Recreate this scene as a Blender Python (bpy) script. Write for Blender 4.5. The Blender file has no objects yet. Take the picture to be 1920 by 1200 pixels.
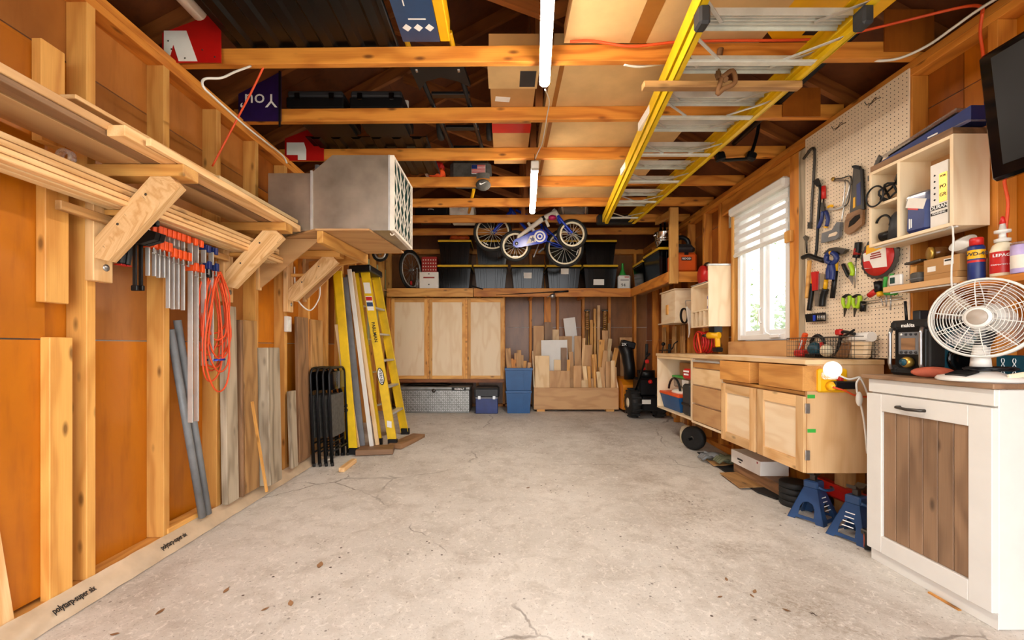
import bpy, bmesh, math, random
from mathutils import Vector as V, Matrix, Euler
random.seed(11)
S = bpy.context.scene
COL = S.collection
PI = math.pi
# ---------------------------------------------------------------- camera
F, CX, CY, H = 800.0, 945.0, 650.0, 1.1          # focal length in pixels of a 1920x1200 frame, vanishing point, eye height
cd = bpy.data.cameras.new('camera'); cam = bpy.data.objects.new('camera', cd); COL.objects.link(cam)
cd.sensor_fit = 'HORIZONTAL'; cd.sensor_width = 36.0; cd.lens = 15.0
cd.shift_x = (960 - CX) / 1920; cd.shift_y = (CY - 600) / 1920
cam.location = (0, 0, H); cam.rotation_euler = (PI / 2, 0, 0); S.camera = cam
cd.clip_start = 0.05
# ---------------------------------------------------------------- sky, exposure
wd = bpy.data.worlds.new('overcast_sky'); S.world = wd; wd.use_nodes = True
bg = wd.node_tree.nodes['Background']; bg.inputs[0].default_value = (0.97, 0.98, 1.0, 1); bg.inputs[1].default_value = 2.2
S.view_settings.view_transform = 'Standard'; S.view_settings.look = 'None'
S.view_settings.gamma = 1.0; S.view_settings.use_curve_mapping = False
S.view_settings.exposure = 1.55
TUBE_POWER = 40.0


def P(px, py, Y):
    return V(((px - CX) / F * Y, Y, H + (CY - py) / F * Y))


def PX(px, py, X):
    return P(px, py, F * X / (px - CX))


def PZ(px, py, z=0.0):
    return P(px, py, F * (H - z) / (py - CY))


def zf(Y):                                        # the slab rises a little towards the back wall
    t = min(max((Y - 4.0) / 2.5, 0), 1)
    return 0.12 * t * t * (3 - 2 * t)


# ---------------------------------------------------------------- materials
def lin(h):
    if isinstance(h, str):
        h = h.lstrip('#'); c = [int(h[i:i + 2], 16) / 255 for i in (0, 2, 4)]
        return tuple(((x + .055) / 1.055) ** 2.4 if x > .04045 else x / 12.92 for x in c) + (1,)
    return tuple(h)[:3] + (1,)


def newmat(name):
    m = bpy.data.materials.new(name); m.use_nodes = True
    nt = m.node_tree
    return m, nt, nt.nodes['Principled BSDF']


def N(nt, t, **kw):
    n = nt.nodes.new(t)
    for k, v in kw.items():
        if k.startswith('i_'):
            key = k[2:]
            key = int(key) if key.isdigit() else key
            n.inputs[key].default_value = v
        else:
            setattr(n, k, v)
    return n


def mixc(nt, a, b, fac, mode='MIX'):
    n = nt.nodes.new('ShaderNodeMix'); n.data_type = 'RGBA'; n.blend_type = mode
    for s, x in ((0, fac), (6, a), (7, b)):
        if isinstance(x, bpy.types.NodeSocket):
            nt.links.new(x, n.inputs[s])
        else:
            n.inputs[s].default_value = x
    return n.outputs[2]


def mth(nt, op, a, b=None, c=None):
    n = nt.nodes.new('ShaderNodeMath'); n.operation = op
    for i, x in enumerate((a, b, c)):
        if x is None:
            continue
        if isinstance(x, bpy.types.NodeSocket):
            nt.links.new(x, n.inputs[i])
        else:
            n.inputs[i].default_value = x
    return n.outputs[0]


def rng(nt, x, a, b, c=0.0, d=1.0):
    n = nt.nodes.new('ShaderNodeMapRange'); nt.links.new(x, n.inputs[0])
    for i, v in enumerate((a, b, c, d)):
        n.inputs[i + 1].default_value = v
    return n.outputs[0]


def noise(nt, vec, scale, detail=3, rough=.55, dist=0):
    n = N(nt, 'ShaderNodeTexNoise', i_Scale=scale, i_Detail=detail, i_Roughness=rough, i_Distortion=dist)
    if vec is not None:
        nt.links.new(vec, n.inputs['Vector'])
    return n.outputs[0]


def vmul(nt, vec, s):
    n = nt.nodes.new('ShaderNodeVectorMath'); n.operation = 'MULTIPLY'
    nt.links.new(vec, n.inputs[0]); n.inputs[1].default_value = s
    return n.outputs[0]


def bump(nt, bsdf, h, strength=.2, dist=.01):
    n = N(nt, 'ShaderNodeBump', i_Strength=strength, i_Distance=dist)
    nt.links.new(h, n.inputs['Height']); nt.links.new(n.outputs[0], bsdf.inputs['Normal'])


def plain(name, col, rough=.5, metal=0.0, var=.12, scale=9, emit=0, alpha=1, trans=0, coat=0, bmp=0, spec=.5):
    m, nt, b = newmat(name)
    c = lin(col)
    tc = N(nt, 'ShaderNodeTexCoord')
    nz = noise(nt, tc.outputs['Object'], scale, 4)
    dark = tuple(x * (1 - 2 * var) for x in c[:3]) + (1,)
    lite = tuple(min(1, x * (1 + var)) for x in c[:3]) + (1,)
    out = mixc(nt, dark, lite, rng(nt, nz, .3, .7))
    nt.links.new(out, b.inputs['Base Color'])
    b.inputs['Roughness'].default_value = rough; b.inputs['Metallic'].default_value = metal
    b.inputs['Alpha'].default_value = alpha; b.inputs['Transmission Weight'].default_value = trans
    b.inputs['Coat Weight'].default_value = coat; b.inputs['Specular IOR Level'].default_value = spec
    if emit:
        b.inputs['Emission Color'].default_value = c; b.inputs['Emission Strength'].default_value = emit
    if bmp:
        bump(nt, b, noise(nt, tc.outputs['Object'], 60, 3), bmp, .004)
    return m


def wood(name, light, dark, knot=1.0, ring=1.0, rough=.55, var=.22, fine=.5):
    """sawn board; the 'gc' attribute runs along the board first, then across it"""
    m, nt, b = newmat(name)
    at = N(nt, 'ShaderNodeAttribute', attribute_name='gc')
    g = at.outputs['Vector']
    w = noise(nt, vmul(nt, g, (1.3, 5, 5)), 1.0, 2)
    sep = N(nt, 'ShaderNodeSeparateXYZ'); nt.links.new(g, sep.inputs[0])
    oi = N(nt, 'ShaderNodeObjectInfo')
    a = mth(nt, 'SINE', mth(nt, 'MULTIPLY', sep.outputs[1], 9.0))
    rad = mth(nt, 'ADD', mth(nt, 'MULTIPLY', sep.outputs[1], 60.0 * ring), mth(nt, 'MULTIPLY', sep.outputs[2], 47.0 * ring))
    ph = mth(nt, 'ADD', rad, mth(nt, 'ADD', mth(nt, 'MULTIPLY', w, 26.0), a))
    rg = mth(nt, 'POWER', mth(nt, 'ADD', mth(nt, 'MULTIPLY', mth(nt, 'SINE', ph), .5), .5), 2.2)
    fn = noise(nt, vmul(nt, g, (5, 160, 160)), 1.0, 3)
    blot = noise(nt, vmul(nt, g, (1.6, 4, 4)), 1.0, 3)
    fac = mth(nt, 'ADD', mth(nt, 'MULTIPLY', rg, .42), mth(nt, 'MULTIPLY', fn, fine))
    fac = mth(nt, 'ADD', fac, mth(nt, 'MULTIPLY', mth(nt, 'SUBTRACT', blot, .5), .7))
    col = mixc(nt, lin(light), lin(dark), rng(nt, fac, .12, .95))
    if knot:
        vo = N(nt, 'ShaderNodeTexVoronoi', i_Scale=1.0)
        nt.links.new(vmul(nt, g, (4.2, 11, 11)), vo.inputs['Vector'])
        k = rng(nt, vo.outputs['Distance'], .06, .17, .85 * knot, 0)
        kd = tuple(x * .28 for x in lin(dark)[:3]) + (1,)
        col = mixc(nt, col, kd, k)
    val = rng(nt, oi.outputs['Random'], 0, 1, 1 - var, 1 + var * .5)
    hs = N(nt, 'ShaderNodeHueSaturation'); nt.links.new(val, hs.inputs['Value']); nt.links.new(col, hs.inputs['Color'])
    nt.links.new(hs.outputs[0], b.inputs['Base Color'])
    b.inputs['Roughness'].default_value = rough
    bump(nt, b, fac, .12, .004)
    return m


def sheet(name, c1, c2, c3, rough=.35, scale=2.0):
    """stained hardboard: blotches, runs, scuffs"""
    m, nt, b = newmat(name)
    tc = N(nt, 'ShaderNodeTexCoord'); o = tc.outputs['Object']
    n1 = noise(nt, vmul(nt, o, (1, 1, .6)), scale, 5, .6, .4)
    n2 = noise(nt, vmul(nt, o, (9, 9, 1.2)), 2.5, 4)
    oi = N(nt, 'ShaderNodeObjectInfo')
    col = mixc(nt, lin(c1), lin(c2), rng(nt, n1, .32, .68))
    col = mixc(nt, col, lin(c3), rng(nt, n2, .5, .85, 0, .7))
    sc = noise(nt, vmul(nt, o, (3, 3, 7)), 9.0, 6, .7, 1.2)
    col = mixc(nt, col, lin('#e8c9a0'), rng(nt, sc, .73, .78, 0, .5))
    hs = N(nt, 'ShaderNodeHueSaturation'); nt.links.new(rng(nt, oi.outputs['Random'], 0, 1, .86, 1.1), hs.inputs['Value']); nt.links.new(col, hs.inputs['Color'])
    nt.links.new(hs.outputs[0], b.inputs['Base Color'])
    b.inputs['Roughness'].default_value = rough
    return m


def concrete(name):
    m, nt, b = newmat(name)
    tc = N(nt, 'ShaderNodeTexCoord'); o = tc.outputs['Object']
    n1 = noise(nt, o, .9, 5, .6)
    n2 = noise(nt, o, 6, 6, .65, .6)
    n3 = noise(nt, o, 70, 4, .7)
    n4 = noise(nt, vmul(nt, o, (1, .6, 1)), 1.4, 5, .6, .3)
    n5 = noise(nt, vmul(nt, o, (26, 60, 1)), 1, 4, .6, 2.0)
    col = mixc(nt, lin('#c3bdb3'), lin('#dcd7ce'), rng(nt, n1, .35, .65))
    col = mixc(nt, col, lin('#978a79'), rng(nt, n2, .48, .72, 0, .45))
    col = mixc(nt, col, lin('#877662'), rng(nt, n4, .54, .76, 0, .5))
    col = mixc(nt, col, lin('#e6dfd6'), rng(nt, n5, .56, .72, 0, .5))
    col = mixc(nt, col, lin('#6b5c4c'), rng(nt, n3, .58, .70, 0, .6))
    n6 = noise(nt, vmul(nt, o, (1, .8, 1)), 24, 5, .75, 1.5)
    col = mixc(nt, col, lin('#efe9e0'), rng(nt, n6, .54, .68, 0, .7))
    n7 = noise(nt, o, 140, 2, .6)
    col = mixc(nt, col, lin('#554739'), rng(nt, n7, .66, .74, 0, .7))
    sx = N(nt, 'ShaderNodeSeparateXYZ'); nt.links.new(o, sx.inputs[0])
    trk = rng(nt, mth(nt, 'ABSOLUTE', mth(nt, 'SUBTRACT', sx.outputs[0], 1.25)), .05, .55, 1, 0)      # old oil and tyre marks
    trk = mth(nt, 'MULTIPLY', trk, rng(nt, noise(nt, o, 2.6, 8, .72, .5), .42, .62))
    trk = mth(nt, 'MULTIPLY', trk, rng(nt, noise(nt, o, 38, 4, .7, 1.0), .36, .6))
    col = mixc(nt, col, lin('#7c6850'), mth(nt, 'MULTIPLY', trk, .6))
    v2 = N(nt, 'ShaderNodeTexVoronoi', i_Scale=9.0); nt.links.new(o, v2.inputs['Vector'])
    drip = mth(nt, 'MULTIPLY', rng(nt, v2.outputs['Distance'], .10, .15, 1, 0), rng(nt, mth(nt, 'MULTIPLY', trk, noise(nt, o, 3.1, 2)), .25, .4))
    col = mixc(nt, col, lin('#3d3026'), drip)
    vo = N(nt, 'ShaderNodeTexVoronoi', i_Scale=17.0); nt.links.new(o, vo.inputs['Vector'])
    dots = mth(nt, 'MULTIPLY', rng(nt, vo.outputs['Distance'], .08, .13, 1, 0), rng(nt, noise(nt, o, 1.7, 2), .47, .6))
    col = mixc(nt, col, lin('#4a3c30'), dots)
    vc = N(nt, 'ShaderNodeTexVoronoi', i_Scale=.42, feature='DISTANCE_TO_EDGE')
    wv = nt.nodes.new('ShaderNodeVectorMath'); wv.operation = 'ADD'; nt.links.new(o, wv.inputs[0])
    nn = N(nt, 'ShaderNodeTexNoise', i_Scale=3.0, i_Detail=4); nt.links.new(o, nn.inputs['Vector'])
    nt.links.new(vmul(nt, nn.outputs['Color'], (.3, .3, 0)), wv.inputs[1]); nt.links.new(wv.outputs[0], vc.inputs['Vector'])
    crack = mth(nt, 'MULTIPLY', rng(nt, vc.outputs['Distance'], .0012, .0032, .6, 0), rng(nt, noise(nt, o, 1.1, 3), .48, .56))
    col = mixc(nt, col, lin('#5d5044'), crack)
    nt.links.new(col, b.inputs['Base Color'])
    b.inputs['Roughness'].default_value = .72
    bump(nt, b, mth(nt, 'ADD', n5, n3), .18, .003)
    return m


M = {}
M['pine'] = wood('pine_stud', '#e8ae5c', '#bf7c32')
M['pine_pale'] = wood('pale_new_pine', '#eec690', '#cc9555', knot=.7)
M['joist'] = wood('amber_pine_joist', '#e2953a', '#a85812', knot=1.0, ring=.8)
M['rafter'] = wood('brown_rafter', '#a3602a', '#693610', knot=.6)
M['trim'] = wood('clear_trim', '#f0d2a0', '#cfa468', knot=0, fine=.3, var=.3)
M['grey_wood'] = wood('weathered_grey_board', '#c2b299', '#75654f', knot=.5)
M['tan_wood'] = wood('aged_tan_board', '#c99a60', '#83592f', knot=.8)
M['brown_board'] = wood('dark_brown_board', '#9a7350', '#63452c', knot=.3)
M['ply'] = wood('birch_ply', '#edcd9d', '#d2a469', knot=0, ring=.25, fine=.35, var=.12)
M['ply_dark'] = wood('tan_ply', '#d4a671', '#b58351', knot=0, ring=.25, fine=.35, var=.15)
M['ply_mid'] = wood('mid_ply', '#dcb484', '#c4945f', knot=0, ring=.25, fine=.3, var=.1)
M['maple'] = wood('pale_maple_ply', '#f3ddba', '#e3c294', knot=0, ring=.2, fine=.25, var=.08)
M['amber_front'] = wood('amber_drawer_front', '#dfa155', '#a9682a', knot=0, ring=.45)
M['greybrown'] = wood('greybrown_slat', '#9b7a5c', '#6d523c', knot=.9, ring=.4, var=.12)
M['hard_orange'] = sheet('orange_hardboard', '#cc7a12', '#b0620a', '#924c08')
M['hard_brown'] = sheet('brown_hardboard', '#a65c1b', '#7c400e', '#64300a')
M['hard_tan'] = sheet('tan_hardboard', '#b47436', '#965a26', '#804a18')
M['hard_back'] = sheet('dull_brown_board', '#96643a', '#764a26', '#5e3a1e')
M['roof'] = sheet('roof_sheathing', '#7c4216', '#5e2e0e', '#4a240c', .6)
M['concrete'] = concrete('concrete_slab')
M['white_paint'] = plain('white_paint', '#dedbd4', .35, var=.02)
M['white_plastic'] = plain('white_plastic', '#e0ddd6', .35, var=.02)
M['vinyl'] = plain('white_vinyl', '#f2f3f3', .3, var=.01)
M['black'] = plain('black_plastic', '#0e0f12', .4, var=.2, spec=.35)
M['tote_black'] = plain('tote_black', '#060708', .16, var=.15, spec=.3)
M['gloss_black'] = plain('gloss_black', '#08080a', .08, var=.1)
M['rubber'] = plain('black_rubber', '#141312', .7, var=.25, scale=40)
M['dark_grey'] = plain('dark_grey_plastic', '#2a2c30', .5)
M['grey'] = plain('grey_plastic', '#74767a', .5)
M['pipe_grey'] = plain('grey_pvc', '#7b7e80', .45)
M['steel'] = plain('brushed_steel', '#b9babb', .3, .9, var=.1, scale=30)
M['dark_steel'] = plain('dark_steel', '#56524e', .4, .85)
M['alu'] = plain('aluminium', '#d2d3d1', .38, .6, var=.08)
M['ladder_alu'] = plain('ladder_aluminium', '#d9d9cf', .42, .35, var=.08)
M['galv'] = plain('galvanised_sheet', '#b3a898', .36, .7, var=.2, scale=3)
M['chrome'] = plain('polished_steel', '#d8d8d6', .12, 1.0, var=.03)
M['yellow'] = plain('ladder_yellow', '#e8bf12', .4, var=.08)
M['yellow_lid'] = plain('lid_yellow', '#e2b422', .42, var=.06)
M['tool_yellow'] = plain('tool_yellow', '#f2b50e', .4, var=.05)
M['orange'] = plain('clamp_orange', '#e8531a', .42, var=.08)
M['cord_orange'] = plain('cord_orange', '#e2501e', .5, var=.06)
M['vac_orange'] = plain('vac_orange', '#dd5a18', .38, var=.05)
M['red'] = plain('red_plastic', '#c8201c', .38, var=.06)
M['sign_red'] = plain('sign_red', '#bd1411', .35, var=.05)
M['purple'] = plain('sign_purple', '#2b1650', .35, var=.3, scale=4)
M['blue'] = plain('bright_blue', '#1d3fbb', .25, var=.05)
M['navy'] = plain('navy_metal', '#27466f', .35, var=.1)
M['clamp_blue'] = plain('clamp_blue', '#1c2f70', .4)
M['bin_blue'] = plain('bin_blue', '#12528c', .4, var=.06)
M['box_blue'] = plain('tool_box_blue', '#172f72', .4)
M['teal'] = plain('radio_teal', '#0c4a5c', .42, var=.08)
M['green'] = plain('leaf_green', '#39a83f', .45)
M['lime'] = plain('lime_green', '#a8cf1e', .4, var=.05)
M['mint'] = plain('mint_board', '#b5c7a4', .7, var=.06)
M['card'] = plain('cardboard', '#b98a53', .8, var=.08, scale=5)
M['card_pale'] = plain('pale_cardboard', '#d3ad75', .8, var=.07, scale=5)
M['tape'] = plain('brown_tape', '#9a6226', .3, var=.06)
M['paper'] = plain('white_paper', '#ebe7df', .7, var=.03)
M['ink'] = plain('black_ink', '#111111', .6, var=.05)
M['cream'] = plain('cream_plastic', '#ece0c2', .4, var=.04)
M['fabric_grey'] = plain('grey_fabric', '#54514c', .9, var=.15, scale=25)
M['brown_strap'] = plain('brown_strap', '#7d5530', .8, var=.1)
M['rust'] = plain('terracotta', '#b5573a', .8, var=.18, scale=14, bmp=.4)
M['film'] = plain('milky_film', '#d8bf9f', .3, var=.12, scale=6, alpha=.82)
M['clear'] = plain('clear_plastic', '#f2f2f2', .08, var=.02, trans=.85, alpha=.6)
M['glass'] = plain('window_glass', '#ffffff', .02, var=0, trans=1, alpha=.25)
M['amber_glass'] = plain('amber_jar', '#8a5a2a', .1, trans=.6)
M['blind'] = plain('blind_cloth', '#eceae6', .8, var=.02, alpha=.9)
M['sheer'] = plain('sheer_cloth', '#f4f3f0', .8, var=.02, alpha=.45)
M['gold'] = plain('gold_lid', '#c9a24c', .3, .7)
M['lavender'] = plain('lavender_label', '#b9a7d6', .4, var=.1, scale=12)
M['tube_on'] = plain('lit_tube', '#fff3e2', .4, var=0, emit=TUBE_POWER)
M['night_glow'] = plain('lit_lens', '#fffdf6', .4, var=0, emit=.25)
M['liner'] = plain('liner_black', '#050506', .35, var=.2, spec=.3)
M['tread_plate'] = plain('tread_plate', '#8f8f8b', .4, .6, var=.15)
M['taupe'] = plain('taupe_disc', '#a89a8c', .4, var=.08)
M['leaf'] = plain('leaves', '#5f8030', .6, var=.25, scale=20)
M['grass'] = plain('lawn', '#8a9a5c', .9, var=.2)
M['siding'] = plain('pale_siding', '#e6e6e2', .7, var=.03)
M['fiber_white'] = plain('white_fiber', '#e6ddd0', .8, var=.08)
M['filter_teal'] = plain('pleat_dark_teal', '#20443e', .8, var=.2)
M['khaki'] = plain('khaki_glove', '#6c6d52', .85, var=.15)
M['foam_red'] = plain('dark_red_hose', '#9c1f18', .4)
M['pegboard'] = plain('cream_pegboard', '#ecd8bd', .55, var=.03)
M['hole'] = plain('hole_black', '#1a120c', .9, var=.1)
M['snow_orange'] = plain('snow_blower_orange', '#d98314', .35)
M['pink'] = plain('pink_bell', '#b81a5b', .35)
M['white_ink'] = plain('white_ink', '#f4f4f2', .5, var=.02)


# ---------------------------------------------------------------- mesh builder
class MB:
    def __init__(s):
        s.v = []; s.f = []; s.g = []; s.sm = []

    def add(s, vs, fs, smooth=False, g=None):
        o = len(s.v)
        s.v += [V(x) for x in vs]
        s.f += [tuple(i + o for i in f) for f in fs]
        s.sm += [smooth] * len(fs)
        if g is None:
            r = V((random.random() * 40, random.random() * 40, random.random() * 40))
            g = [V(x) + r for x in vs]
        s.g += list(g)
        return s

    def box(s, c, d, R=None, b=0.0):
        """centre, size, optional rotation matrix, chamfer"""
        c = V(c); hx, hy, hz = [max(abs(x), 1e-4) / 2 for x in d]
        b = min(b, hx * .8, hy * .8, hz * .8)
        vs = []; fs = []
        if b <= 0:
            vs = [V((sx * hx, sy * hy, sz * hz)) for sx in (-1, 1) for sy in (-1, 1) for sz in (-1, 1)]
            fs = [(0, 1, 3, 2), (4, 6, 7, 5), (0, 4, 5, 1), (2, 3, 7, 6), (0, 2, 6, 4), (1, 5, 7, 3)]
        else:
            idx = {}
            for sx in (-1, 1):
                for sy in (-1, 1):
                    for sz in (-1, 1):
                        for k in range(3):
                            q = [hx - b, hy - b, hz - b]; q[k] = (hx, hy, hz)[k]
                            idx[(sx, sy, sz, k)] = len(vs)
                            vs.append(V((sx * q[0], sy * q[1], sz * q[2])))
            for sg in (-1, 1):
                fs.append([idx[(sg, a, c2, 0)] for a, c2 in ((-1, -1), (1, -1), (1, 1), (-1, 1))])
                fs.append([idx[(a, sg, c2, 1)] for a, c2 in ((-1, -1), (1, -1), (1, 1), (-1, 1))])
                fs.append([idx[(a, c2, sg, 2)] for a, c2 in ((-1, -1), (1, -1), (1, 1), (-1, 1))])
            for a in (-1, 1):
                for c2 in (-1, 1):
                    fs.append([idx[(a, c2, -1, 0)], idx[(a, c2, 1, 0)], idx[(a, c2, 1, 1)], idx[(a, c2, -1, 1)]])
                    fs.append([idx[(a, -1, c2, 0)], idx[(a, 1, c2, 0)], idx[(a, 1, c2, 2)], idx[(a, -1, c2, 2)]])
                    fs.append([idx[(-1, a, c2, 1)], idx[(1, a, c2, 1)], idx[(1, a, c2, 2)], idx[(-1, a, c2, 2)]])
                    for e in (-1, 1):
                        fs.append([idx[(a, c2, e, 0)], idx[(a, c2, e, 1)], idx[(a, c2, e, 2)]])
            out = []
            for f in fs:
                n = (vs[f[1]] - vs[f[0]]).cross(vs[f[2]] - vs[f[0]])
                m = sum((vs[i] for i in f), V()) / len(f)
                out.append(tuple(f) if n.dot(m) > 0 else tuple(reversed(f)))
            fs = out
        ax = sorted(range(3), key=lambda i: -d[i])
        r = V((random.random() * 40, random.random() * 40, random.random() * 40))
        g = [V((v[ax[0]], v[ax[1]], v[ax[2]])) + r for v in vs]
        if R is not None:
            R = R.to_3x3(); vs = [R @ v for v in vs]
        return s.add([v + c for v in vs], fs, False, g)

    def bb(s, x0, x1, y0, y1, z0, z1, b=0.0):
        return s.box(((x0 + x1) / 2, (y0 + y1) / 2, (z0 + z1) / 2), (x1 - x0, y1 - y0, z1 - z0), None, b)

    def beam(s, p0, p1, w, h, up=(0, 0, 1), b=0.0):
        """bar from p0 to p1: h along 'up', w across"""
        p0 = V(p0); p1 = V(p1); d = p1 - p0; L = d.length; d.normalize()
        up = V(up); side = up.cross(d)
        if side.length < 1e-5:
            side = V((1, 0, 0)).cross(d)
            if side.length < 1e-5:
                side = V((0, 1, 0)).cross(d)
        side.normalize(); u = d.cross(side).normalized()
        R = Matrix((d, side, u)).transposed()
        return s.box((p0 + p1) / 2, (L, w, h), R, b)

    def tube(s, pts, r, n=8, closed=False, smooth=True):
        pts = [V(p) for p in pts]; m = len(pts)
        rs = r if isinstance(r, (list, tuple)) else [r] * m
        vs = []; fs = []; prev = None
        for i, p in enumerate(pts):
            if closed:
                t = pts[(i + 1) % m] - pts[i - 1]
            else:
                t = pts[min(i + 1, m - 1)] - pts[max(i - 1, 0)]
            t.normalize()
            if prev is None:
                a = V((0, 0, 1)) if abs(t.z) < .9 else V((1, 0, 0))
                u = t.cross(a).normalized()
            else:
                u = (prev - t * prev.dot(t))
                u = u.normalized() if u.length > 1e-6 else t.orthogonal().normalized()
            prev = u; w = t.cross(u)
            for k in range(n):
                an = 2 * PI * k / n
                vs.append(p + (u * math.cos(an) + w * math.sin(an)) * rs[i])
        for i in range(m if closed else m - 1):
            j = (i + 1) % m
            for k in range(n):
                k2 = (k + 1) % n
                fs.append((i * n + k, i * n + k2, j * n + k2, j * n + k))
        s.add(vs, fs, smooth)
        if not closed:
            o = len(s.v) - len(vs)
            s.f += [tuple(range(o + n - 1, o - 1, -1)), tuple(range(o + (m - 1) * n, o + m * n))]; s.sm += [False, False]
        return s

    def lathe(s, prof, c, axis=(0, 0, 1), n=24, smooth=True, arc=2 * PI):
        """prof: (radius, height along axis)"""
        c = V(c); ax = V(axis).normalized(); u = ax.orthogonal().normalized(); w = ax.cross(u)
        vs = []; fs = []
        for r, t in prof:
            for k in range(n):
                an = arc * k / n
                vs.append(c + ax * t + (u * math.cos(an) + w * math.sin(an)) * max(r, 1e-4))
        for i in range(len(prof) - 1):
            for k in range(n):
                k2 = (k + 1) % n
                fs.append((i * n + k, i * n + k2, (i + 1) * n + k2, (i + 1) * n + k))
        if prof[0] != prof[-1]:                    # an open profile is capped, a ring is not
            fs.append(tuple(range(n - 1, -1, -1))); fs.append(tuple(range((len(prof) - 1) * n, len(prof) * n)))
        return s.add(vs, fs, smooth)

    def prism(s, poly, o, u, v, t):
        """flat outline 'poly' in the plane (u, v) at o, thickness t along u x v"""
        o = V(o); u = V(u).normalized(); v = V(v).normalized(); n = u.cross(v).normalized()
        k = len(poly)
        vs = [o + u * a + v * b2 for a, b2 in poly] + [o + u * a + v * b2 + n * t for a, b2 in poly]
        fs = [tuple(range(k - 1, -1, -1)), tuple(range(k, 2 * k))]
        fs += [(i, (i + 1) % k, k + (i + 1) % k, k + i) for i in range(k)]
        r = V((random.random() * 40, random.random() * 40, random.random() * 40))
        xs = [a for a, _ in poly]; ys = [b2 for _, b2 in poly]
        sw = (max(ys) - min(ys)) > (max(xs) - min(xs))
        g = [V(((b2, a) if sw else (a, b2)) + (z,)) + r for z in (0, t) for a, b2 in poly]
        return s.add(vs, fs, False, g)

    def grid(s, fn, nu, nv, smooth=True):
        vs = [fn(i / nu, j / nv) for i in range(nu + 1) for j in range(nv + 1)]
        fs = [(i * (nv + 1) + j, (i + 1) * (nv + 1) + j, (i + 1) * (nv + 1) + j + 1, i * (nv + 1) + j + 1) for i in range(nu) for j in range(nv)]
        return s.add(vs, fs, smooth)

    def ball(s, c, r, n=14, m=8, R=None):
        c = V(c); r = V((r, r, r)) if not hasattr(r, '__len__') else V(r)
        vs = [V((0, 0, -1))]; fs = []
        for j in range(1, m):
            a = -PI / 2 + PI * j / m
            for k in range(n):
                b2 = 2 * PI * k / n
                vs.append(V((math.cos(a) * math.cos(b2), math.cos(a) * math.sin(b2), math.sin(a))))
        vs.append(V((0, 0, 1)))
        for k in range(n):
            fs.append((0, 1 + (k + 1) % n, 1 + k))
            for j in range(m - 2):
                a = 1 + j * n
                fs.append((a + k, a + (k + 1) % n, a + n + (k + 1) % n, a + n + k))
            a = 1 + (m - 2) * n
            fs.append((a + k, a + (k + 1) % n, len(vs) - 1))
        vs = [V((v.x * r.x, v.y * r.y, v.z * r.z)) for v in vs]
        if R is not None:
            vs = [R.to_3x3() @ v for v in vs]
        return s.add([v + c for v in vs], fs, True)


WM = {}


def mesh_from(name, mb, mat, M4=None):
    me = bpy.data.meshes.new(name)
    vs = mb.v if M4 is None else [M4 @ v for v in mb.v]
    me.from_pydata([tuple(v) for v in vs], [], mb.f)
    for p, sm in zip(me.polygons, mb.sm):
        p.use_smooth = sm
    at = me.attributes.new('gc', 'FLOAT_VECTOR', 'POINT')
    at.data.foreach_set('vector', [x for g in mb.g for x in g])
    bm = bmesh.new(); bm.from_mesh(me); bmesh.ops.recalc_face_normals(bm, faces=bm.faces); bm.to_mesh(me); bm.free()
    me.materials.append(M[mat] if isinstance(mat, str) else mat)
    return me


def link(name, me, parent=None, loc=None, M4=None):
    o = bpy.data.objects.new(name, me); COL.objects.link(o)
    if parent is not None:
        o.parent = parent
    if loc is not None:
        o.location = loc
    return o


def part(name, mb, mat, parent, world=True, label=None, kind=None):
    """a part, given in world coordinates (or in its thing's own when world=False)"""
    inv = WM[parent.name].inverted() if world else None
    o = link(name, mesh_from(name, mb, mat, inv), parent)
    WM[o.name] = WM[parent.name].copy()
    if label:
        o['label'] = label
    if kind:
        o['kind'] = kind
    return o


def thing(name, label, cat, loc=(0, 0, 0), rz=0.0, group=None, rot=None):
    o = bpy.data.objects.new(name, None); COL.objects.link(o)
    o.empty_display_size = .05; o.location = loc; o.rotation_euler = rot if rot else (0, 0, rz)
    o['label'] = label; o['category'] = cat
    if group:
        o['group'] = group
    WM[o.name] = Matrix.Translation(V(loc)) @ Euler(o.rotation_euler).to_matrix().to_4x4()
    return o


def solo(name, mb, mat, label, cat, group=None, kind=None):
    lo = [min(v[i] for v in mb.v) for i in range(3)]; hi = [max(v[i] for v in mb.v) for i in range(3)]
    c = V(((lo[0] + hi[0]) / 2, (lo[1] + hi[1]) / 2, lo[2]))
    o = link(name, mesh_from(name, mb, mat, Matrix.Translation(-c)), None, c)
    WM[o.name] = Matrix.Translation(c)
    o['label'] = label; o['category'] = cat
    if group:
        o['group'] = group
    if kind:
        o['kind'] = kind
    return o


def struct(name, mb, mat, parent=None):
    o = link(name, mesh_from(name, mb, mat), parent)
    WM[o.name] = Matrix.Identity(4)
    if parent is None:
        o['kind'] = 'structure'
    return o


def dup(root, loc, rz=None, label=None, group=None):
    def cp(o, par):
        c = o.copy(); COL.objects.link(c); c.parent = par
        for ch in list(o.children):
            cp(ch, c)
        return c
    r = cp(root, None); r.location = loc
    if rz is not None:
        r.rotation_euler = (r.rotation_euler[0], r.rotation_euler[1], rz)
    WM[r.name] = Matrix.Translation(V(loc)) @ Euler(r.rotation_euler).to_matrix().to_4x4()
    if label:
        r['label'] = label
    if group:
        r['group'] = group
    return r


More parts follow.
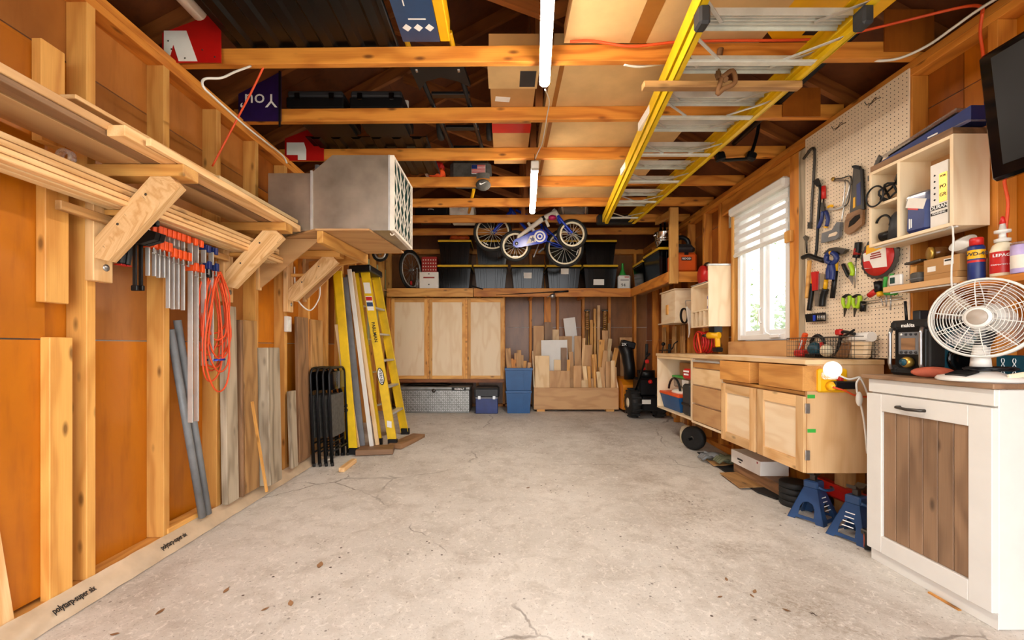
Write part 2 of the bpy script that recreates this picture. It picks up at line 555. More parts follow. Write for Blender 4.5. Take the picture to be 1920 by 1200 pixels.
def text(body, mat, parent, o, u, v, size, name='lettering', align='CENTER', ext=.0006, bold=False, squeeze=1.0):
    """flat lettering: o = anchor, u = reading direction, v = up"""
    cu = bpy.data.curves.new(name, 'FONT'); cu.body = body; cu.size = size; cu.align_x = align; cu.align_y = 'CENTER'
    cu.extrude = ext; cu.resolution_u = 3
    if bold:
        cu.offset = size * .018
    t = bpy.data.objects.new(name, cu); COL.objects.link(t)
    bpy.context.view_layer.update()
    me = bpy.data.meshes.new_from_object(t); bpy.data.objects.remove(t); bpy.data.curves.remove(cu)
    u = V(u).normalized(); v = V(v); v = (v - u * v.dot(u)).normalized(); n = u.cross(v)
    T = Matrix.Translation(V(o)) @ Matrix((u * squeeze, v, n)).transposed().to_4x4()
    me.transform(WM[parent.name].inverted() @ T)
    me.materials.clear(); me.materials.append(M[mat])
    return link(name, me, parent)


def rotm(ax, a):
    return Matrix.Rotation(a, 3, ax)


def arc(c, r, a0, a1, u, v, n=12):
    c = V(c); u = V(u).normalized(); v = V(v).normalized()
    return [c + (u * math.cos(a0 + (a1 - a0) * i / n) + v * math.sin(a0 + (a1 - a0) * i / n)) * r for i in range(n + 1)]


def curve(pts, n=8):
    """Catmull-Rom through points"""
    pts = [V(p) for p in pts]; out = []
    for i in range(len(pts) - 1):
        a = pts[max(i - 1, 0)]; b = pts[i]; c = pts[i + 1]; d = pts[min(i + 2, len(pts) - 1)]
        for k in range(n):
            t = k / n
            out.append(.5 * ((2 * b) + (c - a) * t + (2 * a - 5 * b + 4 * c - d) * t * t + (3 * b - a - 3 * c + d) * t ** 3))
    out.append(pts[-1])
    return out


XL, XR = -1.833, 2.28                              # stud faces
XLS, XRS = XL - .092, XR + .092                    # sheathing faces
YB = 7.0                                           # back stud face
ZJ = 2.70                                          # underside of the ceiling joists
UX, UY, UZ = V((1, 0, 0)), V((0, 1, 0)), V((0, 0, 1))


def bars(parent, o, u, v, w, h, n, mat='white_ink', name='printing', ragged=.35):
    """illegible small print: a few short lines"""
    u = V(u).normalized(); v = V(v).normalized(); nrm = u.cross(v)
    st = random.getstate(); random.seed(n * 7 + int(w * 1000))
    for k in range(n):
        ww = w * (1 - ragged * random.random()); z = h * (.5 - (k + .5) / n)
        part(name, MB().prism([(-ww / 2, z - h / n * .3), (ww / 2, z - h / n * .3), (ww / 2, z + h / n * .3), (-ww / 2, z + h / n * .3)], o, u, v, .0006), mat, parent)
    random.setstate(st)
# ================================================================ the room
Y0 = -0.6
m = MB().grid(lambda a, b: V((XLS - .05 + a * (XRS - XLS + .1), Y0 + b * (YB + .2 - Y0), zf(Y0 + b * (YB + .2 - Y0)))), 2, 60, True)
floor = struct('floor', m, 'concrete')
struct('ground_outside', MB().bb(-14, 14, -16, 16, -.3, -.06), 'grass')
struct('driveway', MB().bb(-2.6, 3.0, -12, Y0 - .002, -.2, -.004), 'concrete')

# ---- left wall
wl = struct('wall_left', MB().bb(XLS - .06, XLS - .014, Y0, YB + .16, -.1, ZJ + .03), 'siding')
zr = [0.0, 1.13, 2.35, ZJ]
yc = [Y0, .62, 1.92, 3.17, 4.43, 5.70, YB + .1]
for i in range(len(yc) - 1):
    for j in range(3):
        if j == 0:
            mt = 'hard_orange'
        elif j == 1:
            mt = 'hard_orange' if i in (0, 1, 3) else 'hard_tan' if i == 2 else 'mint' if i == 5 else 'hard_brown'
        else:
            mt = 'hard_tan' if i < 3 else 'hard_brown'
        part('panel', MB().bb(XLS - .012, XLS, yc[i] + .002, yc[i + 1] - .002, zr[j] + .003, zr[j + 1] - .003), mt, wl)
part('panel', MB().bb(XLS + .001, XLS + .052, Y0, 1.74, .09, 1.127), 'hard_orange', wl)
part('panel', MB().bb(XLS + .001, XLS + .052, Y0, 1.74, 1.133, 2.30), 'hard_orange', wl)
LS = [1.875 + .423 * i for i in range(-5, 13)]
for y in LS:
    if y + .04 < 1.76:
        continue
    part('stud', MB().box((XL - .046, y + .02, (.072 + 2.616) / 2), (.092, .042, 2.544), None, .002), 'pine', wl)
for z in (2.616, 2.658):
    part('top_plate', MB().bb(XL - .092, XL, Y0, YB + .1, z, z + .0405, .002), 'joist', wl)
part('sill_plate', MB().bb(XLS, XL, Y0, YB, .0, .071, .003), 'pine', wl)
# short flat boards nailed to the first bay
for py0, py1, px0, px1 in ((70, 262, 62, 122), (318, 566, 70, 133), (632, 1130, 78, 138)):
    ya = F * 1.833 / (CX - px0 - 15); yb2 = ya + .094
    zt = H + (CY - py0) / F * ya; zb = max(H + (CY - py1) / F * ya, .05)
    part('nailed_board', MB().bb(XL - .04, XL, ya, yb2, zb, zt, .003), 'pine', wl)
part('nailed_board', MB().beam((XL - .02, 1.56, .02), (XL - .06, 1.50, .72), .09, .04, UX), 'pine_pale', wl)


def filmfn(a, b):
    y = .9 + b * 3.35
    t = a
    w = .004 * math.sin(y * 9) * math.sin(a * 3.1) + .003 * math.sin(y * 23 + a * 4)
    x = XL + .004 + t * .072 + w * .4
    z = .08 - t * .076
    return V((x, y, z + abs(w)))


fl = solo('plastic_film', MB().grid(filmfn, 12, 90), 'film', 'milky printed plastic film folded over the sill of the stud wall', 'plastic film')
for yy, sz in ((1.69, .036), (2.225, .036)):
    text('polytarp-super six', 'ink', fl, (XL + .046, yy, .048), UY, (-.7, 0, .74), sz, 'printing', 'LEFT', squeeze=.66, bold=True)

# ---- back wall
wb = struct('wall_back', MB().bb(XLS, XRS, YB + .11, YB + .16, -.1, ZJ), 'siding')
m = MB().prism([(XLS - .5, ZJ - .02), (XRS + .5, ZJ - .02), (.22, 4.4)], (0, YB + .11, 0), UX, UZ, -.03)
part('gable_panel', m, 'roof', wb)
xc = [XLS, -.62, .66, XRS]
for i in range(3):
    for z0, z1 in ((0.1, 1.42), (1.42, ZJ)):
        part('panel', MB().bb(xc[i] + .002, xc[i + 1] - .002, YB + .092, YB + .106, z0 + .003, z1 - .003), 'hard_back', wb)
for px in (845, 895, 945, 995, 1046, 1094, 1143, 1191):
    x = (px - CX) * YB / F
    part('stud', MB().box((x, YB + .046, 1.37), (.042, .092, 2.5), None, .002), 'joist', wb)
part('stud', MB().box(((1027 - CX) * YB / F, YB + .05, 1.37), (.11, .04, 2.5), None, .002), 'joist', wb)
part('sill_plate', MB().bb(XL, XR, YB, YB + .09, .11, .16), 'joist', wb)
part('top_plate', MB().bb(XL, XR, YB, YB + .09, 2.62, ZJ), 'joist', wb)

# ---- right wall with its window
WY0, WY1, WZ0, WZ1 = 3.45, 4.21, 1.16, 2.42
m = MB()
xa, xb = XRS + .014, XRS + .06
m.bb(xa, xb, Y0, WY0, -.1, ZJ + .03); m.bb(xa, xb, WY1, YB + .16, -.1, ZJ + .03)
m.bb(xa, xb, WY0, WY1, -.1, WZ0); m.bb(xa, xb, WY0, WY1, WZ1, ZJ + .03)
wr = struct('wall_right', m, 'siding')
yc = [Y0, .95, 2.2, WY0, WY1, 5.6, YB + .1]
for i in range(len(yc) - 1):
    for z0, z1 in ((0.0, 1.2), (1.2, 2.43), (2.43, ZJ)):
        if i == 3:
            z0, z1 = (0.0, WZ0) if z0 == 0 else (WZ1, ZJ) if z0 > 2 else (None, None)
            if z0 is None:
                continue
        mt = 'hard_orange' if (i < 2 and z0 > 0) else 'hard_brown'
        part('panel', MB().bb(XRS, XRS + .012, yc[i] + .002, yc[i + 1] - .002, z0 + .003, z1 - .003), mt, wr)
for y in (.74, 1.15, 1.56, 1.972, 2.384, 2.80, 4.24, 4.50, 4.86, 5.28, 5.70, 6.12, 6.54):
    part('stud', MB().box((XR + .046, y + .02, 1.34), (.091, .042, 2.55), None, .002), 'joist', wr)
for z in (2.616, 2.658):
    part('top_plate', MB().bb(XR, XR + .092, Y0, YB + .1, z, z + .0405, .002), 'joist', wr)
part('sill_plate', MB().bb(XR, XRS, Y0, YB, .0, .07), 'joist', wr)
part('casing', MB().bb(XR - .004, XR + .09, 3.29, 3.40, .07, 2.61, .003), 'joist', wr)
part('casing', MB().bb(XR - .004, XR + .09, 4.235, 4.275, 1.0, 2.46, .003), 'pine', wr)
part('window_header', MB().bb(XR - .002, XR + .09, 3.405, 4.46, 2.46, 2.612, .003), 'joist', wr)
part('grey_strip', MB().bb(XR - .012, XR + .09, 3.222, 3.285, .9, 2.60, .002), 'grey_wood', wr)
part('grey_strip', MB().bb(XR + .0, XR + .09, 4.29, 4.33, 2.3, 2.612, .002), 'grey_wood', wr)
part('casing_block', MB().bb(XR - .03, XR - .004, 3.35, 3.43, 1.93, 2.02, .003), 'pine', wr)

# ---- window
XW = XR + .055
w1 = bpy.data.objects.new('window_1', None); COL.objects.link(w1); w1['kind'] = 'structure'; w1.location = (XW, (WY0 + WY1) / 2, WZ0); WM[w1.name] = Matrix.Translation(w1.location)
for nm, a in (('frame_jamb', (WY0, WY0 + .05, WZ0, WZ1)), ('frame_jamb', (WY1 - .05, WY1, WZ0, WZ1)), ('frame_sill', (WY0 + .05, WY1 - .05, WZ0, WZ0 + .05)), ('frame_head', (WY0 + .05, WY1 - .05, WZ1 - .05, WZ1)), ('mullion', (3.79, 3.85, WZ0 + .05, WZ1 - .05))):
    part(nm, MB().bb(XW - .03, XW + .05, *a, .004), 'vinyl', w1)
for ya, yb2 in ((WY0 + .05, 3.79), (3.85, WY1 - .05)):
    m = MB()
    for q in ((ya, ya + .04, WZ0 + .05, WZ1 - .05), (yb2 - .04, yb2, WZ0 + .05, WZ1 - .05), (ya + .04, yb2 - .04, WZ0 + .05, WZ0 + .09), (ya + .04, yb2 - .04, WZ1 - .09, WZ1 - .05)):
        m.bb(XW, XW + .04, *q, .003)
    sa = part('sash', m, 'vinyl', w1)
    part('pane', MB().bb(XW + .018, XW + .022, ya + .04, yb2 - .04, WZ0 + .09, WZ1 - .09), 'glass', sa)
m = MB().box((XW - .04, 3.62, WZ0 + .03), (.02, .13, .028), None, .004).tube([(XW - .05, 3.66, WZ0 + .04), (XW - .075, 3.69, WZ0 + .065), (XW - .08, 3.70, WZ0 + .10)], .007, 6)
part('crank', m, 'vinyl', w1)
part('latch', MB().tube([(XW - .035, 3.82, 1.45), (XW - .055, 3.82, 1.43), (XW - .055, 3.815, 1.33), (XW - .035, 3.82, 1.31)], .008, 6), 'vinyl', w1)
# roller blind with alternating opaque and sheer bands
bl = thing('roller_blind', 'white zebra roller blind half lowered over the window', 'blind', (XR - .01, 3.83, 2.0))
part('cassette', MB().box((XR - .012, 3.835, 2.43), (.075, .84, .085), None, .018), 'white_plastic', bl)
for k in range(5):
    z = 2.385 - k * .082
    part('band', MB().bb(XR + .005, XR + .008, 3.435, 4.235, z - .078, z - .036), 'blind', bl)
m = MB().bb(XR + .0055, XR + .0065, 3.435, 4.235, 2.005, 2.385)
part('sheer_cloth', m, M['sheer'], bl)
part('bottom_rail', MB().box((XR + .005, 3.835, 1.998), (.016, .81, .022), None, .005), 'white_plastic', bl)
solo('backsplash_board', MB().bb(XR - .022, XR - .002, 3.30, 4.30, 1.022, 1.15, .002), 'ply_dark', 'long tan board standing on the bench under the window', 'board')

# ---- outdoors beyond the window: a pale fence and leafy shrubs
solo('garden_fence', MB().bb(5.2, 5.25, 1.0, 9.0, -.06, 1.7), 'siding', 'pale fence seen outside through the window', 'fence')
random.seed(5)
for nm, cx, cy, cz, lb in (('shrub', 3.55, 5.35, 1.35, 'yellow green leafy shrub outside the near window pane'), ('shrub', 4.0, 7.4, 1.4, 'leafy shrub outside the far window pane')):
    sh = thing(nm, lb, 'shrub', (cx, cy, -.06))
    part('stem', MB().tube([(cx, cy, -.06), (cx + .03, cy, .6), (cx, cy + .02, 1.6)], [.03, .022, .01], 7), 'brown_board', sh)
    m = MB()
    for k in range(1500):
        d = V((random.gauss(0, .26), random.gauss(0, .34), random.gauss(0, .52)))
        c = V((cx, cy, cz)) + d
        if c.x < 2.6:
            continue
        a = V((random.uniform(-1, 1), random.uniform(-1, 1), random.uniform(-1, 1))).normalized(); b2 = a.orthogonal().normalized()
        s1 = random.uniform(.03, .06)
        m.add([c - a * s1, c + b2 * s1 * .5, c + a * s1, c - b2 * s1 * .5], [(0, 1, 2, 3)])
    part('foliage', m, 'leaf', sh, kind='stuff')

# ---- roof: trusses on top of the plates, sheathing above
cl = bpy.data.objects.new('ceiling', None); COL.objects.link(cl); cl['kind'] = 'structure'; WM[cl.name] = Matrix.Identity(4)
XM = .22; ZR = 4.05
RL, RR = V((XLS - .35, 0, ZJ + .02)), V((XRS + .35, 0, ZJ + .02))
JY = [-.06, .555, 1.17, 1.785] + [2.40 + .615 * k for k in range(7)]
for y in JY:
    part('joist', MB().beam((XLS, y + .045, ZJ + .046), (XRS, y - .02, ZJ + .046), .04, .092, UZ, .002), 'joist', cl)
    for e in (RL, RR):
        part('rafter', MB().beam(e + UY * (y + .02), V((XM, y + .02, ZR)), .04, .092, UZ), 'rafter', cl)
    part('king_post', MB().bb(.222, .274, y, y + .04, ZJ + .093, ZR - .06), 'rafter', cl)
    for e in (-1, 1):
        part('web', MB().beam((.248 + e * .03, y + .02, 3.0), (.248 + e * 1.1, y + .02, 3.40), .07, .038, UY), 'rafter', cl)
for e, s in ((RL, -1), (RR, 1)):
    n = 3
    ys = [Y0 - .2, 1.3, 3.3, 5.3, YB + .3]
    for i in range(4):
        for k in range(2):
            p = e.lerp(V((XM, 0, ZR)), k / 2); q = e.lerp(V((XM, 0, ZR)), (k + 1) / 2)
            d = (q - p).normalized()
            m = MB().box((p + q) / 2 + UY * ((ys[i] + ys[i + 1]) / 2) + UZ * .062, ((q - p).length - .004, ys[i + 1] - ys[i] - .004, .014), Matrix((d, UY, d.cross(UY))).transposed())
            part('roof_panel', m, 'roof', cl)
for e in (RL, RR):
    p = e; q = V((XM, 0, ZR)); d = (q - p).normalized()
    part('light_seal_sheet', MB().box((p + q) / 2 + UY * (YB / 2 - .1) + UZ * .085, ((q - p).length + .12, YB + 1.4, .02), Matrix((d, UY, d.cross(UY))).transposed()), 'roof', cl)  # unseen outer sheet, added to stop light leaking through the panel seams
for x in (RL.x + .06, RR.x - .06):
    part('soffit', MB().bb(min(x, XLS if x < 0 else XRS), max(x, XLS if x < 0 else XRS), Y0 - .06, YB + .2, ZJ - .03, ZJ - .01), 'roof', cl)
    part('fascia', MB().bb(x - .02, x + .02, Y0 - .06, YB + .2, ZJ - .03, ZJ + .12), 'roof', cl)
wf = struct('wall_front', MB().bb(XLS, XRS, Y0 - .06, Y0, 2.35, ZJ).prism([(XLS - .5, ZJ - .02), (XRS + .5, ZJ - .02), (.22, 4.4)], (0, Y0, 0), UX, UZ, .06), 'siding')  # unseen front wall, added over the door opening to block the sky above
m = MB().bb(XLS - .06, XLS + .25, Y0 - .06, Y0, 0, 2.35); m.bb(XRS - .25, XRS + .06, Y0 - .06, Y0, 0, 2.35)
part('door_jamb', m, 'white_paint', wf)


# ---- two lit tube lights hung under the joists
def tube_light(pa, pb, label, w=.062):
    d = (pb - pa).normalized(); c = (pa + pb) / 2
    t = thing('tube_light', label, 'light', c)
    part('housing', MB().beam(pa + UZ * .022, pb + UZ * .022, w, .03, UZ, .006), 'white_plastic', t)
    L = (pb - pa).length; s = UZ.cross(d)
    m = MB(); n = 10; vs = []; q0 = pa + d * .05; q1 = pb - d * .012
    for p in (q0, q1):
        for k in range(n + 1):
            a = PI * k / n
            vs.append(p + s * math.cos(a) * w * .47 - UZ * math.sin(a) * w * .42 + UZ * .008)
    fs = [(k, k + 1, n + 2 + k, n + 1 + k) for k in range(n)] + [tuple(range(n + 1)), tuple(range(n + 1, 2 * n + 2)), (0, n, 2 * n + 1, n + 1)]
    m.add(vs, fs, True)
    part('diffuser', m, 'tube_on', t)
    part('end_cap', MB().box(pa + d * .02, (w * 1.02, .06, .055), Matrix((s, d, UZ)).transposed(), .005), 'white_plastic', t)
    part('hook', MB().tube([pa + d * .03 + UZ * .035, pa + d * .03 + UZ * .10], .003, 6), 'dark_steel', t)
    part('hook', MB().tube([pb - d * .25 + UZ * .035, pb - d * .25 + UZ * .10], .003, 6), 'dark_steel', t)
    return t


l1 = tube_light(V((.142, 1.18, 2.60)), P(1021, 160, 2.47), 'lit tube light with orange cord beside it, above the open floor')
l2 = tube_light(P(1003, 309, 3.42), P(998, 399, 4.66), 'lit tube light hung in front of the bicycles')
c = curve([P(1022, 168, 2.48), P(1030, 190, 2.7), P(1026, 215, 2.89), P(1022, 240, 3.05), P(1016, 270, 3.3), P(1008, 287, 3.43), P(1004, 297, 3.42)], 6)
solo('lamp_lead', MB().tube(c, .004, 6), 'white_plastic', 'thin white cord running between the two tube lights', 'cord')
# ================================================================ left wall: brackets, lumber, clamps
def bracket(yc, label, xt=-1.40):
    t = thing('shelf_bracket', label, 'bracket', (XL + .02, yc, 1.39))
    po = part('post', MB().bb(XL + .0005, XL + .04, yc - .047, yc + .047, 1.39, 1.845, .003), 'pine_pale', t)
    part('washer', MB().lathe([(.016, 0), (.016, .003), (.004, .006)], (XL + .04, yc + .012, 1.455), UX, 12), 'steel', po)
    part('arm', MB().bb(XL + .0005, xt, yc - .047, yc + .047, 1.846, 1.899, .003), 'pine', t)
    p0 = V((XL + .06, yc - .022, 1.55)); p1 = V((xt - .10, yc - .022, 1.838)); d = p1 - p0
    n = V((d.z, 0, -d.x)).normalized() * .047; w = UY * .04
    q = [V((XL + .041, 0, 1.575)), V((XL + .041, 0, 1.49)), V((XL + .10, 0, 1.475)), V((xt - .02, 0, 1.80)), V((xt - .06, 0, 1.8455)), V((xt - .15, 0, 1.8455))]
    m = MB().prism([(a.x, a.z) for a in q], (0, yc - .002, 0), UX, UZ, .04)
    dl = d.normalized()
    m.g = [V((dl.dot(v), n.normalized().dot(v), v.y)) + V((random.random() * 9, 3, 3)) for v in m.v]
    br = part('brace', m, 'pine_pale', t)
    part('screw', MB().lathe([(.006, 0), (.004, .002)], p1 * .75 + p0 * .25 - UY * .0215, -UY, 8).lathe([(.006, 0), (.004, .002)], p1 * .3 + p0 * .7 - UY * .0215, -UY, 8), 'dark_steel', br)
    part('ledger', MB().bb(XL + .04, XL + .22, yc + .003, yc + .04, 1.69, 1.715, .002), 'pine', t)
    return t


bracket(1.91, 'pine shelf bracket beside the first black clamps')
bracket(2.78, 'pine shelf bracket beside the blue bar clamps')
bracket(3.585, 'pine shelf bracket between the two plywood gussets', -1.36)
for y, x1, zb, lb in ((3.17, -1.38, 1.52, 'plywood gusset nearer the clamps, under the galvanised box'), (3.90, -1.43, 1.51, 'plywood gusset above the folded chairs')):
    t = thing('shelf_gusset', lb, 'bracket', (XL, y, zb))
    part('web', MB().prism([(XL + .022, 1.899), (x1, 1.899), (x1, 1.885), (XL + .03, zb + .02), (XL + .022, zb + .02)], (0, y + .006, 0), UX, UZ, .012), 'ply_dark', t)
    part('cleat', MB().bb(XL + .0005, XL + .022, y - .02, y + .02, zb, 1.899, .002), 'pine_pale', t)
    part('top_cleat', MB().bb(XL + .023, x1, y + .007, y + .03, 1.875, 1.899, .002), 'pine', t)

random.seed(21)
# sheet and boards on top of the brackets; they splay a little away from the wall
up = [  # name, x near, x far, width, z, thick, y0, y1, material, label
    ('shelf_sheet', -1.685, -1.665, .17, 1.901, .014, .7, 2.93, 'ply_dark', 'wide tan plywood strip lying lowest on the wall brackets'),
    ('lumber_board', -1.72, -1.70, .12, 1.916, .02, .7, 2.02, 'tan_wood', 'tan board with grey end on the wall brackets'),
    ('lumber_board', -1.553, -1.535, .065, 1.901, .022, .7, 2.85, 'brown_board', 'dark brown board in the upper lumber stack'),
    ('lumber_board', -1.475, -1.455, .07, 1.901, .042, 1.62, 2.98, 'pine_pale', 'pale thick board with squared end along the front of the upper stack'),
    ('lumber_board', -1.555, -1.53, .06, 1.9845, .016, 1.52, 2.75, 'pine_pale', 'thin pale lath on the upper stack, tip lifted'),
    ('lumber_board', -1.66, -1.64, .10, 1.9605, .02, 1.2, 2.9, 'pine', 'honey pine board in the middle of the upper stack'),
    ('lumber_board', -1.63, -1.60, .05, 1.9815, .014, 1.1, 1.92, 'trim', 'short pale lath lying on the upper stack near the first stud'),
    ('lumber_board', -1.50, -1.475, .07, 1.960, .024, 2.2, 2.985, 'trim', 'pale cream moulding on top of the front board, by the metal box'),
    ('lumber_board', -1.60, -1.57, .07, 1.976, .02, 2.1, 2.985, 'trim', 'cream board end resting atop the stack near the orange cord'),
    ('lumber_board', -1.418, -1.415, .022, 1.901, .03, 1.7, 2.92, 'pine_pale', 'slender pale batten along the outer edge of the upper stack'),
    ('lumber_board', -1.655, -1.64, .05, 1.937, .018, .7, 2.3, 'trim', 'cream lath lying over the tan board on the wall brackets'),
    ('lumber_board', -1.545, -1.53, .055, 1.924, .03, .7, 1.72, 'ply_dark', 'short thick tan board ending at the first stud on the upper stack'),
    ('lumber_board', -1.76, -1.75, .05, 1.938, .03, .7, 2.6, 'pine_pale', 'pale batten against the studs on the upper stack')]
for nm, xa, xb, w, z, th, ya, yb2, mt, lb in up:
    solo(nm, MB().beam((xa, ya, z + th / 2), (xb, yb2, z + th / 2), w, th, UZ, .002), mt, lb, 'board')
# bundle of mouldings between posts and braces
k = 0
for row in range(4):
    for i in range(3):
        k += 1
        x = -1.765 + i * .048 + row * .006
        z = 1.7155 + row * .0215
        y0 = .75 + random.random() * .3; y1 = 3.0 + random.random() * .32
        if row == 3 and i == 1:
            y0 = 1.66
        th = .02
        lb = ('pale moulding strip in the bundle slung under the lumber shelf', 'mouldings under the lumber shelf')
        solo('moulding_strip', MB().beam((x, y0, z + th / 2), (x + .012, y1, z + th / 2 + .001), .042 - .006 * (i == 2), th, UZ, .003), 'trim' if k % 3 else 'pine_pale', lb[0], 'moulding', lb[1])
solo('tape_roll', MB().lathe([(.02, -.012), (.032, -.012), (.032, .012), (.02, .012), (.02, -.012)], (-1.70, 1.655, 1.834), UY, 18), 'clear', 'clear roll on the end of the moulding bundle', 'roll')
# rail for the clamps
rail = solo('clamp_rail', MB().bb(XL + .0405, XL + .068, 1.70, 2.74, 1.648, 1.686, .003), 'tan_wood', 'narrow wooden rail the clamps hang from', 'rail')

XC = XL + .10


def bar_clamp(y, zbot, hue, gap, label, group=None, bw=.02, ztop=1.70):
    t = thing('bar_clamp', label, 'clamp', (XC, y, zbot), group=group)
    b = part('bar', MB().bb(XC - bw / 2, XC + bw / 2, y - .004, y + .004, zbot, ztop, .001), 'alu', t)
    hd = 'orange' if hue == 'o' else 'clamp_blue'
    m = MB().box((XC - .006, y, ztop - .012), (.06, .018, .03), None, .004)
    m.box((XC + .03, y, ztop - .022), (.014, .022, .04), None, .003); m.box((XC - .022, y, ztop + .004), (.05, .012, .014), None, .003)
    part('fixed_jaw', m, hd, t)
    z2 = ztop - gap
    m = MB().box((XC, y, z2), (.055, .02, .034), None, .004); m.box((XC + .034, y, z2 + .004), (.018, .022, .046), None, .003)
    part('sliding_jaw', m, hd, t)
    part('screw', MB().tube([(XC + .03, y, z2 - .05), (XC + .03, y, z2 + .04)], .0045, 6).tube([(XC + .03, y - .014, z2 - .046), (XC + .03, y + .014, z2 - .046)], .0025, 5), 'steel', t)
    return t


for k, (p, yb2) in enumerate(((277, 517), (289, 518), (297, 521), (306, 521))):
    y = F * 1.733 / (CX - p); bar_clamp(y, H + (CY - yb2) / F * y, 'o', .10, ('short', 'second short', 'third short', 'fourth short')[k] + ' orange-jawed bar clamp counted from the black trigger clamps', 'short orange bar clamps')
for k, (p, yb2) in enumerate(((315, 578), (324, 580), (333, 580), (343, 582))):
    y = F * 1.733 / (CX - p); bar_clamp(y, H + (CY - yb2) / F * y, 'o', .12, ('first', 'second', 'third', 'fourth')[k] + ' medium orange-jawed bar clamp counted from the short clamps', 'medium orange bar clamps')
for k, p in enumerate((357, 368)):
    y = F * 1.733 / (CX - p); bar_clamp(y, .68, 'o', .165, 'very long orange-jawed bar clamp reaching near the floor, ' + ('beside the medium clamps', 'beside the orange coil')[k], 'long orange bar clamps', .026)
for k, p in enumerate((386, 400)):
    y = F * 1.72 / (CX - p); bar_clamp(y, .99, 'b', .12, 'long blue-jawed bar clamp in front of the orange coil, ' + ('next to the longest clamps', 'next to the wall bracket')[k], 'blue bar clamps', .028, 1.685)
for p, nlab in ((253, 'black trigger clamp with yellow badge hanging first on the rail'), (264, 'black trigger clamp hanging second on the rail')):
    y = F * 1.733 / (CX - p); zb = H + (CY - 545) / F * y
    t = thing('trigger_clamp', nlab, 'clamp', (XC, y, zb))
    part('bar', MB().bb(XC - .009, XC + .009, y - .004, y + .004, zb, 1.70, .001), 'black', t)
    part('end_stop', MB().box((XC, y, zb + .012), (.03, .016, .026), None, .003), 'black', t)
    bd = part('body', MB().prism([(-.06, 1.59), (.03, 1.58), (.10, 1.60), (.11, 1.635), (.02, 1.66), (-.05, 1.655)], (XC, y + .013, 0), UX, UZ, .026), 'black', t)
    part('grip', MB().beam((XC - .05, y, 1.62), (XC - .07, y, 1.49), .024, .034, UX, .006), 'dark_grey', t)
    part('red_trim', MB().box((XC - .07, y, 1.485), (.036, .026, .006), None, .002), 'red', t)
    part('badge', MB().bb(XC - .012, XC + .01, y - .0145, y - .0132, 1.60, 1.645), 'tool_yellow', t)
    part('upper_jaw', MB().box((XC + .03, y, 1.688), (.11, .02, .03), None, .004), 'black', t)

# orange extension cord hung in loops
random.seed(3)
pts = []
for k in range(11):
    w = .09 + random.random() * .10; top = 1.56 - random.random() * .04; bot = .80 + random.random() * .42
    cy = 2.555 + random.uniform(-.045, .05); x = -1.765 + .006 * k
    for j in range(12):
        a = -PI / 2 + 2 * PI * j / 12 + PI
        yy = cy + w * math.cos(a) * (.45 + .55 * (1 - (math.sin(a) + 1) / 2)) + .01 * random.uniform(-1, 1)
        pts.append(V((x + random.uniform(-.006, .006), yy, (top + bot) / 2 + (top - bot) / 2 * math.sin(a))))
t = thing('coiled_lead', 'coiled orange extension cord hanging from the stud behind the blue clamps', 'cord', (-1.73, 2.55, .8))
part('cable', MB().tube(curve(pts, 3), .0052, 6), 'cord_orange', t)
part('tie', MB().tube([(-1.775, 2.55, 1.02), (-1.70, 2.52, 1.02), (-1.69, 2.58, 1.022), (-1.775, 2.57, 1.02)], .007, 6), 'blue', t)
part('plug', MB().beam((-1.71, 2.47, 1.56), (-1.71, 2.475, 1.50), .026, .026, UX, .006), 'black', t)
part('hook', MB().tube([(XL, 2.55, 1.58), (XL + .1, 2.55, 1.575), (XL + .11, 2.55, 1.60)], .004, 6), 'dark_steel', t)

# two grey conduits leaning in the third bay
for k, (a, b2) in enumerate((((325, 600), (400, 962)), ((322, 618), (386, 958)))):
    p0 = P(b2[0], b2[1], 2.62 - .05 * k); p1 = P(a[0], a[1], 2.40 - .01 * k)
    p0.z = .081; p0.x = XL + .03; p1.x = XL - .02; p0.y = 2.60 - .05 * k; p1.y = 2.42 - .05 * k
    solo('conduit', MB().tube([p0, p1], .02, 12), 'pipe_grey', ('grey plastic conduit leaning behind the clamps, its foot nearer the coiled cord', 'grey plastic conduit leaning behind the clamps, its foot nearer the first studs')[k], 'pipe')
solo('wood_offcut', MB().beam((XL - .03, 2.32, .095), (XL - .03, 2.66, .095), .075, .028, UZ, .003), 'pine', 'flat pine offcut on the sill under the conduits', 'board')


# boards standing in the bays
def lean(name, x0, y0, z0, x1, y1, z1, w, th, mat, label, face='y'):
    return solo(name, MB().beam((x0, y0, z0), (x1, y1, z1), w, th, UX if face == 'y' else UY, .002), mat, label, 'board')


def stand(name, px0, px1, ytop, ybot, X, mat, label, th=.04, zmin=.085, dx=-.02):
    """board standing on the sill, outline from px0 to px1 at wall distance X"""
    ya = F * -X / (CX - px0); yb2 = F * -X / (CX - px1); yc = (ya + yb2) / 2
    zt = H + (CY - ytop) / F * yc
    return solo(name, MB().beam((X, yc, zmin), (X + dx, yc, zt), yb2 - ya, th, UX, .003), mat, label, 'board')


